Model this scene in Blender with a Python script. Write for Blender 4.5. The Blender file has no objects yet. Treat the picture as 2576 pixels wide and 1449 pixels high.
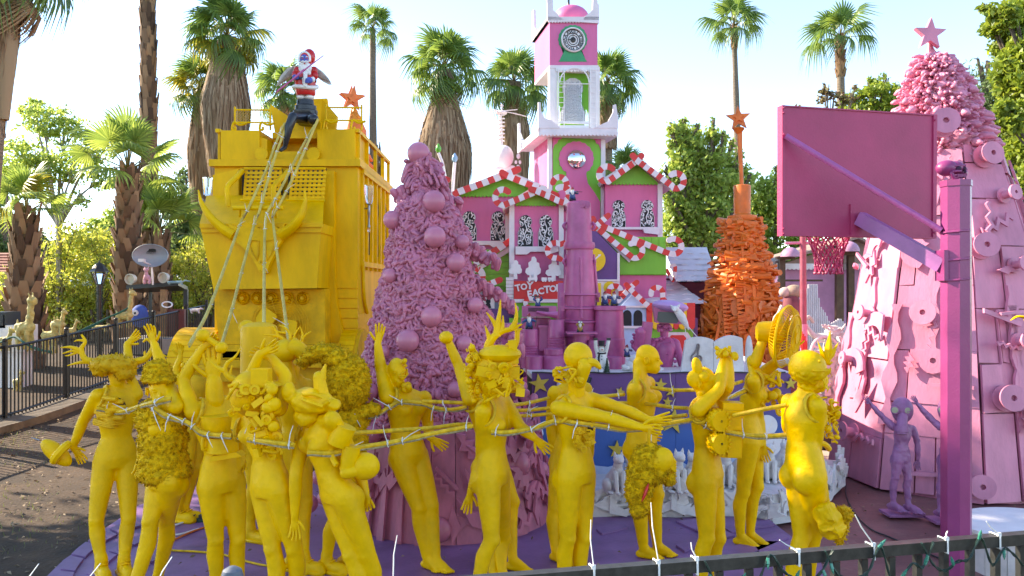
import bpy, bmesh, math, random
import numpy as np
from mathutils import Vector, Matrix, noise
R = random.Random(7)
rad = math.radians
V = Vector
SC = bpy.context.scene
COL = SC.collection
# ---------------------------------------------------------------- camera
F, CX, CY, CAMZ = 2005.0, 1288.0, 724.5, 2.3      # focal length and centre in pixels of a 2576 px wide frame
cam_d = bpy.data.cameras.new('camera')
cam_d.sensor_width = 36.0
cam_d.lens = 36.0 * F / 2576.0
cam_d.clip_start = 0.1
cam_d.clip_end = 6000
cam = bpy.data.objects.new('camera', cam_d)
cam.location = (0, 0, CAMZ)
cam.rotation_euler = (rad(90), 0, 0)
COL.objects.link(cam)
SC.camera = cam
# ---------------------------------------------------------------- light
SUN_EL, SUN_AZ = rad(31), rad(-70)               # azimuth from +Y towards +X
sun_dir = V((math.sin(SUN_AZ) * math.cos(SUN_EL), math.cos(SUN_AZ) * math.cos(SUN_EL), math.sin(SUN_EL)))
w = bpy.data.worlds.new('World')
SC.world = w
w.use_nodes = True
nt = w.node_tree
sky = nt.nodes.new('ShaderNodeTexSky')
sky.sky_type = 'NISHITA'
sky.sun_disc = False
sky.sun_elevation = SUN_EL
sky.sun_rotation = SUN_AZ
sky.air_density = 0.8
sky.dust_density = 0.0
sky.ozone_density = 3.2
bg = nt.nodes['Background']
bg.inputs[1].default_value = 0.15
nt.links.new(sky.outputs[0], bg.inputs[0])
sl = bpy.data.lights.new('sun', 'SUN')
sl.energy = 3.3
sl.angle = rad(0.5)
sl.color = (1.0, 0.95, 0.87)
so = bpy.data.objects.new('sun', sl)
so.rotation_euler = sun_dir.to_track_quat('Z', 'Y').to_euler()
so.location = (-20, 20, 30)
COL.objects.link(so)
SC.view_settings.view_transform = 'Standard'
SC.view_settings.look = 'None'
SC.view_settings.gamma = 1.0
SC.view_settings.exposure = 2.0
SC.view_settings.use_white_balance = True
SC.view_settings.white_balance_temperature = 8000
SC.render.engine = 'CYCLES'
SC.cycles.use_denoising = True
SC.cycles.max_bounces = 6
SC.cycles.diffuse_bounces = 4
SC.cycles.transparent_max_bounces = 6
SC.cycles.sample_clamp_indirect = 8
# ---------------------------------------------------------------- helpers
def P(x, y, d):
 return V(((x - CX) * d / F, d, CAMZ - (y - CY) * d / F))
def gd(y, z=0.0):
 return (CAMZ - z) * F / (y - CY)
class Plane:
 """a vertical plane through pixel column x at depth d, turned by yaw; pt() meets it with the ray of a pixel"""
 def __init__(s, x, d, yaw=0.0):
  s.o = P(x, CY, d)
  s.u = V((math.cos(yaw), math.sin(yaw), 0)); s.n = V((math.sin(yaw), -math.cos(yaw), 0))
 def pt(s, x, y, k=0.0):
  r = P(x, y, 1.0) - V((0, 0, CAMZ)); c = V((0, 0, CAMZ))
  o = s.o + s.n * k
  t = (o - c).dot(s.n) / r.dot(s.n)
  return c + r * t
class MB:
 def __init__(s):
  s.v = []; s.f = []; s.m = []; s.cur = 0
 def add(s, vs, fs):
  b = len(s.v)
  s.v.extend(vs)
  s.f.extend([tuple(i + b for i in f) for f in fs])
  s.m.extend([s.cur] * len(fs))
 def box(s, c, size, rot=None):
  c = V(c); hx, hy, hz = size[0] / 2, size[1] / 2, size[2] / 2
  vs = [V((x, y, z)) for x in (-hx, hx) for y in (-hy, hy) for z in (-hz, hz)]
  if rot is not None: vs = [rot @ v for v in vs]
  s.add([v + c for v in vs], [(0, 1, 3, 2), (4, 6, 7, 5), (0, 4, 5, 1), (2, 3, 7, 6), (0, 2, 6, 4), (1, 5, 7, 3)])
 def beam(s, a, b, w, h, up=(0, 0, 1)):
  a, b = V(a), V(b); d = b - a; L = d.length
  if L < 1e-6: return
  x = d.normalized(); u = V(up)
  if abs(x.dot(u)) > .98: u = V((0, 1, 0))
  y = u.cross(x).normalized(); z = x.cross(y)
  s.box((a + b) / 2, (L, w, h), Matrix((x, y, z)).transposed())
 def tube(s, pts, rs, n=8, closed=False, cap=True, flat=1.0):
  pts = [V(p) for p in pts]
  if not hasattr(rs, '__len__'): rs = [rs] * len(pts)
  N = len(pts); vs = []; up = V((0, 0, 1)); px = None
  for i, p in enumerate(pts):
   if closed: t = pts[(i + 1) % N] - pts[i - 1]
   else: t = pts[min(i + 1, N - 1)] - pts[max(i - 1, 0)]
   if t.length < 1e-9: t = V((0, 0, 1))
   t.normalize()
   if px is None:
    a = up if abs(t.dot(up)) < .95 else V((1, 0, 0))
    px = a.cross(t).normalized()
   else:
    px = (px - t * px.dot(t))
    if px.length < 1e-6: px = up.cross(t)
    px.normalize()
   py = t.cross(px)
   for k in range(n):
    an = 2 * math.pi * k / n
    vs.append(p + (px * math.cos(an) + py * math.sin(an) * flat) * rs[i])
  fs = []
  for i in range(N if closed else N - 1):
   j = (i + 1) % N
   for k in range(n):
    l = (k + 1) % n
    fs.append((i * n + k, i * n + l, j * n + l, j * n + k))
  if not closed and cap:
   fs.append(tuple(range(n - 1, -1, -1))); fs.append(tuple((N - 1) * n + k for k in range(n)))
  s.add(vs, fs)
 def capsule(s, a, b, r1, r2, n=10, seg=3):
  """closed tapered capsule"""
  a, b = V(a), V(b); t = (b - a)
  L = t.length
  t = t.normalized() if L > 1e-6 else V((0, 0, 1))
  pts = []; rs = []
  for i in range(seg + 1):
   an = math.pi / 2 * (1 - i / seg)
   pts.append(a - t * r1 * math.sin(an)); rs.append(max(r1 * math.cos(an), r1 * .06))
  for i in range(seg + 1):
   an = math.pi / 2 * i / seg
   pts.append(b + t * r2 * math.sin(an)); rs.append(max(r2 * math.cos(an), r2 * .06))
  s.tube(pts, rs, n)
 def ell(s, c, r, rot=None, n=12, m=8):
  c = V(c)
  if not hasattr(r, '__len__'): r = (r, r, r)
  vs = [V((0, 0, r[2]))]
  for i in range(1, m):
   th = math.pi * i / m
   for k in range(n):
    ph = 2 * math.pi * k / n
    vs.append(V((r[0] * math.sin(th) * math.cos(ph), r[1] * math.sin(th) * math.sin(ph), r[2] * math.cos(th))))
  vs.append(V((0, 0, -r[2])))
  if rot is not None: vs = [rot @ v for v in vs]
  fs = [(0, 1 + k, 1 + (k + 1) % n) for k in range(n)]
  for i in range(m - 2):
   for k in range(n):
    l = (k + 1) % n
    fs.append((1 + i * n + k, 1 + (i + 1) * n + k, 1 + (i + 1) * n + l, 1 + i * n + l))
  e = len(vs) - 1; b = 1 + (m - 2) * n
  fs += [(e, b + (k + 1) % n, b + k) for k in range(n)]
  s.add([v + c for v in vs], fs)
 def lathe(s, prof, c, n=20, axis=(0, 0, 1), cap=True):
  """prof: (radius, height along axis)"""
  c = V(c); ax = V(axis).normalized(); a = V((1, 0, 0)) if abs(ax.x) < .9 else V((0, 1, 0)); px = a.cross(ax).normalized(); py = ax.cross(px); vs = []; fs = []; N = len(prof)
  for r, h in prof:
   r = max(r, .0005); vs += [c + ax * h + (px * math.cos(t) + py * math.sin(t)) * r for t in [2 * math.pi * k / n for k in range(n)]]
  for i in range(N - 1):
   for k in range(n): l = (k + 1) % n; fs.append((i * n + k, i * n + l, (i + 1) * n + l, (i + 1) * n + k))
  if cap: fs.append(tuple(range(n - 1, -1, -1))); fs.append(tuple((N - 1) * n + k for k in range(n)))
  s.add(vs, fs)
 def loft(s, rings):
  n = len(rings[0]); vs = [V(p) for r in rings for p in r]; fs = []
  for i in range(len(rings) - 1):
   for k in range(n):
    l = (k + 1) % n
    fs.append((i * n + k, i * n + l, (i + 1) * n + l, (i + 1) * n + k))
  fs.append(tuple(range(n - 1, -1, -1))); b = (len(rings) - 1) * n
  fs.append(tuple(b + k for k in range(n)))
  s.add(vs, fs)
 def prism(s, pts, off):
  """closed outline (3D points) pushed along off"""
  pts = [V(p) for p in pts]; off = V(off); n = len(pts)
  vs = pts + [p + off for p in pts]
  fs = [tuple(range(n)), tuple(range(2 * n - 1, n - 1, -1))]
  fs += [(k, k + n, (k + 1) % n + n, (k + 1) % n) for k in range(n)]
  s.add(vs, fs)
 def panel(s, pl, pix, t, k=0.0):
  """outline in pixels on plane pl (offset k towards the viewer), thickness t going back"""
  s.prism([pl.pt(x, y, k) for x, y in pix], -pl.n * t)
 def rect(s, pl, x0, y0, x1, y1, t, k=0.0):
  s.panel(pl, [(x0, y0), (x1, y0), (x1, y1), (x0, y1)], t, k)
WP = {}
def wpos(o):
 return WP.get(o.name, V((0, 0, 0))) if o is not None else V((0, 0, 0))
def mesh_of(name, mb, mats, smooth=True, off=V((0, 0, 0)), sharp=38, tri=False):
 me = bpy.data.meshes.new(name)
 co = np.array([tuple(v) for v in mb.v], dtype=np.float32).reshape(-1, 3) - np.array(tuple(off), dtype=np.float32)
 me.from_pydata(co.tolist(), [], mb.f)
 if not isinstance(mats, (list, tuple)): mats = [mats]
 for m in mats: me.materials.append(m)
 if len(mats) > 1: me.polygons.foreach_set('material_index', mb.m)
 if smooth:
  me.polygons.foreach_set('use_smooth', [True] * len(me.polygons))
  if sharp: me.set_sharp_from_angle(angle=rad(sharp))
 me.update()
 return me
def props(o, label=None, cat=None, group=None, kind=None):
 if label: o['label'] = label
 if cat: o['category'] = cat
 if group: o['group'] = group
 if kind: o['kind'] = kind
 return o
def thing(name, label, cat, loc, group=None, rz=0.0):
 o = bpy.data.objects.new(name, None)
 o.empty_display_size = .1
 o.location = loc; o.rotation_euler.z = rz
 COL.objects.link(o)
 WP[o.name] = V(loc)
 return props(o, label, cat, group)
def part(name, mb, mats, parent, label=None, kind=None, smooth=True, sharp=38):
 """mesh in world coordinates, child of parent (parent must be unrotated)"""
 wp = wpos(parent)
 o = bpy.data.objects.new(name, mesh_of(name, mb, mats, smooth, wp, sharp))
 COL.objects.link(o); o.parent = parent
 WP[o.name] = wp
 return props(o, label, None, None, kind)
def solo(name, mb, mats, label, cat, loc=None, group=None, kind=None, smooth=True, sharp=38):
 """a thing that is one mesh"""
 if loc is None:
  a = np.array([tuple(v) for v in mb.v]); loc = V(((a[:, 0].min() + a[:, 0].max()) / 2, (a[:, 1].min() + a[:, 1].max()) / 2, a[:, 2].min()))
 loc = V(loc)
 o = bpy.data.objects.new(name, mesh_of(name, mb, mats, smooth, loc, sharp))
 o.location = loc
 COL.objects.link(o); WP[o.name] = loc
 return props(o, label, cat, group, kind)
def inst(name, me, parent, loc, rot=None, scale=None):
 """a child sharing a mesh, placed in the parent's frame"""
 o = bpy.data.objects.new(name, me)
 o.parent = parent
 o.location = loc
 if rot is not None: o.rotation_euler = rot
 if scale is not None: o.scale = scale
 COL.objects.link(o)
 return o
def copy_tree(o, parent=None):
 c = o.copy(); COL.objects.link(c); c.parent = parent
 for ch in list(o.children): copy_tree(ch, c)
 return c
def place_copy(o, loc, rz=0.0, sc=1.0, label=None):
 c = copy_tree(o); c.location = loc; c.rotation_euler.z = rz; c.scale = (sc, sc, sc)
 WP[c.name] = V(loc)
 if label: c['label'] = label
 return c
def lerp(a, b, t): return a + (b - a) * t
def spline(pts, n=8, closed=False):
 """Catmull-Rom through tuples"""
 pts = [V(p) for p in pts]; N = len(pts); out = []
 rng = range(N if closed else N - 1)
 for i in rng:
  p1, p2 = pts[i], pts[(i + 1) % N]
  p0 = pts[i - 1] if (closed or i > 0) else p1 * 2 - p2
  p3 = pts[(i + 2) % N] if (closed or i + 2 < N) else p2 * 2 - p1
  for k in range(n):
   t = k / n
   out.append(.5 * ((2 * p1) + (p2 - p0) * t + (2 * p0 - 5 * p1 + 4 * p2 - p3) * t * t + (3 * p1 - p0 - 3 * p2 + p3) * t ** 3))
 if not closed: out.append(pts[-1])
 return out
def star(cx, cy, r, rot=0.0, inner=.42):
 return [(cx + (r if k % 2 == 0 else r * inner) * math.sin(rot + math.pi * k / 5), cy - (r if k % 2 == 0 else r * inner) * math.cos(rot + math.pi * k / 5)) for k in range(10)]
def star3(pl, cx, cy, r, t, k, rot=0.0, inner=.42, mb=None):
 mb = mb or MB(); mb.panel(pl, star(cx, cy, r, rot, inner), t, k); return mb
# ---------------------------------------------------------------- materials
def mat(name, col, rough=.55, var=.12, scale=6.0, bump=.15, bscale=60.0, metal=0.0, dirt=0.0, dirtcol=(.10, .07, .04), spec=.5, trans=0.0, lift=None, stretch=None, coat=0.0):
 m = bpy.data.materials.new(name); m.use_nodes = True
 n = m.node_tree.nodes; l = m.node_tree.links
 b = n['Principled BSDF']
 b.inputs['Roughness'].default_value = rough
 b.inputs['Metallic'].default_value = metal
 b.inputs['Specular IOR Level'].default_value = spec
 if coat: b.inputs['Coat Weight'].default_value = coat; b.inputs['Coat Roughness'].default_value = .2
 if trans: b.inputs['Transmission Weight'].default_value = trans
 tc = n.new('ShaderNodeTexCoord')
 src = tc.outputs['Object']
 if stretch:
  mp = n.new('ShaderNodeMapping'); mp.inputs['Scale'].default_value = stretch
  l.new(src, mp.inputs['Vector']); src = mp.outputs[0]
 tx = n.new('ShaderNodeTexNoise'); tx.inputs['Scale'].default_value = scale; tx.inputs['Detail'].default_value = 5; tx.inputs['Roughness'].default_value = .6
 l.new(src, tx.inputs['Vector'])
 c2 = lift or tuple(min(1, c * (1 - var * 2)) for c in col)
 rp = n.new('ShaderNodeValToRGB')
 rp.color_ramp.elements[0].position = .3; rp.color_ramp.elements[0].color = (*c2, 1)
 rp.color_ramp.elements[1].position = .65; rp.color_ramp.elements[1].color = (*[min(1, c * (1 + var * .5)) for c in col], 1)
 l.new(tx.outputs['Fac'], rp.inputs['Fac'])
 out = rp.outputs['Color']
 if dirt:
  d = n.new('ShaderNodeTexNoise'); d.inputs['Scale'].default_value = scale * 3.1; d.inputs['Detail'].default_value = 8; d.inputs['Roughness'].default_value = .75
  l.new(src, d.inputs['Vector'])
  dr = n.new('ShaderNodeValToRGB'); dr.color_ramp.elements[0].position = .56; dr.color_ramp.elements[1].position = .78
  dr.color_ramp.elements[0].color = (0, 0, 0, 1); dr.color_ramp.elements[1].color = (dirt, dirt, dirt, 1)
  l.new(d.outputs['Fac'], dr.inputs['Fac'])
  mx = n.new('ShaderNodeMix'); mx.data_type = 'RGBA'
  l.new(dr.outputs['Color'], mx.inputs['Factor']); l.new(out, mx.inputs['A']); mx.inputs['B'].default_value = (*dirtcol, 1)
  out = mx.outputs['Result']
 l.new(out, b.inputs['Base Color'])
 if bump:
  t2 = n.new('ShaderNodeTexNoise'); t2.inputs['Scale'].default_value = bscale; t2.inputs['Detail'].default_value = 4
  l.new(src, t2.inputs['Vector'])
  bp = n.new('ShaderNodeBump'); bp.inputs['Strength'].default_value = bump; bp.inputs['Distance'].default_value = .01
  l.new(t2.outputs['Fac'], bp.inputs['Height']); l.new(bp.outputs['Normal'], b.inputs['Normal'])
 return m
def leaf_mat(name, a, b_, rough=.5, trans=.35):
 """leaf material: colour varies per leaf (Random per island); light passes through"""
 m = bpy.data.materials.new(name); m.use_nodes = True
 n = m.node_tree.nodes; l = m.node_tree.links
 b = n['Principled BSDF']; out = n['Material Output']
 b.inputs['Roughness'].default_value = rough
 g = n.new('ShaderNodeNewGeometry')
 rp = n.new('ShaderNodeValToRGB'); rp.color_ramp.elements[0].color = (*a, 1); rp.color_ramp.elements[1].color = (*b_, 1)
 l.new(g.outputs['Random Per Island'], rp.inputs['Fac'])
 l.new(rp.outputs['Color'], b.inputs['Base Color'])
 t = n.new('ShaderNodeBsdfTranslucent')
 hs = n.new('ShaderNodeHueSaturation'); hs.inputs['Hue'].default_value = .48; hs.inputs['Value'].default_value = 1.5
 l.new(rp.outputs['Color'], hs.inputs['Color']); l.new(hs.outputs['Color'], t.inputs['Color'])
 mx = n.new('ShaderNodeMixShader'); mx.inputs[0].default_value = trans
 l.new(b.outputs[0], mx.inputs[1]); l.new(t.outputs[0], mx.inputs[2]); l.new(mx.outputs[0], out.inputs[0])
 return m
YEL = mat('yellow_paint', (.90, .50, .003), .5, .10, 5, .3, 55, dirt=.22, dirtcol=(.58, .27, .01), spec=.22)
YELB = mat('yellow_plywood_paint', (.90, .48, .003), .5, .12, 3, .25, 40, dirt=.3, dirtcol=(.50, .23, .01), spec=.22, stretch=(1, 1, .35))
YELF = mat('yellow_shaggy_paint', (.86, .47, .006), .8, .2, 30, .9, 120, dirt=.3, dirtcol=(.30, .15, .01), spec=.2)
YELD = mat('dim_yellow_paint', (.80, .42, .006), .55, .15, 5, .2, 60, spec=.22, dirt=.5, dirtcol=(.25, .14, .01))
HOSE = mat('yellow_hose', (.80, .47, .015), .5, .2, 20, .1, 80, dirt=.3, dirtcol=(.42, .30, .12), spec=.25)
ROPE = mat('weathered_rope', (.40, .30, .14), .8, .3, 40, .3, 200)
TIE = mat('white_nylon', (.75, .75, .72), .4, .05)
PINKF = mat('pink_foam', (.55, .155, .24), .4, .16, 9, .35, 55, dirt=.2, dirtcol=(.28, .07, .15))
PINKBALL = mat('pink_ball_paint', (.56, .17, .25), .35, .06, 4, .05, 60)
PINKP = mat('pink_board_paint', (.52, .14, .22), .5, .16, 5, .3, 45, dirt=.35, dirtcol=(.30, .08, .17), stretch=(1, 1, .4))
PINKR = mat('pale_pink_board_paint', (.68, .23, .34), .5, .12, 4, .3, 50, dirt=.3, dirtcol=(.45, .14, .26), stretch=(1, 1, .35))
PINKRF = mat('rose_foam', (.72, .25, .36), .42, .14, 9, .4, 60, dirt=.2, dirtcol=(.4, .1, .17))
MAG = mat('magenta_paint', (.45, .03, .115), .5, .10, 2.5, .15, 70, dirt=.2, dirtcol=(.30, .04, .15))
MAGP = mat('purple_magenta_post', (.30, .04, .155), .38, .10, 3, .15, 70, dirt=.3, dirtcol=(.22, .03, .16))
PINKC = mat('can_pink_paint', (.51, .10, .25), .4, .12, 5, .15, 50, dirt=.3, dirtcol=(.36, .07, .22))
PINKW = mat('factory_pink_paint', (.67, .13, .30), .55, .07, 3, .2, 40, dirt=.2, dirtcol=(.55, .12, .30), stretch=(1, 1, .3))
GREEN = mat('factory_green_paint', (.17, .50, .035), .55, .08, 3, .2, 40, dirt=.2, dirtcol=(.10, .32, .02), stretch=(1, 1, .3))
DGREEN = mat('deep_green_paint', (.02, .30, .12), .55, .1)
WHITE = mat('white_trim_paint', (.78, .74, .74), .5, .06, 4, .12, 50, dirt=.25, dirtcol=(.5, .45, .42))
WHITEP = mat('pinkish_white_paint', (.76, .68, .70), .5, .06, 4, .12, 50, dirt=.25, dirtcol=(.55, .45, .45))
REDP = mat('candy_red_paint', (.68, .02, .018), .42, .08, 5, .08, 50)
PURP = mat('purple_wall_paint', (.13, .045, .19), .55, .1, 3, .2, 40)
BLUEP = mat('night_blue_paint', (.03, .10, .34), .55, .12, 3, .2, 40)
LBLUE = mat('pale_blue_paint', (.42, .56, .80), .55, .08)
YELSUN = mat('bright_yellow_paint', (.82, .52, .005), .5, .05)
STARY = mat('star_yellow_paint', (.66, .46, .05), .5, .12, 6, .15, 50, dirt=.3, dirtcol=(.35, .24, .04))
BLACK = mat('black_matt', (.012, .012, .014), .7, .1)
BLACKG = mat('black_gloss', (.018, .02, .026), .32, .1, 6, .1)
STEELB = mat('dark_bronze_metal', (.035, .028, .025), .35, .2, 20, .1, metal=.3)
RAILM = mat('dark_grey_rail_metal', (.055, .055, .05), .38, .2, 30, .1, 200, metal=.4)
ORANGE = mat('orange_paint', (.78, .17, .018), .45, .14, 6, .25, 60, dirt=.3, dirtcol=(.42, .08, .01))
DIRT = mat('bare_dirt', (.075, .042, .022), .95, .3, 1.6, 1.0, 26, dirt=.6, dirtcol=(.14, .085, .045))
PLATF = mat('purple_deck_paint', (.25, .12, .28), .5, .22, 1.3, .25, 30, dirt=.45, dirtcol=(.30, .18, .30))
MAROON = mat('maroon_ground_paint', (.24, .085, .08), .6, .25, 1.2, .4, 30, dirt=.55, dirtcol=(.38, .24, .19))
CONC = mat('old_concrete', (.15, .115, .085), .9, .2, 4, .5, 40, dirt=.4, dirtcol=(.16, .12, .09))
WHITEC = mat('white_plaster', (.68, .64, .62), .65, .10, 6, .35, 40, dirt=.45, dirtcol=(.42, .38, .33))
CHROME = mat('chrome', (.8, .82, .85), .06, .02, metal=1.0, bump=0)
GREYM = mat('grey_metal', (.35, .36, .38), .4, .1, metal=.7)
BARK = mat('palm_bark', (.20, .115, .065), .9, .35, 12, .6, 40, dirt=.5, dirtcol=(.07, .04, .025))
BARKG = mat('grey_palm_bark', (.24, .18, .13), .9, .3, 9, .6, 50, stretch=(1, 1, 6), dirt=.4, dirtcol=(.10, .07, .05))
WOODB = mat('tree_bark', (.16, .12, .085), .9, .3, 10, .5, 40)
PALEB = mat('pale_tree_bark', (.38, .33, .28), .85, .2, 8, .4, 40)
SKIRT = leaf_mat('dead_palm_frond', (.22, .125, .062), (.44, .31, .19), .8, .2)
PALML = leaf_mat('palm_leaf', (.075, .15, .03), (.20, .31, .06), .36, .45)
PALMY = leaf_mat('yellowing_palm_leaf', (.16, .20, .03), (.42, .36, .03), .4, .4)
PALMB = leaf_mat('bright_palm_leaf', (.13, .22, .04), (.34, .44, .09), .36, .45)
LEAF1 = leaf_mat('bright_green_leaf', (.18, .29, .05), (.42, .52, .12), .38, .5)
LEAF2 = leaf_mat('yellow_green_hedge_leaf', (.20, .28, .04), (.60, .60, .10), .4, .5)
LEAF3 = leaf_mat('dark_feathery_leaf', (.06, .115, .03), (.15, .23, .07), .5, .35)
LEAF4 = leaf_mat('lime_leaf', (.12, .20, .02), (.30, .38, .05), .45, .45)
LEAF5 = leaf_mat('reddish_leaf', (.10, .04, .03), (.22, .20, .05), .5, .35)
BOOT = leaf_mat('palm_leaf_boot', (.07, .035, .02), (.40, .23, .12), .85, .05)
WOODP = mat('raw_timber', (.33, .19, .09), .8, .2, 10, .3, 60, stretch=(6, 6, 1))
BROWNP = mat('brown_painted_timber', (.12, .065, .035), .7, .2, 8, .2)
GLASS = mat('clear_glass', (.9, .93, .95), .08, .02, trans=.9, bump=0)
# ---------------------------------------------------------------- ground
GZ = -0.08
def ss(a, b, x):
 t = max(0.0, min(1.0, (x - a) / (b - a))); return t * t * (3 - 2 * t)
def gh(x, y):
 """ground height: the dirt bank on the left climbs to the fence, the far garden is higher"""
 s = ss(-3.2, -8.0, x)
 h = GZ + s * (.20 + .06 * max(0, min(10, y - 12.9)))
 h += ss(14, 30, y) * .35 * (1 - s)
 return h
def solo_grid():
 xs = sorted(set([-3000, -900, -300, -120, -60, -40, -30, -24, -20] + [x * .5 for x in range(-36, 26)] + [14, 16, 20, 26, 34, 44, 60, 120, 300, 900, 3000]))
 ys = sorted(set([-3000, -600, -150, -60, -30, -15, -8, -4, -2] + [y * .5 for y in range(0, 60)] + [32, 36, 42, 50, 60, 80, 120, 200, 400, 900, 2000, 4500]))
 mb = MB()
 for y in ys:
  for x in xs:
   mb.v.append(V((x, y, gh(x, y) + (.035 * noise.noise(V((x * .9, y * .9, 0))) if -14 < x < -3.2 and 0 < y < 24 else 0))))
 n = len(xs)
 fs = [(j * n + i, j * n + i + 1, (j + 1) * n + i + 1, (j + 1) * n + i) for j in range(len(ys) - 1) for i in range(n - 1)]
 mb.f = fs; mb.m = [0] * len(fs)
 o = bpy.data.objects.new('ground', mesh_of('ground', mb, DIRT)); COL.objects.link(o); props(o, kind='structure')
solo_grid()
def G(x, y, z=0.0):
 return P(x, y, gd(y, z))
def sheet(name, poly, z, t, m, kind='structure', parent=None):
 mb = MB(); pts = [V((p[0], p[1], z)) for p in poly]
 mb.prism(pts, (0, 0, -t))
 o = bpy.data.objects.new(name, mesh_of(name, mb, m)); COL.objects.link(o); props(o, kind=kind); return o
deck_px = [(60, 1490), (118, 1449), (160, 1408), (209, 1375), (240, 1345), (279, 1319), (349, 1271), (470, 1225), (800, 1212), (1400, 1262), (1595, 1285), (1800, 1290), (1926, 1300), (1985, 1345), (2062, 1404), (2085, 1480)]
poly = [G(x, y) for x, y in deck_px] + [V((1.9, 3.4, 0)), V((-3.6, 3.4, 0))]
deck = sheet('purple_deck', poly, 0, .14, PLATF)
WP[deck.name] = V((0, 0, 0))
# boards nailed in arcs along the deck edge: each its own piece
def deck_board(pix, z=.022):
 mb = MB(); mb.prism([G(x, y, z) for x, y in pix], (0, 0, -.021)); part('deck_board', mb, PLATF, deck)
def arc_boards(cx, cy, rx, ry, a0, a1, n, w):
 for i in range(n):
  t0 = lerp(a0, a1, (i + .06) / n); t1 = lerp(a0, a1, (i + .94) / n)
  out = [(cx + rx * math.cos(t0 + (t1 - t0) * k / 4), cy + ry * math.sin(t0 + (t1 - t0) * k / 4)) for k in range(5)]
  inn = [(cx + (rx - w) * math.cos(t0 + (t1 - t0) * k / 4), cy + (ry - w * .42) * math.sin(t0 + (t1 - t0) * k / 4)) for k in range(4, -1, -1)]
  deck_board(out + inn)
arc_boards(560, 1480, 420, 205, rad(182), rad(238), 5, 38)
arc_boards(570, 1490, 365, 180, rad(184), rad(236), 5, 30)
arc_boards(590, 1500, 310, 150, rad(184), rad(232), 4, 36)
for pix in [[(1780, 1395), (1960, 1335), (1985, 1350), (1830, 1418)], [(1820, 1325), (1935, 1306), (1950, 1318), (1840, 1338)], [(1890, 1360), (1990, 1362), (2040, 1398), (1920, 1402)], [(1700, 1310), (1760, 1304), (1850, 1346), (1800, 1356)], [(1700, 1370), (1770, 1352), (1782, 1362), (1722, 1385)], [(1960, 1415), (2060, 1410), (2080, 1452), (1980, 1470)], [(1500, 1330), (1570, 1318), (1580, 1326), (1515, 1342)]]:
 deck_board(pix)
mar = [G(x, y, GZ) for x, y in [(1900, 1290), (1985, 1300), (2050, 1225), (2130, 1180)]] + [V((9, 11, 0)), V((12, 9, 0)), V((12, 3, 0)), V((1.6, 3.2, 0))]
sheet('maroon_pavement', mar, GZ + .006, .05, MAROON)
sand = [V((2.0, 8.4, 0)), V((6, 8.6, 0)), V((9, 11.2, 0)), V((9, 26, 0)), V((2.2, 26, 0))]
def pale():
 return mat('pale_paving', (.42, .35, .29), .85, .15, 2, .4, 30, dirt=.4, dirtcol=(.3, .22, .16))
sheet('pale_pavement', [V((2.3, 9.6, 0)), V((4.6, 10.2, 0)), V((5.6, 13, 0)), V((12, 14, 0)), V((12, 22, 0)), V((2.3, 22, 0))], GZ + .009, .03, pale())
# fallen leaves and wood chips on the bank: nobody could count them
def scatter_leaves(name, n, region, m, s0, s1, zoff=.012):
 mb = MB(); i = 0
 while i < n:
  x = R.uniform(*region[0]); y = R.uniform(*region[1])
  i += 1
  z = region[2] if region[2] is not None else gh(x, y)
  a = R.uniform(0, 6.28); s = R.uniform(s0, s1); q = Matrix.Rotation(a, 3, 'Z') @ Matrix.Rotation(R.uniform(-.4, .4), 3, 'X')
  mb.add([V((x, y, z + zoff + R.uniform(0, .02))) + q @ V(p) * s for p in ((-1, 0, 0), (0, -.4, .12), (1, 0, 0), (0, .4, .12))], [(0, 1, 2, 3)])
 o = bpy.data.objects.new(name, mesh_of(name, mb, m)); COL.objects.link(o); props(o, kind='stuff'); return o
LITTER = leaf_mat('dry_leaf_litter', (.10, .055, .03), (.34, .24, .14), .8, .1)
GRASSM = leaf_mat('sparse_grass', (.10, .13, .03), (.24, .26, .08), .6, .3)
scatter_leaves('leaf_litter', 2600, ((-8.0, -2.6), (4.0, 14), None), LITTER, .012, .04)
scatter_leaves('leaf_litter', 160, ((-3, 2), (5.5, 9), 0.0), LITTER, .012, .028)
scatter_leaves('leaf_litter', 220, ((2.2, 6), (6.0, 10), GZ + .008), LITTER, .012, .028)
def grass(n, rx, ry):
 mb = MB()
 for i in range(n):
  x = R.uniform(*rx); y = R.uniform(*ry)
  if noise.noise(V((x * .8, y * .8, 3))) < .0: continue
  z = gh(x, y) - .01; a = R.uniform(0, 6.28); h = R.uniform(.02, .07); d = V((math.cos(a), math.sin(a), 0))
  p = V((x, y, z)); s = d.cross(V((0, 0, 1))) * .005
  mb.add([p - s, p + s, p + d * h * .6 + V((0, 0, h))], [(0, 1, 2)])
 o = bpy.data.objects.new('grass', mesh_of('grass', mb, GRASSM)); COL.objects.link(o); props(o, kind='stuff')
grass(6000, (-8, -3), (5, 15))
# far hill; distance haze is put into its rock colour
mb = MB(); hp = []
for i in range(41):
 t = i / 40; x = lerp(-5200, -1600, t)
 h = 60 + 330 * math.exp(-((x + 2010) / 110) ** 2) * .55 + 190 * math.exp(-((x + 2150) / 420) ** 2) + 60 * noise.noise(V((x * .004, 1, 2)))
 hp.append((x, h))
for x, h in hp: mb.v += [V((x, 3700, -5)), V((x, 4000, h * .8)), V((x, 4300, h * .7)), V((x, 4700, -5))]
for i in range(40):
 for k in range(3): mb.f.append((i * 4 + k, i * 4 + 4 + k, i * 4 + 5 + k, i * 4 + 1 + k)); mb.m.append(0)
o = bpy.data.objects.new('hills', mesh_of('hills', mb, mat('hazy_rock', (.30, .36, .44), .95, .1, .01, 0))); COL.objects.link(o); props(o, kind='structure')
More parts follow.
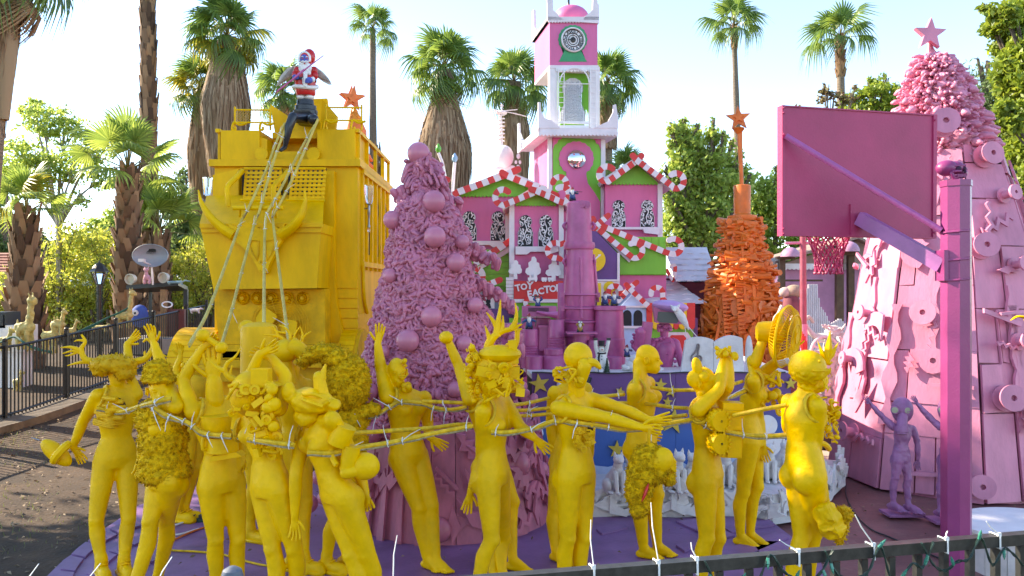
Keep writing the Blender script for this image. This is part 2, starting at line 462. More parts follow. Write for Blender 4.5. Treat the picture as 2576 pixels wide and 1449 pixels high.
# ---------------------------------------------------------------- fan palms
def frond_mesh(name, m, lp=.8, rb=.75, nseg=24, span=128, droop=.25, tipdroop=.25, seed=0, mp=None):
 rr = random.Random(seed); mb = MB()
 mb.cur = 0
 q = [V((0, 0, 0)), V((lp * .5, 0, .03)), V((lp, 0, 0))]
 mb.cur = 1; mb.tube(q, [.022, .016, .012], 5); mb.cur = 0
 hub = V((lp, 0, 0))
 for i in range(nseg):
  a0 = rad(lerp(-span, span, i / nseg)); a1 = rad(lerp(-span, span, (i + 1) / nseg)); am = (a0 + a1) / 2
  L = rb * (1 - .28 * abs(am) / rad(span)) * rr.uniform(.92, 1.06)
  def pt(a, r, up=0):
   z = -droop * (r / rb) ** 2 * rb * (.35 + .65 * abs(math.sin(a))) + up
   return hub + V((r * math.cos(a), r * math.sin(a), z))
  r1 = L * .55; f = .018 * (1 if i % 2 else -1) * rb
  td = tipdroop * rr.uniform(.4, 1.6)
  A, B, C = pt(a0, .03), pt(am, .03, .01), pt(a1, .03)
  D, E, H = pt(a0, r1), pt(am, r1, .03 * rb), pt(a1, r1)
  w = .55
  D2, H2, E2 = pt(lerp(am, a0, w), L * .8, -td * .25 * rb), pt(lerp(am, a1, w), L * .8, -td * .25 * rb), pt(am, L * .8, -td * .22 * rb + .015)
  T = pt(am, L, -td * rb)
  mb.add([A, B, C, D, E, H, D2, E2, H2, T], [(0, 3, 4, 1), (1, 4, 5, 2), (3, 6, 7, 4), (4, 7, 8, 5), (6, 9, 7), (7, 9, 8)])
 return mesh_of(name, mb, [m, mp or m], True, sharp=0)
PETIOLE = mat('palm_petiole', (.22, .20, .06), .5, .2)
FR = [frond_mesh('frond', PALML, droop=.25, tipdroop=.25, seed=1, mp=PETIOLE), frond_mesh('frond', PALML, droop=.45, tipdroop=.55, seed=2, mp=PETIOLE), frond_mesh('frond', PALML, droop=.7, tipdroop=.8, seed=3, mp=PETIOLE, span=105)]
FRB = [frond_mesh('frond', PALMB, droop=.15, tipdroop=.12, seed=4, nseg=30, mp=PETIOLE, lp=.9), frond_mesh('frond', PALMB, droop=.3, tipdroop=.3, seed=5, nseg=30, mp=PETIOLE, lp=1.0)]
FRY = [frond_mesh('frond', PALMY, droop=.5, tipdroop=.5, seed=6, mp=PETIOLE)]
FRD = [frond_mesh('frond', SKIRT, droop=.9, tipdroop=.9, seed=8, mp=SKIRT, span=95)]
def skirt_mesh(mb, top, bot, r0, r1, r2, n, rr, L=1.2):
 """hanging dead fronds: thin strips; radii at top, middle and bottom"""
 for i in range(n):
  t = rr.random() ** .9
  c = top.lerp(bot, t * .86)
  a = rr.uniform(0, 6.283); d = V((math.cos(a), math.sin(a), 0)); s = V((-d.y, d.x, 0))
  prof = lambda u: (lerp(r0, r1, min(1, u * 2.2)) if u < .45 else lerp(r1, r2, (u - .45) / .55))
  l = L * rr.uniform(.6, 1.2); w = rr.uniform(.012, .045)
  H = (top - bot).length
  tw = rr.uniform(-.5, .5)
  r_a = prof(t) * rr.uniform(.75, 1.04); t2 = min(1, t + l / H * .5); t3 = min(1.08, t + l / H)
  r_b = prof(t2) * rr.uniform(.92, 1.08); r_c = prof(min(1, t3)) * rr.uniform(.95, 1.25)
  p0 = c + d * r_a; p1 = top.lerp(bot, t2) + d * r_b + s * tw * .1; p2 = top.lerp(bot, t3) + d * r_c + s * tw * .25
  mb.add([p0 - s * w, p0 + s * w, p1 - s * w * 1.1 + d * .01, p1 + s * w * 1.1, p2], [(0, 1, 3, 2), (2, 3, 4)])
def boots(mb, base, top, r0, r1, rows, per, rr, size=1.0, ragged=.5):
 H = (top - base).length
 for j in range(rows):
  t = (j + .3) / rows; r = lerp(r0, r1, t); c = base.lerp(top, t)
  for k in range(per):
   a = 6.283 * (k + .5 * (j % 2)) / per + rr.uniform(-.12, .12)
   d = V((math.cos(a), math.sin(a), 0)); s = V((-d.y, d.x, 0)); w = r * 3.1 / per * size * rr.uniform(.8, 1.15); h = H / rows * 1.7 * rr.uniform(.7, 1.2)
   out = r * ragged * rr.uniform(.25, .6)
   p = c + d * r * .9
   top_c = p + V((0, 0, h)) + d * out
   tx = s * (rr.uniform(-.3, .3) * w)
   mb.add([p - s * w - V((0, 0, h * .2)), p + s * w - V((0, 0, h * .2)), top_c + s * w * .45 + tx, top_c - s * w * .45 + tx, p + d * (.02 + out * .3) + V((0, 0, h * .2)), top_c - d * .05 - V((0, 0, .02))], [(0, 1, 4), (1, 2, 4), (2, 3, 4), (3, 0, 4), (2, 5, 3)])
CS = .76
def palm(label, base, top, r0, r1, crown_r, nf=30, fronds=None, skirt=None, rough=None, mix=(), low=-45, high=80, seed=0, trunk_mat=None, group=None, az=None, name='fan_palm', dead=0, bend=0):
 rr = random.Random(seed)
 base, top = V(base), V(top)
 t = thing(name, label, 'palm tree', base, group)
 mb = MB(); n = 14
 pts = [base.lerp(top, i / n) + V((bend * math.sin(math.pi * i / n), 0, 0)) for i in range(n + 1)]
 pts[0] = base - V((0, 0, .2))
 mb.tube(pts, [lerp(r0, r1, i / n) * (1 + .06 * rr.uniform(-1, 1)) for i in range(n + 1)], 12)
 part('trunk', mb, trunk_mat or BARKG, t)
 if rough:
  mb = MB(); z0, z1, rows, per, sz, rag = rough
  boots(mb, base.lerp(top, z0), base.lerp(top, z1), lerp(r0, r1, z0), lerp(r0, r1, z1), rows, per, rr, sz, rag)
  part('leaf_base', mb, BOOT, t, kind='stuff', smooth=False)
 if skirt:
  s0, s1, a, b, c, cnt = skirt
  mb = MB()
  skirt_mesh(mb, top + (top - base).normalized() * s0, top - (top - base).normalized() * s1, a, b, c, cnt, rr, L=max(.5, s1 * .45))
  mb.tube([top - V((0, 0, s1 * .97)), top - V((0, 0, s1 * .5)), top + V((0, 0, s0 - .1))], [c * .62, b * .78, a * .7], 14)
  part('dead_frond_skirt', mb, SKIRT, t, kind='stuff')
 fr = fronds or FR
 for i in range(nf):
  u = (i + .5) / nf
  el = rad(lerp(high, low, u ** 1.15) + rr.uniform(-9, 9)); a = i * 2.39996 + rr.uniform(-.2, .2) if az is None else az[i % len(az)]
  me = rr.choice(mix) if (mix and rr.random() < .35 and u > .35) else fr[min(len(fr) - 1, int(u * len(fr) * .999))]
  s = crown_r * CS / 1.5 * rr.uniform(.8, 1.15)
  inst('frond', me, t, top - base + V((0, 0, .05)), (rr.uniform(-.5, .5), -el, a), (s, s, s))
 for i in range(dead):
  a = rr.uniform(0, 6.28); s = crown_r * CS / 1.5 * rr.uniform(.7, 1)
  inst('dead_frond', FRD[0], t, top - base - V((0, 0, .1)), (rr.uniform(-.5, .5), rad(rr.uniform(45, 75)), a), (s, s, s))
 return t
def vpalm(label, xt, yt, xb, d, r0, r1, **k):
 """palm whose trunk top is seen at (xt, yt), trunk foot under column xb"""
 top = P(xt, yt, d); b = P(xb, CY, d); b.z = gh(b.x, b.y)
 return palm(label, b, top, r0, r1, **k)
vpalm('tall palm whose long straight rough trunk runs out of the top of the picture', 370, -160, 380, 24, .25, .186, crown_r=2.0, rough=(.0, 1, 46, 6, 1.1, .8), seed=1, nf=26, trunk_mat=BARK)
vpalm('palm with a huge shaggy dead frond beard cut off by the left picture edge', 6, -110, -75, 13, .2, .2, crown_r=1.8, skirt=(.1, 2.75, .28, .30, .16, 1700), seed=2, nf=26, dead=6, mix=FRY)
vpalm('stout young palm with upright bright green fans behind the satellite dish', 322, 432, 326, 21, .40, .25, crown_r=2.0, fronds=FRB, nf=17, rough=(.05, 1, 21, 8, 1.15, 1.0), seed=3, low=-12, high=88, trunk_mat=BARK)
vpalm('short palm with a thick scaly trunk and yellowing fans at the left edge', 64, 540, 66, 18.5, .40, .24, crown_r=1.45, fronds=FRB, nf=15, mix=FRY, rough=(.1, 1, 13, 8, 1.2, 1.05), seed=14, low=-5, high=85, trunk_mat=BARK)
vpalm('shaggy palm with dense green fans rising directly behind the yellow sleigh', 572, 95, 560, 24, .3, .28, crown_r=1.75, nf=32, skirt=(-.1, 4.6, .35, .68, .34, 2600), seed=5, mix=FRY, dead=5)
vpalm('shaggy palm with yellow dying fans leaning out on the left of the sleigh', 508, 225, 512, 26, .3, .28, crown_r=1.5, nf=30, skirt=(-.3, 4.2, .25, .46, .26, 1500), seed=6, mix=FRY + FRY, fronds=[FR[1], FRY[0], FR[2]])
vpalm('small palm crown just behind the armed Santa', 712, 232, 712, 30, .16, .14, crown_r=1.7, nf=28, seed=7, dead=3)
vpalm('thin bare palm with a small crown right of the Santa figure', 938, 75, 958, 28, .20, .10, crown_r=1.35, nf=17, seed=8, rough=(.05, .62, 30, 6, 1.0, 1.2), bend=-.1, low=-30)
vpalm('broad bearded palm left of the helicopter sculpture', 1117, 178, 1122, 24, .3, .28, crown_r=1.75, nf=32, skirt=(-.3, 4.9, .22, .80, .52, 2800), seed=9, dead=7)
vpalm('bearded palm partly hidden by the white helicopter sculpture', 1292, 208, 1305, 27, .28, .26, crown_r=1.75, nf=27, skirt=(-.2, 3.6, .2, .50, .36, 1700), seed=10, dead=4)
vpalm('palm crown showing just right of the clock tower', 1528, 215, 1530, 29, .2, .18, crown_r=1.75, nf=30, seed=11, dead=4, skirt=(-.2, 2.2, .2, .34, .3, 500))
vpalm('tall slender palm rising behind the orange star', 1846, 70, 1872, 30, .20, .095, crown_r=1.75, nf=16, seed=12, low=-20, rough=(.93, 1, 5, 6, 1.2, 1.2))
vpalm('slender palm with one fan stretched far right behind the backboard', 2113, 100, 2127, 26, .17, .12, crown_r=1.6, nf=16, seed=13, low=-15, rough=(.88, 1, 8, 6, 1.3, 1.6))
vpalm('low palm with pale fans between the ringed trunk and the sleigh', 402, 590, 404, 23, .29, .24, crown_r=1.9, fronds=FRB, nf=18, rough=(.1, 1, 14, 8, 1.2, .8), seed=15, low=0, high=85, trunk_mat=BARK)
vpalm('bluish palm fans peeking over the right gable of the toy factory', 1572, 440, 1574, 22, .2, .18, crown_r=1.1, nf=18, seed=16, low=-10)
vpalm('far small palm on the horizon at the left edge', 12, 535, 14, 42, .2, .16, crown_r=1.3, nf=24, seed=17, skirt=(-.1, 1.6, .2, .4, .3, 200))
vpalm('far thin palm on the horizon beside the scaly trunk', 42, 600, 42, 48, .12, .1, crown_r=.9, nf=18, seed=18)
# ---------------------------------------------------------------- broadleaf trees
def leaves_mesh(name, clumps, leaf, mats, seed=0, droop=0.0, shape=.5, sub=26, spread=.2):
 """clumps: (centre, radii, leaves). small leaf quads gathered on twig ends through the volume"""
 rng = np.random.default_rng(seed); vs = []
 for c, r, n in clumps:
  k = max(5, int(sub * (n / 900) ** .5)); per = max(1, n // k)
  dirs = rng.normal(size=(k, 3)); dirs /= np.linalg.norm(dirs, axis=1)[:, None]
  rr = rng.uniform(.25, 1.0, size=(k, 1)) ** .5
  cen = np.array(tuple(c)) + dirs * rr * np.array(r)
  sp = spread * np.array(r) * np.array([1, 1, .8])
  L = np.repeat(cen, per, axis=0) + rng.normal(size=(k * per, 3)) * sp
  if droop: L[:, 2] -= np.abs(rng.normal(size=k * per)) * droop
  m = len(L)
  a = rng.normal(size=(m, 3)); a[:, 2] -= .5; a /= np.linalg.norm(a, axis=1)[:, None]
  b = np.cross(a, rng.normal(size=(m, 3))); b /= np.linalg.norm(b, axis=1)[:, None]
  s = leaf * rng.uniform(.6, 1.3, size=(m, 1))
  q = np.stack([L - a * s * .5, L + b * s * shape * .5, L + a * s * .5, L - b * s * shape * .5], axis=1)
  vs.append(q.reshape(-1, 3))
 v = np.concatenate(vs); nq = len(v) // 4
 me = bpy.data.meshes.new(name)
 me.vertices.add(len(v)); me.vertices.foreach_set('co', v.astype(np.float32).ravel())
 me.loops.add(nq * 4); me.loops.foreach_set('vertex_index', np.arange(nq * 4, dtype=np.int32))
 me.polygons.add(nq); me.polygons.foreach_set('loop_start', np.arange(0, nq * 4, 4, dtype=np.int32))
 me.materials.append(mats); me.update(calc_edges=True)
 return me
def tree(label, base, clumps, leaf, m, bark=WOODB, r=.12, seed=0, droop=0, shape=.5, sub=26, spread=.2, name='leafy_tree', cat='tree', fork=.45, stems=1, group=None):
 rr = random.Random(seed); base = V(base)
 t = thing(name, label, cat, base, group)
 mb = MB()
 cen = sum((V(c) for c, _, _ in clumps), V((0, 0, 0))) / len(clumps)
 for s in range(stems):
  off = V((rr.uniform(-.3, .3), rr.uniform(-.2, .2), 0)) * (stems > 1)
  f = base.lerp(V((cen.x, cen.y, cen.z)), fork)
  f.x = lerp(base.x, cen.x, .3); f.y = lerp(base.y, cen.y, .3)
  mb.tube(spline([base - V((0, 0, .15)) + off, base.lerp(f, .5) + off + V((rr.uniform(-.06, .06), 0, 0)), f + off * 1.3], 4), [lerp(r * 1.15, r * .75, i / 8) for i in range(9)], 8)
 for c, ra, _ in clumps:
  c = V(c)
  mid = f.lerp(c, .5) + V((rr.uniform(-.15, .15), rr.uniform(-.15, .15), .12))
  mb.tube(spline([f, mid, c], 4), [lerp(r * .6, r * .12, i / 8) for i in range(9)], 6)
  for k in range(5):
   e = c + V((rr.uniform(-.8, .8) * ra[0], rr.uniform(-.8, .8) * ra[1], rr.uniform(-.5, .8) * ra[2]))
   mb.tube([mid.lerp(c, .5), c.lerp(e, .6) + V((0, 0, .05)), e], [r * .22, r * .14, r * .05], 5)
 part('trunk', mb, bark, t)
 me = leaves_mesh('crown', clumps, leaf, m, seed, droop, shape, sub, spread)
 o = bpy.data.objects.new('crown', me); o.parent = t; o.location = -base; COL.objects.link(o)
 o['kind'] = 'stuff'
 return t
def blobs(lst, d, sq=.8, dens=1.0):
 """clumps given as (x, y, rx, ry, leaves) in pixels at depth d"""
 out = []
 for x, y, rx, ry, n in lst:
  out.append((P(x, y, d + R.uniform(-.4, .4)), (rx * d / F, max(rx, ry) * d / F * sq, ry * d / F), int(n * dens)))
 return out
def foot(x, d):
 p = P(x, CY, d); p.z = gh(p.x, p.y); return p
tree('airy pale tree with thin straight trunk and scattered small leaf clumps at upper left', foot(148, 24),
     blobs([(110, 300, 60, 45, 900), (65, 385, 60, 50, 900), (165, 330, 50, 35, 500), (190, 420, 70, 40, 900), (240, 375, 45, 40, 400), (40, 440, 50, 40, 700), (255, 450, 40, 30, 350), (150, 450, 50, 30, 300), (110, 410, 50, 30, 400), (210, 500, 30, 30, 120), (80, 270, 35, 25, 300)], 24), .15, LEAF1, PALEB, .10, seed=21, fork=.62)
def hedge_shrub(label, x0, x1, y0, y1, d, n, seed, m=LEAF2, leaf=.12, group=None):
 rr = random.Random(seed); cl = []
 cx = (x0 + x1) / 2
 for k in range(9):
  cl.append((rr.uniform(x0 + 12, x1 - 12), lerp(y0 + 15, y1 - 15, k / 8) + rr.uniform(-8, 8), (x1 - x0) * .4, (y1 - y0) / 9 * 1.1, n // 9))
 return tree(label, foot(cx, d), blobs(cl, d, .9), leaf, m, WOODB, .05, seed=seed, name='hedge_shrub', cat='shrub', stems=4, fork=.5, spread=.3, sub=34, group=group)
G1 = 'yellow green shrubs of the boundary hedge'
hs = [(-40, 70, 690, 810, 24), (90, 200, 570, 810, 24), (150, 260, 600, 810, 24.6), (195, 310, 590, 810, 24), (265, 360, 560, 800, 25), (405, 500, 640, 800, 24.5), (450, 550, 610, 800, 24), (40, 130, 640, 810, 25)]
hl = ['low hedge shrub under the tiled roof at the left edge', 'hedge shrub directly right of the scaly palm trunk', 'hedge shrub just left of the black lamp post', 'hedge shrub behind and right of the black lamp post', 'tall hedge shrub reaching the young palm trunk', 'hedge shrub above the toy covered cart', 'hedge shrub touching the left side of the yellow sleigh', 'hedge shrub behind the scaly palm trunk']
for (a, b, c, e, d), lb in zip(hs, hl):
 hedge_shrub(lb + ', yellow green', a, b, c, e, d, 3000, int(a * 7 + 400), group=G1)
tree('dark round tree low on the horizon behind the hedge', foot(140, 40), blobs([(120, 640, 50, 45, 1500), (170, 630, 50, 50, 1500), (90, 610, 35, 30, 700), (190, 610, 30, 30, 600)], 40), .22, LEAF3, seed=31, r=.2)
tree('mid green tree behind the hedge left of the young palm', foot(235, 34), blobs([(225, 640, 45, 60, 1600), (265, 610, 40, 60, 1500), (240, 580, 30, 30, 500), (285, 560, 28, 40, 700)], 34), .2, LEAF1, seed=32, r=.2)
tree('dense dark tree against the left side of the yellow sleigh', foot(470, 30), blobs([(455, 560, 45, 60, 1700), (480, 620, 45, 60, 1700), (440, 650, 40, 50, 1200), (490, 530, 25, 40, 700), (470, 450, 30, 35, 250), (455, 490, 30, 40, 350)], 30), .2, LEAF3, seed=33, r=.2)
tree('far dark tree crown at the left edge above the tiled roof', foot(10, 36), blobs([(5, 640, 30, 40, 1200), (-30, 600, 40, 50, 1200), (20, 420, 25, 25, 300)], 36), .2, LEAF3, seed=34, r=.18)
tree('large weeping bright green tree between the toy factory and the orange sculpture', foot(1760, 24),
     blobs([(1712, 322, 26, 16, 500), (1735, 345, 34, 26, 900), (1795, 335, 24, 18, 450), (1770, 385, 50, 34, 1500), (1715, 400, 34, 40, 1300), (1815, 395, 40, 34, 1000), (1700, 455, 34, 50, 1500), (1760, 450, 50, 46, 1900), (1815, 455, 46, 44, 1500), (1850, 430, 34, 30, 700), (1725, 520, 46, 52, 1900), (1790, 530, 46, 52, 1900), (1845, 510, 40, 50, 1400), (1695, 580, 38, 44, 1200), (1745, 590, 44, 50, 1600), (1810, 600, 48, 46, 1600), (1865, 590, 44, 50, 1300), (1690, 510, 22, 50, 600)] + [(x + R.uniform(-8, 8), y + R.uniform(-10, 10), R.uniform(7, 15), R.uniform(9, 22), R.randint(50, 130)) for x, y in ((1690, 325), (1722, 305), (1752, 318), (1790, 312), (1818, 328), (1842, 360), (1858, 385), (1680, 370), (1676, 420), (1672, 470), (1840, 400), (1880, 440), (1670, 540), (1700, 345))], 24, dens=.62), .17, LEAF1, seed=41, r=.22, droop=.2, spread=.24, sub=34)
tree('green tree glimpsed right of the orange sculpture below the backboard', foot(1925, 27),
     blobs([(1910, 470, 50, 45, 1600), (1950, 500, 45, 60, 1800), (1900, 545, 55, 50, 1800), (1955, 590, 60, 50, 1900), (1895, 610, 50, 45, 1500), (2030, 620, 60, 40, 1500), (2100, 640, 60, 30, 1200), (1960, 430, 20, 30, 350), (1985, 660, 60, 40, 1200)], 27, dens=.65), .19, LEAF1, seed=42, r=.2, droop=.3)
tree('loose shrubby treetop with reddish sprigs showing above the backboard', foot(2190, 24),
     blobs([(2200, 245, 60, 30, 1100), (2240, 240, 45, 30, 800), (2160, 260, 40, 25, 500), (2190, 215, 20, 22, 180), (2225, 210, 14, 26, 160), (2280, 260, 40, 30, 600), (2140, 300, 90, 40, 800), (2250, 320, 90, 50, 900)], 24), .14, LEAF4, seed=43, r=.15)
tree('sparse treetop with dull red leaves beside the slender palm', foot(2095, 23), blobs([(2090, 245, 30, 25, 190), (2078, 222, 10, 18, 60), (2120, 250, 22, 20, 130), (2000, 275, 25, 14, 50), (2145, 235, 14, 24, 90)], 23), .13, LEAF5, seed=44, r=.07)
tree('dark feathery weeping tree behind the right hand pink tree', foot(2560, 15),
     blobs([(2500, 215, 60, 45, 1500), (2470, 165, 50, 25, 500), (2540, 300, 60, 70, 3200), (2520, 400, 60, 60, 3000), (2570, 480, 60, 80, 3200), (2560, 580, 50, 70, 2600), (2500, 320, 50, 50, 2000), (2580, 650, 50, 60, 2200), (2600, 380, 60, 80, 2500), (2450, 240, 35, 30, 500)], 15), .10, LEAF3, seed=45, r=.18, droop=.25, shape=.25, spread=.3)
tree('lime green leafy tree hanging into the top right corner', foot(2790, 11.5),
     blobs([(2530, 40, 35, 30, 900), (2560, 120, 50, 55, 1900), (2555, 210, 45, 50, 1600), (2540, 290, 35, 45, 1000), (2580, 370, 35, 55, 1100), (2600, 30, 70, 60, 1800), (2630, 150, 70, 90, 2400), (2480, 20, 18, 14, 130), (2575, 450, 25, 40, 400), (2640, 300, 60, 90, 1700), (2500, 70, 30, 30, 500), (2545, 165, 45, 45, 1500), (2590, 250, 40, 60, 1500)], 11.5, dens=1.5), .10, LEAF4, seed=46, r=.06)
for x, lb in ((2330, 'broad green tree behind the left flank of the pink board tree'), (2620, 'broad green tree behind the right flank of the pink board tree'), (2920, 'broad green tree beyond the right picture edge')):
 tree(lb, foot(x, 24), blobs([(x + R.uniform(-110, 110), R.uniform(520, 790), 80, 60, 900) for k in range(9)], 24), .2, LEAF1, seed=x, r=.2)
# unseen trees added outside the frame, sunward, to shade the yellow procession
def added_shade_tree(label, x, y, z, r, n, seed):
 cl = []; rr = random.Random(seed)
 for k in range(12):
  a = rr.uniform(0, 6.28); q = rr.uniform(.2, .75) * r
  cl.append(((x + q * math.cos(a), y + q * math.sin(a), z + rr.uniform(-.5, .5) * r), (r * .45, r * .45, r * .38), n // 12))
 tree(label, (x, y, gh(x, y)), cl, .26, LEAF1, WOODB, .2, seed=seed, spread=.35, sub=40)
added_shade_tree('added broad leafy tree beyond the left edge shading the procession', -11.2, 9.4, 7.0, 3.0, 9000, 61)
added_shade_tree('second added broad leafy tree beyond the left edge for shade', -11.0, 12.2, 8.4, 2.8, 9000, 62)
# ---------------------------------------------------------------- the yellow sleigh (a wooden coach on a float)
SP = Plane(900, 10.8)                 # its front wall; offsets k come towards the viewer
sl_base = V((-3.0, 12.0, GZ))
sle = thing('sleigh', 'huge yellow wooden sleigh coach with steer skull front and armed Santa on top', 'sleigh', sl_base)
XR = SP.pt(900, 500).x; XL = SP.pt(540, 500).x
YB = 13.65
def zf(y, k=0): return SP.pt(700, y, k).z
# body box
mb = MB()
mb.box(((XL + XR) / 2, (10.8 + YB) / 2, (zf(403) + .3) / 2), (XR - XL, YB - 10.8, zf(403) - .3))
part('body', mb, YELB, sle)
# roof band and upper boxes
mb = MB()
mb.box(((XL + XR) / 2, (10.74 + YB) / 2, (zf(403) + zf(420)) / 2), (XR - XL + .1, YB - 10.7, zf(403) - zf(420)))
part('roof_band', mb, YELB, sle)
for x0, x1, y0, y1 in ((555, 653, 328, 404), (798, 893, 325, 402)):
 mb = MB(); mb.rect(SP, x0, y0, x1, y1, .9, -.02); part('upper_box', mb, YELB, sle)
mb = MB(); mb.panel(SP, [(653, 345), (672, 350), (672, 404), (653, 404)], .7, -.05); mb.rect(SP, 672, 350, 798, 404, .08, -.62); mb.rect(SP, 653, 381, 798, 404, .5, -.12)
part('foot_well', mb, YELB, sle)
for cx in (657, 788):
 mb = MB(); mb.panel(SP, [(cx + (16.5 + .9 * math.cos(22 * a)) * math.cos(a), 387 + (16.5 + .9 * math.cos(22 * a)) * math.sin(a)) for a in [i * 6.283 / 88 for i in range(88)]], .03, .05); part('gear_rosette', mb, YEL, sle)
# side wall, right: rail, door panels with keyhole openings, cornice
mb = MB()
zt, zb = zf(330), zf(402)
for y in (10.95, 11.6, 12.3, 13.0, 13.6): mb.box((XR - .02, y, (zt + zb) / 2), (.05, .05, zt - zb))
mb.box((XR - .02, 12.25, zt + .02), (.06, 2.8, .05)); mb.box((XR - .02, 12.25, zb + .02), (.06, 2.8, .04)); part('roof_rail', mb, YEL, sle); mb = MB(); mb.box((XL + .02, 12.25, zt + .02), (.06, 2.8, .05))
mb.box((XL + .02, 12.25, (zt + zb) / 2), (.03, 2.7, zt - zb))
part('roof_rail', mb, YEL, sle)
def side(y, z, o=0): return V((XR + o, y, z))
zt2, zb2 = zf(425), zf(700)
mb = MB()
for y in (11.05, 11.38, 11.75, 12.15, 12.5, 12.9, 13.3): mb.beam(side(y, zb2 + .12, .02), side(y, zt2, .02), .06, .035, (1, 0, 0))
mb.beam(side(11.0, zt2, .02), side(13.5, zt2, .02), .06, .07); mb.beam(side(11.0, zb2 + .2, .02), side(13.5, zb2 + .2, .02), .06, .07)
part('side_frame', mb, YEL, sle)
for y0, y1 in ((11.42, 11.74), (12.18, 12.48), (12.94, 13.28)):
 mb = MB(); out = []
 ym = (y0 + y1) / 2; hw = (y1 - y0) / 2
 for t, wv in ((0, .55), (.35, .62), (.5, .45), (.62, .42), (.72, .8), (.85, .72), (.95, .4), (1, .02)):
  out.append((wv * hw, zb2 + .35 + t * (zt2 - zb2 - .55)))
 pl = [side(ym + a, z, .006) for a, z in out] + [side(ym - a, z, .006) for a, z in reversed(out)]
 mb.prism(pl, (-.03, 0, 0)); part('keyhole_opening', mb, BLACK, sle)
mb = MB(); out = spline([side(11.02, zb2 + .2, .03), side(11.1, zb2 - .25, .03), side(11.35, zf(790), .03)], 6); mb.tube(out, .028, 6); out = spline([side(13.5, zb2 + .2, .03), side(13.45, zb2 - .25, .03), side(13.2, zf(800), .03)], 6); mb.tube(out, .028, 6)
part('side_moulding', mb, YEL, sle)
# curved corner pilaster and planked lower right front
mb = MB(); mb.panel(SP, [(806, 470), (840, 430), (842, 700), (848, 770), (862, 840), (875, 900), (806, 900)], .5, .12); part('corner_pilaster', mb, YELB, sle)
for i in range(7):
 y0 = 702 + i * 25
 mb = MB(); mb.panel(SP, [(838 + i * 1.2, y0), (899, y0 + 1), (899 + i * .6, y0 + 23), (840 + i * 1.4, y0 + 23)], .05, .025); part('plank', mb, YELB, sle)
mb = MB(); mb.panel(SP, [(535, 440), (600, 425), (600, 505), (535, 505)], .4, .12); part('side_cheek', mb, YELB, sle); mb = MB(); mb.panel(SP, [(815, 430), (840, 430), (840, 520), (815, 520)], .4, .1); part('side_cheek', mb, YELB, sle)
# front dash: big tapering box with sloping top
k1 = .75
mb = MB()
top = [(503, 563), (798, 562), (800, 580), (503, 580)]
mb.panel(SP, [(502, 563), (810, 562), (808, 585), (506, 585)], .7, k1 + .03)
part('dash_band', mb, YELB, sle)
mb = MB()
mb.panel(SP, [(507, 585), (806, 585), (797, 725), (537, 728)], .7, k1)
part('dash_front', mb, YELB, sle)
mb = MB()   # sloping lid
a = [SP.pt(502, 563, k1 + .06), SP.pt(812, 561, k1 + .06), SP.pt(815, 490, .15), SP.pt(520, 492, .15)]
mb.prism(a, (0, 0, -.05)); part('dash_lid', mb, YELB, sle)
mb = MB(); mb.panel(SP, [(550, 728), (816, 727), (819, 900), (560, 900)], .8, .45); part('engine_box', mb, YELD, sle)
mb = MB(); mb.panel(SP, [(536, 728), (551, 728), (561, 900), (556, 900)], .8, .3)
part('engine_cheek', mb, YELD, sle)
mb = MB(); mb.rect(SP, 548, 868, 845, 884, .9, .62); mb.rect(SP, 545, 905, 850, 925, .9, .6); part('footboard', mb, YELD, sle)
mb = MB(); mb.rect(SP, 520, 884, 880, 960, 1.6, .45); part('chassis', mb, YELD, sle)
for x in (612, 648, 684, 724, 762):
 mb = MB(); c = SP.pt(x, 750, .45)
 mb.lathe([(.085, 0), (.085, .03), (.07, .05), (.06, .02), (.05, .045), (.03, .02), (.025, .06), (.001, .065)], c, 18, (0, -1, 0)); part('horn_speaker', mb, YELD, sle)
mb = MB(); c = SP.pt(704, 818, .5)
for i in range(10):
 r = .05 + .035 * i; mb.tube([c + V((r * math.cos(a), 0, r * math.sin(a))) for a in [k * 6.283 / 28 for k in range(28)]], .005, 4, closed=True)
for i in range(4):
 a = i * math.pi / 4 + .3; mb.beam(c + V((math.cos(a) * .38, -.006, math.sin(a) * .38)), c - V((math.cos(a) * .38, .006, math.sin(a) * .38)), .008, .008)
part('fan_grille', mb, YELD, sle)
for x, y, s, r in ((669, 800, 22, .62), (727, 823, 19, .12)):
 mb = MB(); mb.panel(SP, [(x + s * 1.2 * math.cos(r + a) * (1 if i % 2 else 1), y + s * 1.2 * math.sin(r + a)) for i, a in enumerate([.62, .95, 2.19, 2.52, 3.76, 4.09, 5.33, 5.66])], .03, .56); part('square_plate', mb, YEL, sle)
# steer skull with long horns
mb = MB()
hp = lambda l: [SP.pt(x, y, k1 + kk) for x, y, kk in l]
mb.tube(spline(hp([(588, 592, .10), (560, 575, .12), (528, 545, .14), (507, 510, .12), (499, 478, .1)]), 6), [lerp(.105, .012, (i / 24) ** 1.2) for i in range(25)], 12, flat=.7)
part('horn', mb, YEL, sle); mb = MB()
mb.tube(spline(hp([(706, 592, .10), (733, 573, .12), (756, 545, .14), (767, 510, .12), (767, 478, .1)]), 6), [lerp(.105, .012, (i / 24) ** 1.2) for i in range(25)], 12, flat=.7)
part('horn', mb, YEL, sle)
mb = MB()
mb.panel(SP, [(575, 562), (600, 575), (625, 560), (652, 575), (680, 560), (700, 575), (716, 562), (712, 600), (700, 620), (690, 640), (676, 668), (672, 685), (663, 690), (652, 685), (645, 668), (628, 640), (610, 622), (580, 598)], .09, k1 + .12)
part('skull', mb, YEL, sle)
mb = MB()
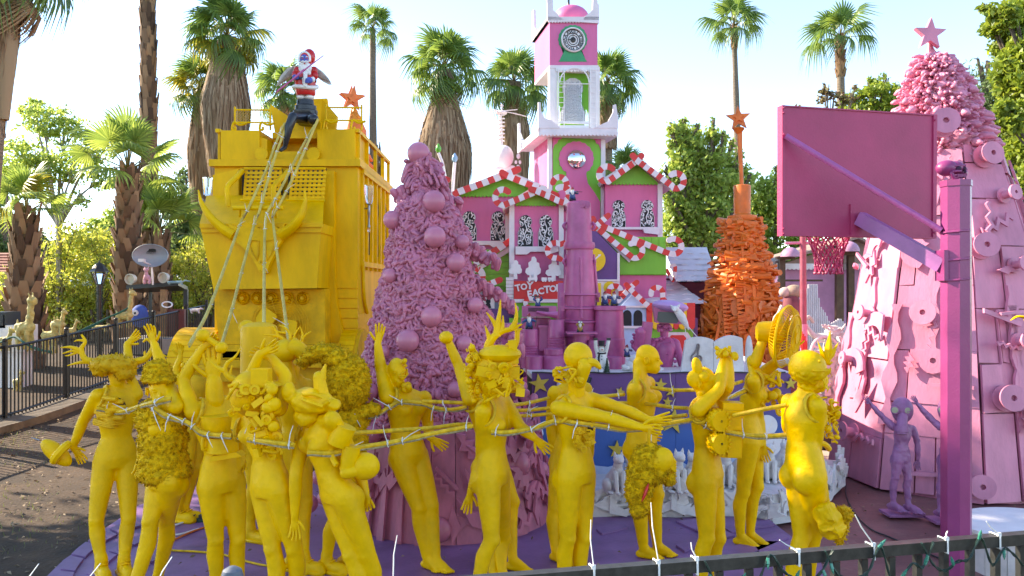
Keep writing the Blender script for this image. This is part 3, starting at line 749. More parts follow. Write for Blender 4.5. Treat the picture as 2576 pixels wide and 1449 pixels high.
for s in (-1, 1):
 mb.tube([SP.pt(659 + s * x, y, k1 + .125) for x, y in ((8, 606), (26, 604), (31, 618), (22, 640), (13, 655), (9, 640))], .012, 6, closed=True)
 mb.tube(hp([(659 + s * 4, 655, .125), (659 + s * 5, 662, .125)]), [.012, .016], 6)
mb.tube([SP.pt(661 + 8 * math.cos(a), 677 + 6 * math.sin(a), k1 + .13) for a in [.3 + i * .3 for i in range(9)]], .01, 6)
part('skull_relief', mb, YELD, sle)
# reins rod
mb = MB(); mb.tube([SP.pt(587, 523, k1 + .2), SP.pt(712, 523, k1 + .2)], .031, 10); mb.tube([SP.pt(605, 525, k1 + .2), SP.pt(603, 545, k1 + .05)], .012, 6); mb.tube([SP.pt(692, 525, k1 + .2), SP.pt(694, 548, k1 + .05)], .012, 6)
part('rein_rod', mb, YEL, sle)
# woven strap seats
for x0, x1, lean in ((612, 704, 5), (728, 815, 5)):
 mb = MB()
 n = 8
 for i in range(n):
  x = lerp(x0 + 3, x1 - 3, i / (n - 1)); hw = (x1 - x0) / n * .30
  mb.panel(SP, [(x - hw + lean, 428), (x + hw + lean, 428), (x + hw - 1, 500), (x - hw - 1, 500)], .008, .30)
 for j in range(7):
  y = 432 + j * 10.3
  mb.rect(SP, x0 + lean * (1 - j / 7) - 1, y, x1 + lean * (1 - j / 7) + 1, y + 6.2, .008, .312 + .004 * (j % 2))
 part('seat_webbing', mb, YEL, sle); mb = MB(); mb.rect(SP, x0 - 3, 424, x1 + 6, 506, .02, .06); part('seat_shade_panel', mb, BLACK, sle)  # black panel behind the webbing paints the shade of the recess
 mb = MB(); mb.tube(spline([SP.pt(x0 + 2, 424, .32), SP.pt(x1 + 4, 424, .32)], 3), .018, 6)
 mb.tube([SP.pt(x0 - 8, 503, .62), SP.pt(x1 + 2, 505, .62)], .018, 6)
 mb.tube(spline([SP.pt(x0 - 2, 430, .32), SP.pt(x0 - 16, 445, .45), SP.pt(x0 - 38, 468, .62), SP.pt(x0 - 40, 490, .66), SP.pt(x0 - 37, 520, .66)], 5), [.035] * 20 + [.03], 8)
 part('seat_frame', mb, YEL, sle)
# throne seat on top
mb = MB(); mb.rect(SP, 685, 333, 797, 348, .7, -.25); part('throne_bench', mb, YELB, sle)
mb = MB(); mb.panel(SP, [(680, 262), (722, 290), (722, 333), (691, 333)], .08, -.45); part('throne_side', mb, YELB, sle)
mb = MB(); mb.panel(SP, [(810, 250), (822, 262), (848, 292), (844, 326), (806, 326)], .08, -.45); part('throne_side', mb, YELB, sle)
mb = MB(); mb.panel(SP, [(742, 262), (760, 250), (822, 247), (824, 262), (810, 330), (735, 330)], .08, -.9); part('throne_back', mb, YELB, sle)
mb = MB(); mb.rect(SP, 722, 305, 806, 335, .5, -.3); part('throne_cushion', mb, YEL, sle)
# wire railings with scrolls
def railing(x0, x1, y0, y1, sx, k):
 mb = MB()
 c = [SP.pt(x0, y0, k), SP.pt(x1, y0 + 1, k), SP.pt(x1, y1, k), SP.pt(x0, y1, k)]
 mb.tube([c[0], c[1]], .012, 6); mb.tube([c[3], c[2]], .012, 6)
 zz = SP.pt(x0, 328, k).z
 mb.tube([c[0] + V((0, 0, .04)), V((c[0].x, c[0].y, zz))], .014, 6); mb.tube([c[1] + V((0, 0, .04)), V((c[1].x, c[1].y, zz))], .014, 6)
 part('railing', mb, YEL, sle)
 mb = MB()
 w = c[1] - c[0]; h = c[3] - c[0]; n = int(w.length / .035)
 for i in range(-8, n + 9):
  for s in (1, -1):
   a = i / n; b = a + s * h.length / w.length
   t0, t1 = 0, 1
   if b != a:
    ts = sorted(((0 - a) / (b - a), (1 - a) / (b - a))); t0 = max(0, ts[0]); t1 = min(1, ts[1])
   if t1 > t0: mb.beam(c[0] + w * (a + (b - a) * t0) + h * t0, c[0] + w * (a + (b - a) * t1) + h * t1, .003, .003)
 part('wire_mesh', mb, YEL, sle, kind='stuff')
 for x in (x0 + (12 if sx > 0 else -24), x1 + (-12 if sx < 0 else -8)):
  mb = MB()
  mb.tube(spline([SP.pt(x + 18 * sx, y1 + 2, k + .05), SP.pt(x, y1 + 6, k + .05), SP.pt(x - 14 * sx, y1, k + .05), SP.pt(x - 19 * sx, 325, k + .05), SP.pt(x - 11 * sx, 326, k + .05), SP.pt(x - 11 * sx, 319, k + .05)], 5), .018, 6); part('scroll', mb, YEL, sle)
railing(591, 680, 276, 308, 1, -.15)
railing(820, 910, 270, 303, 1, -.15)
# barrel wheel covers
for x0, x1, yt, nm in ((437, 577, 827, 'l'), (856, 910, 827, 'r')):
 A = P(x0, 930, 10.6); B = P(x1, 930, 10.6)
 cx = (A.x + B.x) / 2; w_ = B.x - A.x
 zt_ = P(0, yt, 10.6).z
 nb = 13
 for i in range(nb):
  a0 = lerp(-.15, 1.75, i / nb); a1 = lerp(-.15, 1.75, (i + .93) / nb)
  r = .62; c0 = V((0, 10.95, zt_ - r))
  mb = MB(); pts = []
  for a, q in ((a0, r), (a1, r), (a1, r - .03), (a0, r - .03)): pts.append(V((A.x, c0.y - q * math.cos(a), c0.z + q * math.sin(a))))
  mb.prism(pts, (w_ * .72, 0, 0)); part('wheel_cover_board', mb, YELB, sle)
 mb = MB(); c0 = V((A.x + w_ * .72, 10.95, zt_ - .62))
 mb.prism([c0 + V((0, -.6 * math.cos(a), .6 * math.sin(a))) for a in [lerp(-.15, 3.3, i / 16) for i in range(17)]], (.05, 0, 0)); part('wheel_cover_end', mb, YELD, sle)
# glass wall lamps
def sconce(x, y, d, label):
 c = P(x, y, d); t = thing('wall_lamp', label, 'wall lamp', c, 'glass wall lamps of the sleigh')
 mb = MB(); mb.lathe([(.001, -.30), (.022, -.29), (.022, -.27), (.013, -.25), (.013, -.12), (.02, -.11), (.02, 0), (.013, .02), (.035, .04)], c, 10); mb.tube([c + V((0, .02, -.02)), c + V((-.12, .1, -.02))], .012, 6); mb.lathe([(.05, 0), (.05, .02), (.02, .05)], c + V((-.14, .12, -.03)), 12, (1, -.5, 0)); part('bracket', mb, GREYM, t)
 mb = MB(); mb.tube([c + V((0, 0, h)) for h in (.04, .07, .2, .30)], [.035, .055, .062, .07], 14, cap=False); part('glass_shade', mb, GLASS, t)
 mb = MB(); mb.ell(c + V((0, 0, -.33)), .025); part('drop', mb, GLASS, t)
sconce(928, 520, 11.2, 'glass torch lamp on the right wall of the yellow sleigh')
sconce(522, 500, 11.4, 'glass torch lamp standing out at the left horn of the sleigh')
# ---------------------------------------------------------------- Santa with rifle on the sleigh
SK = mat('blue_skin_paint', (.06, .10, .42), .5, .1, 8); SRED = mat('glossy_santa_red', (.62, .012, .012), .28, .1, 5, .1); SW = mat('santa_white_plastic', (.82, .80, .76), .4, .05)
PINKG = mat('pink_gun_paint', (.60, .12, .33), .4, .1); WINGM = mat('wing_feather_cream', (.70, .62, .54), .7, .2)
d = 10.95
def S(x, y, k=0.0): return P(x, y, d - k)
sb = S(765, 330); st = thing('santa_figure', 'blue faced winged Santa figure on black mannequin hips on top of the sleigh', 'statue', sb)
px = d / F
mb = MB()
# coat: lofted body from bottom hem to shoulders
def ringp(x, y, rx, ry, n=18):
 c = S(x, y); return [c + V((rx * px * math.cos(a), ry * px * math.sin(a), 0)) for a in [2 * math.pi * i / n for i in range(n)]]
mb.loft([ringp(769, 241, 22, 18), ringp(769, 236, 25, 20), ringp(768, 225, 26, 21), ringp(768, 212, 26, 21), ringp(768, 203, 27, 22), ringp(768, 192, 25, 20), ringp(768, 180, 24, 18), ringp(769, 170, 20, 15), ringp(769, 163, 10, 9)])
part('coat', mb, SRED, st)
mb = MB()
mb.tube([S(768 + 30 * math.cos(a), 219 + 1.5 * math.sin(a * 2), 23 * px * -math.sin(a) * -1) for a in [i * 6.283 / 24 for i in range(24)]], 5.2 * px, 8, closed=True)
mb.capsule(S(768, 186, .13), S(768, 216, .14), 5 * px, 5.5 * px)
for s, x in ((-1, 758), (1, 779)):
 mb.ell(S(x, 245), (12 * px, 12 * px, 7 * px));
mb.ell(S(787, 200, .14), (6 * px, 6 * px, 7 * px)); mb.ell(S(745, 194, .1), (5 * px, 5 * px, 6 * px))
part('fur_trim', mb, SW, st)
mb = MB(); mb.loft([ringp(769, 206, 27.5, 22.5), ringp(769, 199, 27.3, 22.3)]); part('belt', mb, BLACKG, st)
mb = MB(); b0 = S(769, 203, .15); mb.tube([b0 + V((x * px, -.002, z * px)) for x, z in ((-8, -6), (8, -6), (8, 6), (-8, 6))], 1.2 * px, 6, closed=True); part('buckle', mb, SW, st)
mb = MB()
for x, y, r in ((790, 178, 9), (792, 190, 9), (747, 178, 8), (742, 188, 8)): mb.ell(S(x, y, .03), (r * px, r * px, 11 * px))
part('sleeve', mb, SRED, st)
mb = MB(); mb.ell(S(778, 202, .17), (9 * px, 8 * px, 7.5 * px)); mb.ell(S(742, 194, .12), (7 * px, 7 * px, 6.5 * px));
for i in range(4): mb.capsule(S(770 - i * .4, 199 + i * 2.6, .18), S(776, 199 + i * 2.6, .2), 2 * px, 2.4 * px, 6); mb.capsule(S(742 + i * 2.2, 198, .17), S(745 + i * 2, 190, .18), 2 * px, 2 * px, 6)
part('mitten', mb, SK, st)
mb = MB(); mb.ell(S(769, 150), (17 * px, 17 * px, 20 * px), n=16, m=12); mb.ell(S(778, 143, -.03), (16 * px, 17 * px, 20 * px)); part('hood', mb, SRED, st)
mb = MB()
mb.ell(S(766, 149, .055), (11 * px, 9 * px, 13 * px), n=16, m=12); mb.ell(S(766, 152, .115), (2.4 * px, 2.5 * px, 3.2 * px)); part('face', mb, SK, st)
mb = MB(); mb.tube([S(766 + 13 * math.cos(a), 147 - 15 * math.sin(a), .05) for a in [rad(-30 + i * 12) for i in range(21)]], 3.8 * px, 8)
part('hood_fur', mb, SW, st)
mb = MB(); mb.ell(S(768, 172, .07), (17 * px, 11 * px, 16 * px)); mb.ell(S(764, 162, .08), (13 * px, 9 * px, 8 * px));
for i in range(14): mb.ell(S(756 + R.uniform(0, 26), 166 + R.uniform(0, 20), .1), (5 * px, 5 * px, 6 * px), n=8, m=6)
part('beard', mb, SW, st)
mb = MB(); mb.tube(spline([S(757, 156, .12), S(762, 154, .15), S(766, 156, .15), S(770, 154, .15), S(776, 156, .12)], 4), [1, 1.6, 2.2, 2.5, 2.6, 2.4, 2.2, 1.8, 1.8, 2.2, 2.4, 2.6, 2.4, 2.2, 1.6, 1.2, 1] and [2.0 * px] * 17, 6)
for s in (-1, 1): mb.tube([S(766 + s * 3, 143.5, .125), S(766 + s * 6, 142, .12), S(766 + s * 9, 143.5, .10)], 1.1 * px, 6)
part('moustache', mb, SW, st)
mb = MB()
for s in (-1, 1): mb.ell(S(766 + s * 4.6, 147.2, .125), (1.9 * px, 1.2 * px, 1.3 * px), n=8, m=6)
part('eye', mb, REDP, st)
mb = MB(); mb.ell(S(766, 159.5, .15), (2.4 * px, 1.2 * px, 1.4 * px)); part('mouth', mb, REDP, st)
# wings
for s, o, label in ((-1, [(742, 164), (722, 172), (706, 190), (698, 208), (697, 216), (712, 206), (722, 200), (736, 190)], None), (1, [(794, 168), (812, 180), (826, 196), (834, 212), (826, 212), (812, 205), (800, 196), (793, 188)], None)):
 mb = MB(); mb.prism([S(x, y, -.12) for x, y in o], (0, .025, 0))
 for i in range(7):
  t = i / 6; a = V(o[0]).lerp(V(o[-1]), t) if False else None
  x0 = lerp(o[0][0], o[-1][0], t); y0 = lerp(o[0][1], o[-1][1], t); x1 = lerp(o[3][0], o[5][0], t); y1 = lerp(o[4][1] - 4, o[6][1] + 3, t)
  mb.tube([S(x0, y0, -.1), S(lerp(x0, x1, .5), lerp(y0, y1, .5) - 2, -.09), S(x1, y1, -.1)], [2.2 * px, 2.6 * px, 1.2 * px], 6, flat=.4)
 part('wing', mb, WINGM, st)
# boots, hips and leg (black mannequin)
mb = MB()
mb.loft([ringp(768, 254, 15, 13), ringp(768, 252, 21, 15), ringp(768, 264, 22, 16), ringp(769, 267, 27, 20), ringp(769, 277, 27, 20), ringp(768, 279, 31, 22), ringp(768, 289, 31, 22), ringp(768, 292, 26, 20), ringp(770, 303, 27, 22), ringp(772, 315, 20, 18)])
part('black_hips', mb, BLACKG, st)
mb = MB()
mb.capsule(S(775, 300, .1), S(737, 296, .55), 15 * px, 11 * px, 12); mb.capsule(S(737, 294, .55), S(727, 320, .58), 11.5 * px, 10.5 * px, 12); mb.capsule(S(727, 320, .58), S(717, 368, .55), 10.5 * px, 5.5 * px, 12); mb.capsule(S(717, 370, .55), S(707, 378, .66), 5.5 * px, 4 * px, 10)
mb.capsule(S(785, 300, .1), S(788, 300, .45), 16 * px, 13 * px, 12)
part('black_leg', mb, BLACKG, st)
# rifle, held in his hand
rb = S(745, 198, .22); rf = thing('rifle', 'pink rifle held diagonally across the Santa figure', 'rifle', rb)
def RF(t, o=0): return V((lerp(S(697, 228, .26).x, S(813, 139, .26).x, t), d - .26, lerp(S(697, 228, .26).z, S(813, 139, .26).z, t))) + V((.61, 0, .79)) * o * px
mb = MB(); off = V((0, .035, 0))
mb.prism([RF(-.01, 4), RF(.0, -8), RF(.16, -6), RF(.27, -4), RF(.36, -6), RF(.62, -3), RF(.62, 3), RF(.34, 4), RF(.24, 3)], off); part('stock', mb, PINKG, rf)
mb = MB(); mb.tube([RF(.36, 3) + off * .5, RF(.99, 1.2) + off * .5], [2.0 * px, 1.2 * px], 8); mb.tube([RF(.97, .8) + off * .5, RF(.975, 4) + off * .5], .9 * px, 5); mb.beam(RF(.40, 6) + off * .5, RF(.56, 5) + off * .5, .02, .02); mb.tube(spline([RF(.33, -5) + off * .5, RF(.36, -10) + off * .5, RF(.41, -5) + off * .5], 4), .8 * px, 5); part('barrel', mb, PINKG, rf)
# orange tree with star standing behind the sleigh on the right
d2 = 15.0
def O(x, y): return P(x, y, d2)
base = V((O(893, 0).x, d2, 0)); base.z = gh(base.x, base.y)
ot = thing('orange_star_tree', 'orange foam tree with a five pointed star behind the right roof rail of the sleigh', 'sculpture', base)
mb = MB(); mb.tube([base, O(893, 330), O(889, 272)], [.35, .22, .05], 12)
for i in range(60):
 t = R.random(); c = V(O(893, lerp(278, 420, t))); a = R.uniform(0, 6.28); r = lerp(.05, .34, t)
 mb.capsule(c + V((math.cos(a), math.sin(a), 0)) * r * .6, c + V((math.cos(a), math.sin(a), -.3)) * r * 1.15, .06, .04, 7, 2)
part('foam_trunk', mb, ORANGE, ot)
op = Plane(888, d2 - .1, .35)
mb = MB(); mb.panel(op, star(888, 247, 34, .12, .40), .06, 0); part('star', mb, ORANGE, ot)
mb = MB(); mb.panel(op, star(887, 249, 13, .12, .40), .03, .035); part('inner_star', mb, ORANGE, ot)
op2 = Plane(882, d2 + .35, .35); mb = MB(); mb.panel(op2, star(883, 247, 33, .05, .40), .05, 0); part('rear_star', mb, ORANGE, ot)
# ---------------------------------------------------------------- the toy factory
fb = P(1400, CY, 14.6); fb.z = gh(fb.x, fb.y)
fac = thing('toy_factory', 'pink green and white gingerbread toy factory with clock tower and candy cane gables', 'building', fb)
FZ = fb.z
def wall(pl, x0, y0, x1, depth, m, name='wall', k=0.0, y1=None):
 mb = MB(); a = pl.pt(x0, y0, k); b = pl.pt(x1, y0, k); zb = FZ - .1 if y1 is None else pl.pt(x0, y1, k).z
 mb.prism([a, b, V((b.x, b.y, zb)), V((a.x, a.y, zb))], -pl.n * depth); return part(name, mb, m, fac)
def pan(name, pl, pix, m, t=.02, k=.02, parent=None):
 mb = MB(); mb.panel(pl, pix, t, k); return part(name, mb, m, parent or fac)
def rec(name, pl, x0, y0, x1, y1, m, t=.03, k=.03, parent=None):
 return pan(name, pl, [(x0, y0), (x1, y0), (x1, y1), (x0, y1)], m, t, k, parent)
def scal(x0, x1, y, n, r):
 """scalloped lower edge from x1 back to x0"""
 out = []
 for i in range(n):
  a0 = lerp(x1, x0, i / n); a1 = lerp(x1, x0, (i + 1) / n)
  for k in range(5):
   t = k / 5; out.append((lerp(a0, a1, t), y + r * math.sin(math.pi * t)))
 out.append((x0, y)); return out
def keyhole(cx, cy, r, neck_y, neck_w, flare, bottom, sc=1.6, n=12, flare_y=None):
 pts = []
 pts = [(cx + (r + sc * abs(math.sin(n * .5 * t))) * math.sin(t), cy - (r + sc * abs(math.sin(n * .5 * t))) * math.cos(t)) for t in [lerp(-rad(145), rad(145), i / 60) for i in range(61)]]
 fy = flare_y or bottom
 right = [(cx + neck_w, neck_y), (cx + neck_w * 1.15, lerp(neck_y, fy, .3)), (cx + lerp(neck_w, flare, .6), lerp(neck_y, fy, .65)), (cx + flare * .9, lerp(neck_y, fy, .85)), (cx + flare, fy)]
 if fy != bottom: right.append((cx + flare, bottom))
 left = [(2 * cx - x, y) for x, y in reversed(right)]
 return pts + right + left
def cane(pl, path, wpx, k, n, first=0, t=.03, label=None):
 """flat candy cane cut from board: red and white stripes along a pixel path"""
 pts = [V((x, y, 0)) for x, y in path]
 L = [0]
 for a, b in zip(pts, pts[1:]): L.append(L[-1] + (b - a).length)
 tot = L[-1]
 def at(s):
  s = max(0, min(tot, s))
  for i in range(len(L) - 1):
   if s <= L[i + 1] or i == len(L) - 2:
    q = pts[i].lerp(pts[i + 1], (s - L[i]) / max(1e-6, L[i + 1] - L[i]));
    a = pts[max(0, i - 1)]; b = pts[min(len(pts) - 1, i + 2)]
    d = (b - a).normalized(); return q, V((-d.y, d.x, 0))
 mb = MB(); h = wpx / 2
 for i in range(n):
  mb.cur = (i + first) % 2
  s0, s1 = tot * i / n, tot * (i + 1) / n; m = 5; A = []; B = []
  for j in range(m + 1):
   s = lerp(s0, s1, j / m); q, nn = at(s); A.append(q + nn * h); B.append(q - nn * h)
  if i == 0:
   q, nn = at(0); d = V((nn.y, -nn.x, 0));
   cap = [q + (nn * math.cos(a) - d * math.sin(a)) * h for a in [math.pi * c / 6 for c in range(1, 6)]]
   out = A + B[::-1] + cap[::-1]
  elif i == n - 1:
   q, nn = at(tot); d = V((nn.y, -nn.x, 0));
   cap = [q + (nn * math.cos(a) + d * math.sin(a)) * h for a in [math.pi * c / 6 for c in range(1, 6)]]
   out = A + cap + B[::-1]
  else: out = A + B[::-1]
  mb.panel(pl, [(p.x, p.y) for p in out], t, k)
 return part('candy_cane', mb, [REDP, WHITEP], fac, label, smooth=False)
def arc(cx, cy, r, a0, a1, n=10):
 return [(cx + r * math.cos(rad(lerp(a0, a1, i / n))), cy + r * math.sin(rad(lerp(a0, a1, i / n)))) for i in range(n + 1)]
def text_part(txt, pl, x, y, hpx, k, m, parent, rot=0.0, depth=.012, bold=0.0, name='letter', cx=True):
 cu = bpy.data.curves.new('t', 'FONT'); cu.body = txt; cu.size = 1; cu.extrude = .02; cu.offset = bold
 cu.align_x = 'CENTER'; cu.align_y = 'CENTER'; cu.resolution_u = 3
 ob = bpy.data.objects.new('t', cu); COL.objects.link(ob)
 dg = bpy.context.evaluated_depsgraph_get(); me = bpy.data.meshes.new_from_object(ob.evaluated_get(dg))
 bpy.data.objects.remove(ob); me.name = name
 c = pl.pt(x, y, k); sz = (pl.pt(x, y + hpx, k) - c).length / .73
 up = V((0, 0, 1)); u = pl.u
 ru = u * math.cos(rot) + up * math.sin(rot); rv = -u * math.sin(rot) + up * math.cos(rot)
 M = Matrix((ru * sz, rv * sz, pl.n * depth / .02)).transposed().to_4x4(); M.translation = c - wpos(parent)
 me.transform(M); me.materials.clear(); me.materials.append(m)
 o = bpy.data.objects.new(name, me); o.parent = parent; COL.objects.link(o); WP[o.name] = wpos(parent); return o
def scroll_window(pl, x0, x1, y0, y1, seed, k=.012):
 cx = (x0 + x1) / 2; w = (x1 - x0) / 2; r = w * .80
 ky = keyhole(cx, y0 + r + 3, r, y0 + 2 * r + 1, w * .72, w, y1, sc=1.2, n=12, flare_y=y0 + 2.7 * r + 4)
 win = pan('window', pl, ky, BLACK, .02, k)
 rr = random.Random(seed); mb = MB()
 def inside(x, y):
  c = False; j = len(ky) - 1
  for i in range(len(ky)):
   (xi, yi), (xj, yj) = ky[i], ky[j]
   if (yi > y) != (yj > y) and x < (xj - xi) * (y - yi) / (yj - yi) + xi: c = not c
   j = i
  return c
 def strip(pts, wd):
  run = []
  for p in pts + [(1e9, 1e9)]:
   if inside(*p): run.append(p)
   else:
    if len(run) > 2:
     A = []; B = []
     for i, q in enumerate(run):
      a = run[max(0, i - 1)]; b = run[min(len(run) - 1, i + 1)]; dx, dy = b[0] - a[0], b[1] - a[1]; L = math.hypot(dx, dy) or 1
      h = wd * (.35 + .65 * math.sin(math.pi * (i + .5) / len(run))) / 2
      A.append((q[0] - dy / L * h, q[1] + dx / L * h)); B.append((q[0] + dy / L * h, q[1] - dx / L * h))
     for i in range(len(run) - 1): mb.panel(pl, [A[i], A[i + 1], B[i + 1], B[i]], .006, k + .012)
    run = []
 for s in (-1, 1):
  for i in range(8):
   x = cx + s * rr.uniform(.1, .85) * w; y = lerp(y0 + 4, y1 - 3, (i + rr.random()) / 8); R0 = rr.uniform(5.0, 8.5); a0 = rr.uniform(0, 6.28); dr = s * rr.choice((1, -1))
   strip([(x + R0 * (1 - .8 * j / 16) * math.cos(a0 + dr * j * .42), y + R0 * (1 - .8 * j / 16) * math.sin(a0 + dr * j * .42)) for j in range(17)], 3.2)
  strip([(cx + s * w * (.15 + .7 * math.sin(j / 14 * 2.6)), lerp(y1, y0, j / 14)) for j in range(15)], 3.0)
 strip([(cx + 3 * math.sin(j), lerp(y1, y0, j / 14)) for j in range(15)], 2.5)
 for a, b in zip(ky, ky[1:] + ky[:1]):
  dx, dy = b[0] - a[0], b[1] - a[1]; L = math.hypot(dx, dy)
  if L > .3: mb.panel(pl, [a, b, (b[0] * .96 + cx * .04, b[1]), (a[0] * .96 + cx * .04, a[1])], .006, k + .012)
 part('scroll_lattice', mb, WHITE, win, smooth=False)
 return win
def gable_roof(pl, xl, yl, xa, ya, xr, yr, depth, m, k=.25, t=.07):
 for (x0, y0), (x1, y1) in (((xl, yl), (xa, ya)), ((xa, ya), (xr, yr))):
  mb = MB(); a, b = pl.pt(x0, y0, k), pl.pt(x1, y1, k); nrm = (b - a).cross(pl.n).normalized()
  if nrm.z < 0: nrm = -nrm
  mb.prism([a, b, b + nrm * t, a + nrm * t], -pl.n * depth); part('roof_slope', mb, m, fac)
# --- tower
TW = Plane(1384, 14.4, rad(11))
def tower_box(name, x0, x1, y0, y1, m, depth, k=0.0):
 mb = MB(); a, b, c, d_ = TW.pt(x0, y0, k), TW.pt(x1, y0, k), TW.pt(x1, y1, k), TW.pt(x0, y1, k)
 mb.prism([a, b, V((b.x, b.y, d_.z)), d_], -TW.n * depth); return part(name, mb, m, fac)
TD = 1.25
tower_box('tower_wall', 1381, 1522, 337, 760, PINKW, TD)
for x0, x1 in ((1379, 1389), (1512, 1523)): rec('corner_trim', TW, x0, 338, x1, 560, WHITEP, .06, .03)
pan('arch_panel', TW, [(1391, 340), (1397, 356), (1391, 372), (1391, 600), (1511, 600), (1511, 372), (1505, 356), (1500, 341)][::-1], GREEN, .015, .012)
for s, x in ((1, 1391), (-1, 1511)):
 pan('arch_corner', TW, [(x, 341), (x + s * 26, 341), (x + s * 22, 349), (x + s * 14, 351), (x + s * 11, 360), (x + s * 4, 364), (x, 376)], PINKW, .015, .028)
pan('keyhole_panel', TW, keyhole(1450, 399, 42, 441, 25, 60, 640, 2.4, 18, flare_y=508), PINKW, .015, .028)
mb = MB(); c = TW.pt(1450, 401, .05); mb.lathe([(.165, 0), (.165, .02), (.14, .045), (.04, .06), (.001, .062)], c, 28, TW.n); hub = part('chrome_hubcap', mb, CHROME, fac)
for i in range(5):
 a = rad(90 + 72 * i); mb = MB(); mb.ell(c + TW.n * .05 + (TW.u * math.cos(a) + V((0, 0, -math.sin(a)))) * .10, (.014, .008, .016), n=8, m=6); part('red_lug', mb, REDP, hub)
# left face patches are plain pink; balcony
mb = MB(); q = [TW.pt(1354, 322, .32), TW.pt(1555, 324, .32)];
tower_box('balcony_deck', 1354, 1554, 322, 336, WHITEP, TD + .62, .32)
pan('balcony_valance', TW, [(1354, 332), (1555, 332)] + scal(1354, 1555, 338, 22, 4), WHITEP, .025, .345)
for pts in ([(1354, 322), (1354, 257), (1360, 257), (1362, 283), (1370, 297), (1388, 303), (1404, 315), (1409, 322)], [(1555, 322), (1555, 297), (1550, 262), (1543, 264), (1542, 283), (1530, 305), (1508, 315), (1492, 322)]):
 pan('parapet', TW, pts, WHITEP, .04, .33)
# left side parapet and valance
TL = TW.n * 1.0
def side_panel(name, zpts, k_off, m):
 """panel on the tower's left flank; points are (distance back, z)"""
 a = TW.pt(1354, 330, .32); mb = MB(); mb.prism([a + V((0, 0, z)) - TW.n * b for b, z in zpts], TW.u * .04); return part(name, mb, m, fac)
za = TW.pt(1354, 322, .32).z; z0 = TW.pt(1354, 330, .32).z
side_panel('parapet', [(1.85, za - z0), (1.85, .5), (1.75, .5), (1.7, .3), (1.5, .15), (1.3, za - z0)], 0, WHITEP)
side_panel('side_valance', [(0, .05), (1.85, .05), (1.85, -.08), (0, -.08)], 0, WHITEP)
# open belvedere with columns
for x0, x1, back in ((1383, 1403, .04), (1486, 1506, .04)):
 tower_box('column', x0, x1, 168, 322, WHITE, .14, back - .04)
 tower_box('rear_column', x0 + 3, x1 + 3, 168, 322, WHITE, .14, -1.0)
for x in (1405, 1485):
 mb = MB(); mb.tube([TW.pt(x, 172, .05), TW.pt(x, 320, .05)], .012, 6); mb.tube([TW.pt(x + (14 if x < 1450 else 15), 172, .05), TW.pt(x + (14 if x < 1450 else 15), 320, .05)], .009, 6)
 for y in range(180, 320, 13): mb.tube([TW.pt(x, y, .05), TW.pt(x + 14, y, .05)], .006, 5)
 part('trellis', mb, WHITE, fac)
pan('belvedere_valance', TW, [(1398, 170), (1487, 170)] + scal(1398, 1487, 177, 10, 3.5), WHITE, .03, .02)
mb = MB(); mb.tube([TW.pt(x, y, .06) for x, y in arc(1445, 208, 37, 180, 360, 14)], .012, 6); mb.tube([TW.pt(1408, 211, .06), TW.pt(1484, 211, .06)], .008, 5); part('white_arch_hoop', mb, WHITE, fac)
pan('green_screen', TW, [(1404, 178), (1479, 178), (1481, 284), (1474, 272), (1470, 322), (1409, 322), (1409, 262), (1404, 276)], GREEN, .03, -.25)
kp = keyhole(1441, 222, 25, 246, 17, 31, 310, 1.2, 12, flare_y=282)
cur = pan('crystal_curtain', TW, kp, mat('silver_bead_curtain', (.62, .62, .64), .3, .2, 60, .4, 150, stretch=(1, 1, .05)), .02, -.22)
mb = MB()
for i in range(24):
 x = lerp(1415, 1467, i / 23); y0 = 204 if abs(x - 1441) < 16 else (216 if abs(x - 1441) < 22 else 275);
 y = y0 + R.uniform(0, 6)
 while y < 306: L = R.uniform(5, 13); mb.tube([TW.pt(x, y, -.2), TW.pt(x, min(309, y + L), -.2)], .007, 4); y += L + 1
part('bead_string', mb, mat('silver_beads', (.75, .75, .77), .25, .2, 80, metal=.6), cur, kind='stuff')
tower_box('belvedere_rail', 1406, 1482, 305, 309, WHITE, .05, .0); tower_box('belvedere_rail', 1406, 1482, 315, 322, WHITE, .05, .0)
tower_box('floor_slab', 1383, 1506, 164, 171, WHITEP, TD, .01)
# clock chamber
tower_box('clock_chamber', 1383, 1503, 53, 166, PINKW, TD)
pan('green_keyhole', TW, keyhole(1441, 99, 35, 126, 21, 35, 155, 2.0, 18, flare_y=153), DGREEN, .012, .008)
mb = MB(); c = TW.pt(1441, 101, .02); mb.lathe([(.225, 0), (.225, .035), (.205, .05), (.195, .035), (.195, .0)], c, 36, TW.n, cap=False); clock = part('clock', mb, WHITE, fac)
mb = MB(); mb.lathe([(.20, 0), (.20, .012)], c, 36, TW.n); part('clock_face', mb, mat('clock_face_white', (.75, .75, .76), .5, .05), clock)
mb = MB()
for r, w_ in ((.19, .008), (.122, .007), (.085, .006)): mb.tube([c + TW.n * .018 + TW.u * r * math.cos(a) + V((0, 0, r * math.sin(a))) for a in [i * 6.283 / 36 for i in range(36)]], w_, 5, closed=True)
mb.lathe([(.05, .012), (.05, .026), (.03, .032)], c, 20, TW.n)
part('clock_ring', mb, STEELB, clock)
for i, nme in enumerate(('XII', 'I', 'II', 'III', 'IIII', 'V', 'VI', 'VII', 'VIII', 'IX', 'X', 'XI')):
 a = rad(30 * i); sx, sy = 1441 + 21.8 * math.sin(a), 101 - 21.8 * math.cos(a)
 text_part(nme, TW, sx, sy, 9, .036, BLACKG, clock, rot=-a, depth=.003, bold=.02, name='numeral')
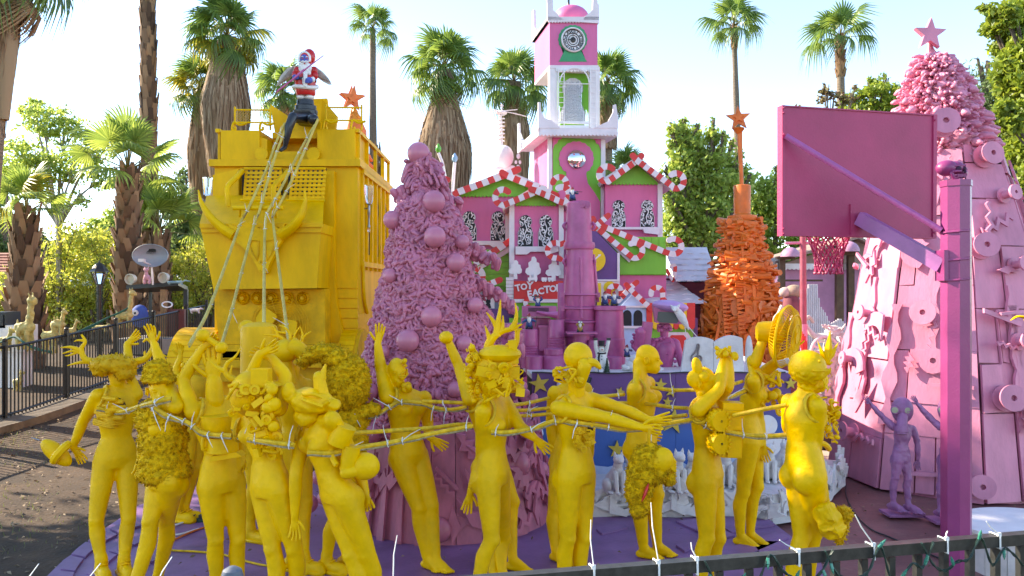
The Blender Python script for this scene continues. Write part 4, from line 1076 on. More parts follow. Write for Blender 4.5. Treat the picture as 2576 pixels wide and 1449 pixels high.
mb = MB(); cc = c + TW.n * .03; mb.beam(cc, cc - TW.u * .105 + V((0, 0, .004)), .004, .014); mb.beam(cc, cc + TW.u * .05, .004, .012); mb.beam(cc - TW.n * .001, cc + V((0, 0, .115)), .014, .004, (1, 0, 0)); part('clock_hand', mb, BLACKG, clock)
# side clock on the left flank
lp = TW.pt(1383, 110, -.62) - TW.u * .004
mb = MB(); mb.lathe([(.30, 0), (.30, .01)], lp, 24, -TW.u); part('green_keyhole', mb, DGREEN, fac)
mb = MB(); mb.lathe([(.2, .012), (.2, .04)], lp, 24, -TW.u); part('side_clock', mb, WHITE, fac)
pan('clock_valance', TW, [(1379, 46), (1505, 46)] + scal(1379, 1505, 54, 17, 3), WHITEP, .03, .035)
for pts in ([(1378, 50), (1376, -2), (1391, -2), (1392, 25), (1402, 33), (1408, 42), (1420, 50)], [(1507, 50), (1507, 13), (1503, 6), (1503, -3), (1492, -3), (1491, 23), (1483, 33), (1472, 40), (1468, 50)]):
 pan('parapet', TW, pts, WHITEP, .05, .04)
tower_box('parapet_base', 1378, 1507, 42, 50, WHITEP, TD + .1, .04)
a = TW.pt(1378, 50, .04); mb = MB(); mb.prism([a + V((0, 0, z)) - TW.n * b for b, z in ((0, 0), (0, .05), (.9, .05), (1.15, .25), (1.2, .6), (1.33, .6), (1.33, 0))], TW.u * .05); part('parapet', mb, WHITEP, fac)
dc = TW.pt(1437, 48, -.62); mb = MB(); mb.ell(dc, (.34, .34, .25), n=24, m=12); part('dome', mb, PINKW, fac)
mb = MB(); mb.lathe([(.05, 0), (.025, .05), (.02, .2), (.05, .24), (.03, .3), (.02, .5), (.01, .8)], dc + V((-.05, 0, .2)), 10); part('spire', mb, BLACKG, fac)
# --- left wing
LW = Plane(1210, 14.7, 0)
wall(LW, 1140, 492, 1345, 1.8, PINKW)
pan('gable_wall', LW, [(1142, 492), (1273, 446), (1404, 492)], PINKW, .3, .004)
pan('gable_panel', LW, [(1150, 492), (1273, 449), (1400, 494)] + [(1390, 496)] + scal(1150, 1390, 492, 26, 4), GREEN, .03, .05)
gable_roof(LW, 1128, 496, 1273, 438, 1410, 494, 2.0, WHITEP)
rec('corner_trim', LW, 1140, 490, 1153, 640, WHITEP, .1, .04)
rec('corner_trim', LW, 1271, 505, 1281, 640, WHITEP, .1, .04)
for i, x in enumerate((1161, 1234)): scroll_window(LW, x, x + 38, 529, 605, 50 + i)
pan('window_sill', LW, [(1150, 606), (1280, 606), (1280, 618), (1240, 622), (1232, 616), (1190, 616), (1182, 622), (1150, 622)], WHITEP, .1, .1)
cane(LW, [(1128, 503), (1150, 484), (1273, 439), (1303, 426)], 17, .30, 12, 1)
cane(LW, [(1263, 434), (1276, 442), (1400, 492)], 16, .34, 9, 0)
cane(LW, arc(1118, 466, 16, 300, 130) + [(1128, 500)], 15, .32, 6, 0)
# lower left green planks and roofline
for i in range(9):
 rec('plank', LW, 1150, 628 + i * 15.5, 1280, 642.8 + i * 15.5, GREEN, .04, .14)
cane(LW, [(1284, 606), (1195, 663)] + arc(1196, 694, 18, 280, 420), 16, .42, 9, 0)
pan('white_fascia', LW, [(1278, 622), (1284, 632), (1190, 690), (1184, 682)], WHITEP, .05, .2)
SL = Plane(1224, 13.9, 0)
pan('small_gable_wall', SL, [(1224, 722), (1296, 785), (1296, 870), (1170, 870), (1170, 760)], mat('slate_blue_paint', (.20, .22, .30), .6, .1), 1.0, 0)
w2 = rec('window', SL, 1212, 748, 1244, 776, WHITEP, .05, .03); pan('keyhole_pane', SL, keyhole(1228, 758, 6, 764, 5, 8, 775, .5, 8), BLACK, .01, .04, w2)
rec('fascia', SL, 1215, 777, 1292, 810, PURP, .05, .04)
cane(SL, [(1258, 704), (1238, 712), (1195, 732)], 15, .10, 6, 0); cane(SL, [(1212, 706), (1222, 714), (1316, 797)], 15, .14, 10, 0)
# --- centre bay
CB = Plane(1350, 13.9, 0)
wall(CB, 1281, 516, 1419, 1.2, PINKW)
pan('gable_wall', CB, [(1283, 516), (1348, 482), (1417, 516)], PINKW, .3, .004)
pan('gable_panel', CB, [(1297, 513), (1348, 484), (1400, 513)] + scal(1297, 1400, 515, 13, 4), GREEN, .03, .03)
gable_roof(CB, 1268, 526, 1348, 478, 1432, 522, 1.5, WHITEP, k=.2)
for x0, x1 in ((1281, 1294), (1406, 1418)): rec('corner_trim', CB, x0, 512, x1, 700, WHITEP, .1, .04)
for i, x in enumerate((1303, 1354)): scroll_window(CB, x, x + 38, 539, 621, 60 + i)
pan('window_sill', CB, [(1297, 620), (1405, 620), (1405, 632), (1380, 640), (1370, 633), (1335, 633), (1325, 640), (1297, 640)], WHITEP, .12, .12)
cane(CB, arc(1265, 496, 19.5, 315, 105) + [(1262, 518), (1348, 482), (1368, 473)], 15.5, .27, 14, 0)
cane(CB, [(1336, 476), (1348, 479), (1416, 510), (1424, 506)] + arc(1414, 488, 18, 40, -120), 15.5, .31, 12, 0)
cane(CB, arc(1408, 462, 17, 190, 330) + [(1430, 478)], 15, .26, 6, 0)
# cut-out trees, toy train and sign shelf
tr = lambda cx, y0, y1, s: [(cx + s * x, lerp(y0, y1, t)) for x, t in ((-4, 1), (-4, .72), (-12, .74), (-18, .62), (-16, .48), (-10, .42), (-11, .25), (-4, .16), (-3, .03), (3, 0), (8, .1), (8, .22), (14, .26), (15, .42), (18, .5), (17, .66), (10, .74), (5, .7), (6, 1))]
for cx, y0, y1, s in ((1296, 654, 702, .95), (1341, 645, 709, 1.1), (1392, 654, 709, 1.1)): pan('cut_out_tree', CB, tr(cx, y0, y1, s), WHITE, .03, .18)
mb = MB()
for x0, x1, y0 in ((1328, 1352, 698), (1362, 1376, 698), (1378, 1394, 698)):
 mb.rect(CB, x0, y0, x1, 705, .06, .26)
 for x in (x0 + 4, x1 - 4): mb.lathe([(.02, 0), (.02, .02)], CB.pt(x, 706, .27), 10, CB.n)
mb.rect(CB, 1332, 690, 1336, 698, .03, .25); mb.rect(CB, 1343, 689, 1351, 698, .06, .26)
part('cut_out_train', mb, WHITE, fac)
sign = rec('sign_board', CB, 1293, 707, 1417, 752, REDP, .05, .22)
for t, x, y, h, r in (('T', 1303, 725, 17, .22), ('O', 1318, 722, 15, .05), ('Y', 1333, 719, 19, -.05), ('F', 1332, 741, 18, .12), ('A', 1347, 737, 17, .08), ('C', 1361, 733, 16, .12), ('T', 1376, 729, 18, .08), ('O', 1391, 727, 16, .1), ('R', 1406, 725, 18, .1), ('Y', 1417, 722, 18, .05)):
 text_part(t, CB, x, y, h, .236, WHITEP, sign, rot=r, bold=.035)
rec('sign_trim', CB, 1293, 752.5, 1420, 761, WHITEP, .06, .22)
rec('green_base', CB, 1293, 762, 1420, 800, GREEN, .05, .18)
for i in range(9): rec('white_brick', CB, 1273, 698 + i * 8.6, 1292, 705.6 + i * 8.6, WHITEP, .1, .2)
rec('wainscot', CB, 1281, 800, 1420, 880, GREEN, .05, .12)
cane(CB, arc(1334, 762, 12, 100, 300), 12, .27, 4, 0)
cane(CB, [(1419, 611)] + arc(1397, 630, 19.5, -50, -290, 14) + [(1410, 652)], 14, .33, 9, 0)
# --- right wing
RW = Plane(1592, 14.3, 0)
wall(RW, 1523, 458, 1664, 1.7, PINKW)
pan('gable_wall', RW, [(1525, 460), (1602, 412), (1666, 460)], PINKW, .3, .004)
pan('gable_panel', RW, [(1530, 461), (1602, 414), (1657, 461)] + scal(1530, 1657, 461.5, 14, 4), GREEN, .03, .04)
gable_roof(RW, 1516, 462, 1602, 405, 1692, 474, 1.9, WHITEP)
rec('corner_trim', RW, 1655, 462, 1667, 640, WHITEP, .1, .05)
for i, x in enumerate((1539, 1611)): scroll_window(RW, x, x + 35, 501, 571, 70 + i)
pan('window_sill', RW, [(1530, 571), (1660, 571), (1660, 580), (1656, 590), (1622, 586), (1618, 577), (1530, 577)], WHITEP, .12, .12)
cane(RW, arc(1527, 438, 19.5, -45, -235, 12) + [(1518, 456), (1528, 458), (1602, 404), (1614, 392)], 15.5, .29, 13, 0)
cane(RW, [(1592, 391), (1606, 406), (1692, 468)] + arc(1701, 455, 19.5, 110, -125, 12), 15.5, .33, 16, 0)
GB = Plane(1600, 13.7, 0)
for i in range(7): rec('green_board', GB, 1550 + i * 18, 596, 1567.2 + i * 18, 692, GREEN, .04, .0)
wall(GB, 1550, 600, 1676, .6, PINKW, k=-.05)
pan('green_gable', GB, [(1512, 575), (1676, 645), (1676, 690), (1560, 690)], GREEN, .03, .03)
cane(GB, [(1512, 567), (1678, 636)] + arc(1695, 620, 19.5, 105, -125, 12), 14.5, .12, 16, 0)
cane(GB, [(1530, 542), (1512, 558), (1494, 575)], 14.5, .22, 5, 0)
cane(GB, [(1492, 550), (1503, 574), (1588, 645)] + arc(1597, 630, 19.5, 105, -120, 12), 14.5, .17, 14, 0)
pan('white_eave', GB, [(1500, 582), (1506, 580), (1590, 652), (1583, 660)], WHITEP, .3, .10)
PH = Plane(1525, 13.4, 0)
pan('purple_wall', PH, [(1480, 580), (1500, 582), (1556, 640), (1556, 800), (1480, 800)], PURP, .6, 0)
rec('corner_trim', PH, 1553, 636, 1559, 760, WHITEP, .06, .02)
rec('ledge', PH, 1480, 703, 1559, 707, WHITEP, .1, .06)
mb = MB(); c = PH.pt(1493, 654, .01); mb.lathe([(.2, 0), (.2, .03)], c, 32, PH.n); sun_c = part('yellow_dial', mb, YELSUN, fac)
pan('dial_hand', PH, [(1494, 653), (1506, 642), (1504, 640), (1512, 640), (1509, 646), (1508, 644), (1496, 656)], WHITE, .01, .05, sun_c)
rec('white_panel', PH, 1497, 708, 1556, 760, WHITEP, .04, .03)
pan('yellow_keyhole', PH, keyhole(1534, 723, 15, 736, 10, 18, 790, .8, 10, flare_y=752), YELSUN, .02, .05)
rec('yellow_post', PH, 1502, 712, 1512, 800, YELSUN, .03, .06)
cane(PH, [(1520, 775), (1530, 752)] + arc(1547, 735, 16, 200, 350, 10) + [(1563, 744)], 13, .1, 8, 1)
# --- snowy shingle roofs
def snowy(name, pl, quad, rows, k0, k1, m=WHITEP):
 """roof of overlapping wavy boards; quad: top-left, top-right, bottom-right, bottom-left in pixels"""
 tl, trr, br, bl = [V((*q, 0)) for q in quad]
 for i in range(rows):
  t0, t1 = i / rows, (i + 1.12) / rows
  a, b = tl.lerp(bl, t0), trr.lerp(br, t0); c, d_ = tl.lerp(bl, min(1, t1)), trr.lerp(br, min(1, t1)); n = 16; up = []; lo = []
  for j in range(n + 1):
   p = a.lerp(b, j / n); q = c.lerp(d_, j / n); q.y += 2.4 * math.sin(j * 1.25 + i * 2.1)
   up.append(pl.pt(p.x, p.y, lerp(k0, k1, t0))); lo.append(pl.pt(q.x, q.y, lerp(k0, k1, t1) + .03))
  mb = MB(); mb.prism(up + lo[::-1], V((0, 0, -.02))); part(name, mb, m, fac)
SR = Plane(1740, 14.2, 0)
snowy('snow_board', SR, [(1672, 622), (1778, 622), (1806, 706), (1700, 707)], 6, -1.1, .3)
snowy('snow_board', SR, [(1558, 692), (1676, 690), (1778, 762), (1640, 768)], 6, -.6, .75)
wall(SR, 1676, 700, 1795, 1.0, mat('maroon_wall_paint', (.20, .03, .07), .6, .1), k=-.3)
cane(SR, [(1678, 680), (1694, 707)] + [(1697, 695), (1699, 675)] + arc(1694, 672, 5, 0, -180, 6), 9, .35, 6, 0)
# --- little blue house and striped awning
BH = Plane(1590, 13.0, 0)
wall(BH, 1560, 772, 1626, .8, LBLUE)
pan('blue_gable', BH, [(1560, 772), (1593, 738), (1628, 772)], LBLUE, .5, 0)
rec('white_ledge', BH, 1558, 769, 1630, 774, WHITEP, .1, .06)
for cx in (1578, 1605):
 pan('arched_window', BH, [(cx - 11, 820), (cx - 11, 793)] + [(cx + 11 * math.cos(a), 793 - 13 * math.sin(a)) for a in [math.pi * (1 - i / 8) for i in range(9)]] + [(cx + 11, 820)], BLACK, .02, .012)
rec('white_ledge', BH, 1556, 820, 1622, 826, WHITEP, .08, .05)
cane(BH, [(1602, 710), (1588, 722), (1556, 757)], 13, .1, 6, 0); cane(BH, [(1576, 716), (1590, 732), (1640, 778)], 13, .13, 7, 0)
cane(BH, arc(1653, 738, 15, 170, 340, 10) + [(1668, 760)], 13, .05, 6, 1)
cane(BH, arc(1672, 755, 1, 0, 90, 3) + [(1674, 790)], 11, -.05, 3, 0)
AW = Plane(1690, 13.1, 0)
stripe = [(REDP, 1626, 1641), (YELSUN, 1641, 1660), (REDP, 1660, 1680), (YELSUN, 1680, 1694), (REDP, 1694, 1708), (YELSUN, 1708, 1728), (REDP, 1728, 1749)]
for m_, x0, x1 in stripe:
 cx, h = (x0 + x1) / 2, (x1 - x0) / 2 - .3
 mb = MB(); front = [(x0 + .3, 762), (x1 - .3, 762), (x1 - .3, 820)] + [(cx + h * math.cos(a), 820 + 9 * math.sin(a)) for a in [math.pi * i / 6 for i in range(1, 6)]] + [(x0 + .3, 820)]
 mb.panel(AW, front, .03, .12); part('awning_stripe', mb, m_, fac)
wall(AW, 1626, 800, 1755, .7, PURP, k=-.02)
rec('green_lintel', AW, 1628, 822, 1744, 850, GREEN, .04, .03)
pan('white_arch', AW, [(1666, 900), (1666, 845), (1672, 836), (1730, 836), (1738, 848), (1738, 900)], WHITEP, .03, .07)
pan('red_doorway', AW, [(1680, 930), (1680, 852), (1690, 843), (1720, 843), (1730, 855), (1730, 930)], REDP, .02, .085)
# ---------------------------------------------------------------- pink melted foam tree with balls
tc = V((-.95, 8.15, 0)); d0 = 8.15
ft = thing('foam_tree', 'pink tree of melted foam hung with pink balls behind the yellow procession', 'sculpture', tc)
def prof(z):
 """radius of the foam cone at height z"""
 tab = [(.9, .84), (1.2, .82), (1.6, .73), (2.0, .62), (2.4, .495), (2.8, .41), (3.0, .33), (3.14, .26), (3.24, .12), (3.35, .08), (3.5, .10), (3.62, .06), (3.72, .02)]
 for (a, r), (b, q) in zip(tab, tab[1:]):
  if z <= b: return lerp(r, q, max(0, (z - a) / (b - a)))
 return .02
tcx = lambda z: lerp(-.76, -.86, max(0, min(1, (z - 1) / 1.6))) - .06 * max(0, z - 3)
BL = [(1091, 507, 29), (988, 553, 24), (1094, 596, 28), (1163, 609, 18), (1146, 660, 24), (982, 694, 19), (1195, 768, 20), (1085, 796, 27), (1026, 857, 29), (1168, 864, 20), (966, 885, 15), (930, 985, 22), (1145, 980, 20), (938, 1090, 24)]
BC = []
for x, y, rpx in BL:
 best = None
 for s in range(190):
  lo = 6.9 + .01 * s; p = P(x, y, lo); g_ = math.hypot(p.x - tcx(p.z), p.y - tc.y) - prof(max(.9, min(3.7, p.z))) - .045
  if g_ < 0: best = lo; break
  if best is None or g_ < best[1]: best = (lo, g_)
 lo = best if not isinstance(best, tuple) else best[0]
 BC.append((P(x, y, lo + rpx * lo / F * .1), rpx * lo / F))
near_ball = lambda p, e: any((p - c).length < r + e for c, r in BC)
mb = MB(); NA, NZ = 260, 200
def foam_h(p):
 w = noise.noise_vector(p * 5.0) * .10 + noise.noise_vector(p * 14.0) * .03
 q = p + w
 d1, _ = noise.voronoi(q * 15, distance_metric='DISTANCE')
 d2, _ = noise.voronoi(q * 32, distance_metric='DISTANCE')
 return .03 * max(0, 1 - (d1[0] / .7) ** 2) + .012 * max(0, 1 - (d2[0] / .62) ** 2) + .07 * noise.noise(p * 2.6) - .02
for j in range(NZ):
 z = lerp(.88, 3.74, j / (NZ - 1))
 for i in range(NA):
  a = 6.28318 * i / NA; r = prof(z); p = V((math.cos(a) * r, math.sin(a) * r, z))
  h = foam_h(p)
  rr_ = r * .95 + h * (1.0 if r > .2 else .6)
  mb.v.append(V((tcx(z) + math.cos(a) * rr_, tc.y + math.sin(a) * rr_, z + .02 * math.sin(a * 5 + z * 7))))
for j in range(NZ - 1):
 for i in range(NA):
  k = (i + 1) % NA; mb.f.append((j * NA + i, j * NA + k, (j + 1) * NA + k, (j + 1) * NA + i))
mb.m = [0] * len(mb.f)
part('foam_coat', mb, PINKF, ft, sharp=0)
# foam worms lying on the cone in every direction
mb = MB(); rr = random.Random(8)
for i in range(3000):
 z = .9 + 2.75 * (1 - math.sqrt(rr.random())) if rr.random() < .8 else rr.uniform(.9, 3.65); a = rr.uniform(-3.6, .5); th = rr.uniform(0, 6.28); pts = []; q = rr.uniform(.011, .021); tw = rr.uniform(-.9, .9)
 for k in range(5):
  r = prof(z); p = V((math.cos(a) * r, math.sin(a) * r, z)); h = r * .95 + foam_h(p) + (.012 + .008 * math.sin(k * 2.1 + i)) - (.02 if k in (0, 4) else 0); pts.append(V((tcx(z) + math.cos(a) * h, tc.y + math.sin(a) * h, z + .02 * math.sin(a * 5 + z * 7))))
  a += .03 * math.cos(th) / max(.12, r); z = min(3.68, max(.9, z + .03 * math.sin(th))); th += tw
 if not near_ball(pts[2], .012): mb.tube(pts, [q * .6, q * 1.1, q, q * 1.15, q * .6], 6)
part('foam_worms', mb, PINKF, ft, kind='stuff', sharp=0)
# drooping foam fingers standing off the cone
mb = MB(); rr = random.Random(3)
for i in range(200):
 z = rr.uniform(1.0, 3.6) if i > 60 else rr.uniform(3.15, 3.65)
 a = rr.uniform(0, 6.283); r = prof(z); dv = V((math.cos(a), math.sin(a), 0)); s = V((-dv.y, dv.x, 0))
 c = V((tcx(z), tc.y, z)) + dv * r * .92
 L = rr.uniform(.02, .07) if z < 3.1 else rr.uniform(.06, .16)
 e1 = c + dv * L * .7 + s * rr.uniform(-.05, .05) + V((0, 0, -L * .3)); e2 = e1 + dv * L * .35 + V((0, 0, -L * .8)) + s * rr.uniform(-.05, .05)
 q = rr.uniform(.012, .028)
 if near_ball(e1, .07) or near_ball(c, .05): continue
 mb.tube([c, c.lerp(e1, .6), e1, e1.lerp(e2, .6), e2, e2 + (e2 - e1).normalized() * q * .7], [q, q * 1.1, q * .95, q * 1.15, q * .9, q * .2], 7)
 if rr.random() < .5: mb.ell(e1 + V((rr.uniform(-.04, .04), rr.uniform(-.04, .04), rr.uniform(-.03, .03))), (q * 1.3, q * 1.3, q * 1.1), n=8, m=6)
part('foam_drip', mb, PINKF, ft, kind='stuff')
# drooping branch tips at the right edge
for z, az, L in ((2.75, .1, .35), (2.35, .05, .42), (1.95, -.1, .38), (1.45, -.35, .45), (1.15, -.6, .5), (2.1, .9, .3), (3.3, .2, .22), (3.35, 3.3, .22), (3.5, 2.6, .15), (3.25, -1.9, .16)):
 mb = MB(); dv = V((math.cos(az), math.sin(az), 0)); c = V((tcx(z), tc.y, z)) + dv * prof(z) * .8
 for k in range(22):
  t = k / 21; q = c + dv * L * t + V((0, 0, -.55 * L * t * t)) + V((rr.uniform(-.05, .05), rr.uniform(-.05, .05), rr.uniform(-.05, .04)))
  mb.capsule(q, q + V((rr.uniform(-.03, .03), rr.uniform(-.03, .03), -rr.uniform(.02, .09))), .042, .03, 8, 2)
 part('drooping_branch', mb, PINKF, ft)
def ball(x, y, rpx, d):
 mb = MB(); mb.ell(P(x, y, d), rpx * d / F, n=32, m=20); part('ball', mb, PINKBALL, ft, sharp=0)
ball(1053, 386, 28.5, 8.15)
for c, r in BC: mb = MB(); mb.ell(c, r, n=32, m=20); part('ball', mb, PINKBALL, ft, sharp=0)
# board skirt round the base of the tree
b0, b1, zt_ = 1.02, .86, 1.02; tc = V((-.62, 8.15, 0))
rows = 26; rr = random.Random(9)
for i in range(rows):
 a0 = 2 * math.pi * i / rows; a1 = 2 * math.pi * (i + .97) / rows
 if math.sin((a0 + a1) / 2) > .55: continue
 mb = MB(); zt2 = zt_ + rr.uniform(-.08, .06); o = rr.uniform(-.01, .02)
 def cp(a, r, z): return V((tc.x + r * math.cos(a), tc.y + r * math.sin(a), z))
 q = [cp(a0, b0 + o, .0), cp(a1, b0 + o, .0), cp(a1, b1 + o, zt2), cp(a0, b1 + o, zt2)]
 mb.prism(q, -(V((math.cos((a0 + a1) / 2), math.sin((a0 + a1) / 2), 0)) * .03)); part('skirt_board', mb, PINKP, ft)
mb = MB(); mb.lathe([(b0 - .04, 0), (b1 - .04, .98)], tc, 40); part('skirt_core', mb, PINKP, ft)
def on_skirt(a, z, o=.02):
 r = lerp(b0, b1, z / zt_) + o; return V((tc.x + r * math.cos(a), tc.y + r * math.sin(a), z))
def skirt_piece(a, z, shape, rot, size, o):
 mb = MB(); c, s = math.cos(rot), math.sin(rot); pts = []
 for x, y in shape:
  x, y = x * size, y * size; X, Y = x * c - y * s, x * s + y * c
  pts.append(on_skirt(a + X / 1.1, max(.01, min(zt_ + .05, z + Y)), o))
 mb.prism(pts, -V((math.cos(a), math.sin(a), -.3)) * .025); part('scrap_shape', mb, PINKP, ft)
LEAFS = [(-1, 0), (-.5, .35), (-.35, .1), (0, .5), (.1, .15), (.5, .45), (.55, .1), (1, .2), (.6, -.15), (.3, -.4), (.1, -.1), (-.3, -.45), (-.4, -.12)]
CRES = [(math.cos(a), math.sin(a)) for a in [rad(t) for t in range(20, 200, 20)]] + [(.6 * math.cos(a) - .05, .55 * math.sin(a) - .2) for a in [rad(t) for t in range(190, 10, -25)]]
WAVE = [(x / 6, .16 * math.sin(x * 1.6) + .12) for x in range(-6, 7)] + [(x / 6, .16 * math.sin(x * 1.6) - .12) for x in range(6, -7, -1)]
SHARD = [(-1, -.12), (-.2, .3), (1, .05), (.1, -.1), (-.1, -.3)]
BAR = [(-1, -.1), (1, -.1), (1, .1), (-1, .1)]
for i in range(74):
 a = rr.uniform(-3.1, .2); z = rr.uniform(.1, .92)
 if abs(a + 1.9) < .22 and z < .5: continue
 skirt_piece(a, z, rr.choice((LEAFS, CRES, WAVE, SHARD, BAR, SHARD)), rr.uniform(0, 6.28), rr.uniform(.12, .24), .018 + .02 * (i % 4))
for i, x in enumerate((955, 985, 1022, 1060)):
 a = -2.35 + i * .19; mb = MB(); mb.prism([on_skirt(a - .03, 0, .05), on_skirt(a + .04, 0, .05), on_skirt(a + .02, rr.uniform(.45, .8), .05), on_skirt(a - .02, rr.uniform(.4, .7), .05)], -V((math.cos(a), math.sin(a), 0)) * .03); part('skirt_slat', mb, PINKP, ft)
for x, y, r, d_ in ((776, 1267, 24, 7.75), (803, 1200, 20, 7.9), (816, 1252, 18, 7.7), (917, 1215, 26, 7.45), (1303, 1167, 32, 7.6), (1360, 1180, 20, 7.9), (1378, 1245, 22, 7.9), (1105, 1333, 31, 7.12), (1005, 1365, 14, 7.3)):
 ball(x, y, r, d_)
# ---------------------------------------------------------------- stage front with stars, and the white ledge
ST = Plane(1480, 8.75, rad(3)); ST2 = Plane(1340, 9.3, rad(-16))
ZS = 1.36
sb_ = V((2.0, 9.6, GZ))
stg = thing('stage', 'boxed stage painted purple fading to night blue with yellow stars and snow hills', 'stage', sb_)
def stage_mat():
 m = mat('dusk_sky_paint', (.14, .05, .20), .55, .1, 3, .2, 40); n = m.node_tree.nodes; l = m.node_tree.links; b = n['Principled BSDF']
 tc_ = n.new('ShaderNodeTexCoord'); sp = n.new('ShaderNodeSeparateXYZ'); l.new(tc_.outputs['Object'], sp.inputs[0])
 rp = n.new('ShaderNodeValToRGB'); e = rp.color_ramp.elements; e[0].position = .80 / 1.5; e[0].color = (.03, .11, .36, 1); e[1].position = 1.12 / 1.5; e[1].color = (.14, .055, .20, 1)
 mp = n.new('ShaderNodeMath'); mp.operation = 'DIVIDE'; mp.inputs[1].default_value = 1.5; l.new(sp.outputs['Z'], mp.inputs[0]); l.new(mp.outputs[0], rp.inputs['Fac']); l.new(rp.outputs['Color'], b.inputs['Base Color']); return m
DUSK = stage_mat()
cuts = [1338, 1402, 1476, 1590, 1700, 1810, 1905, 1990]
for i in range(len(cuts) - 1):
 mb = MB(); x0, x1 = cuts[i], cuts[i + 1]
 pl = ST if i else ST
 mb.panel(pl, [(x0 + .4, 938), (x1 - .4, 938), (x1 - .4, 1250), (x0 + .4, 1250)], .05, 0); part('stage_board', mb, DUSK, stg)
mb = MB(); a, b = ST.pt(1336, 938), ST.pt(1992, 938)
mb.prism([V((a.x, a.y + .01, ZS)), V((b.x, b.y + .01, ZS)), V((b.x + .1, 11.2, ZS)), V((a.x - .2, 11.2, ZS))], (0, 0, -.05)); part('stage_top', mb, WHITEC, stg)
mb = MB(); mb.prism([V((a.x, a.y + .06, ZS - .06)), V((b.x, b.y + .06, ZS - .06)), V((b.x, 11.1, ZS - .06)), V((a.x, 11.1, ZS - .06))], (0, 0, -ZS)); part('stage_core', mb, BLACK, stg)
mb = MB(); mb.tube([ST.pt(x, 938 + 1.5 * math.sin(x * .05), .02) for x in range(1338, 1992, 22)], .009, 5); part('black_cord', mb, BLACKG, stg)
hill = [(1338, 1180), (1365, 1165), (1385, 1168), (1402, 1200), (1410, 1178), (1440, 1162), (1476, 1158), (1500, 1172), (1530, 1175), (1570, 1165), (1600, 1160), (1620, 1148), (1650, 1135), (1680, 1150), (1720, 1165), (1745, 1178), (1760, 1176), (1800, 1150), (1830, 1140), (1870, 1130), (1905, 1110), (1960, 1125), (1990, 1140), (1990, 1250), (1338, 1250)]
mb = MB(); mb.panel(ST, hill, .015, .018); part('snow_hill', mb, mat('snow_hill_paint', (.48, .58, .74), .5, .1), stg)
for cx, cy, r in ((1945, 1125, 36), (1930, 1070, 26), (1612, 1180, 40)):
 mb = MB(); mb.panel(ST, [(cx + r * math.cos(a), cy + r * math.sin(a)) for a in [i * 6.283 / 28 for i in range(28)]], .012, .035); part('painted_snowball', mb, WHITE, stg)
for x, y, r, ro in ((1357, 966, 27, -.15), (1552, 1131, 23, .05), (1662, 968, 17, .1), (1690, 985, 16, .3), (1680, 1011, 13, .1), (1694, 1060, 34, .15), (1770, 940, 20, .2), (1858, 1040, 30, .1), (1990, 965, 16, 0), (1915, 1010, 16, .2), (1560, 985, 12, .3)):
 mb = star3(ST, x, y, r, .025, .03, ro, .40); part('wooden_star', mb, STARY, stg)
# big bulbs on the cord
BULBW = mat('white_bulb_plastic', (.70, .70, .72), .3, .05)
for x, y, t in ((1410, 945, 0), (1343, 1060, .5), (1482, 950, -.3)):
 c = ST.pt(x, y, .06); bt = thing('giant_bulb', {0: 'white giant bulb with black socket hanging beside the stage star', .5: 'white giant bulb with black socket lying at the stage corner by the foam tree', -.3: 'white giant bulb with black socket at the stage corner under the snowman'}[t], 'light bulb', c, 'giant bulbs along the stage')
 ax = V((math.sin(t), 0, -math.cos(t)))
 mb = MB(); mb.lathe([(.03, -.01), (.034, .05), (.03, .055)], c, 12, ax); part('socket', mb, BLACKG, bt)
 mb = MB(); mb.lathe([(.026, .05), (.042, .09), (.042, .13), (.028, .17), (.003, .19)], c, 14, ax); part('bulb', mb, BULBW, bt)
# white ledge with jagged scrap front
lg = thing('white_ledge', 'white curved ledge faced with jagged white cut-out scraps below the seated cats', 'ledge', V((1.7, 8.3, GZ)))
edge = [G(x, y, 0) for x, y in ((1385, 1300), (1500, 1301), (1600, 1296), (1700, 1302), (1800, 1298), (1880, 1300), (1945, 1310), (2010, 1300), (2075, 1260), (2122, 1215))]
mb = MB(); top = [V((p.x, p.y, .26)) for p in edge]; mb.prism(top + [V((top[-1].x - .2, 9.5, .26)), V((top[0].x, 9.3, .26))], (0, 0, -.3)); part('ledge_slab', mb, WHITEC, lg)
WSH = [LEAFS, CRES, SHARD, [(-1, -.4), (-.7, .3), (-.5, -.1), (0, .15), (.4, -.1), (.7, .35), (1, -.3), (.3, -.5)], [(-.9, .5), (-.3, .1), (.3, .1), (.9, .5), (.6, -.4), (-.6, -.4)]]
for i in range(58):
 t = rr.random() * (len(edge) - 1.01); k = int(t); p = edge[k].lerp(edge[k + 1], t - k); u = (edge[k + 1] - edge[k]).normalized(); n_ = V((u.y, -u.x, 0)); z = rr.uniform(.05, .27); s = rr.uniform(.10, .20); ro = rr.uniform(-.6, .6); mb = MB(); pts = []
 for x, y in rr.choice(WSH):
  X, Y = x * math.cos(ro) - y * math.sin(ro), x * math.sin(ro) + y * math.cos(ro); pts.append(p + u * X * s + V((0, 0, max(.005, z + Y * s * 1.3))) + n_ * (.03 + .015 * (i % 3)))
 mb.prism(pts, -n_ * .025); part('white_scrap', mb, WHITEC, lg)
for i in range(16):   # white pickets by the right end
 t = i / 15; p = edge[8].lerp(edge[9], t) + V((-.02, 0, 0)); h = rr.uniform(.25, .5); mb = MB(); mb.box(p + V((0, 0, h / 2)), (.035, .02, h), Matrix.Rotation(rr.uniform(-.15, .15), 3, 'Y')); part('picket', mb, WHITEC, lg)
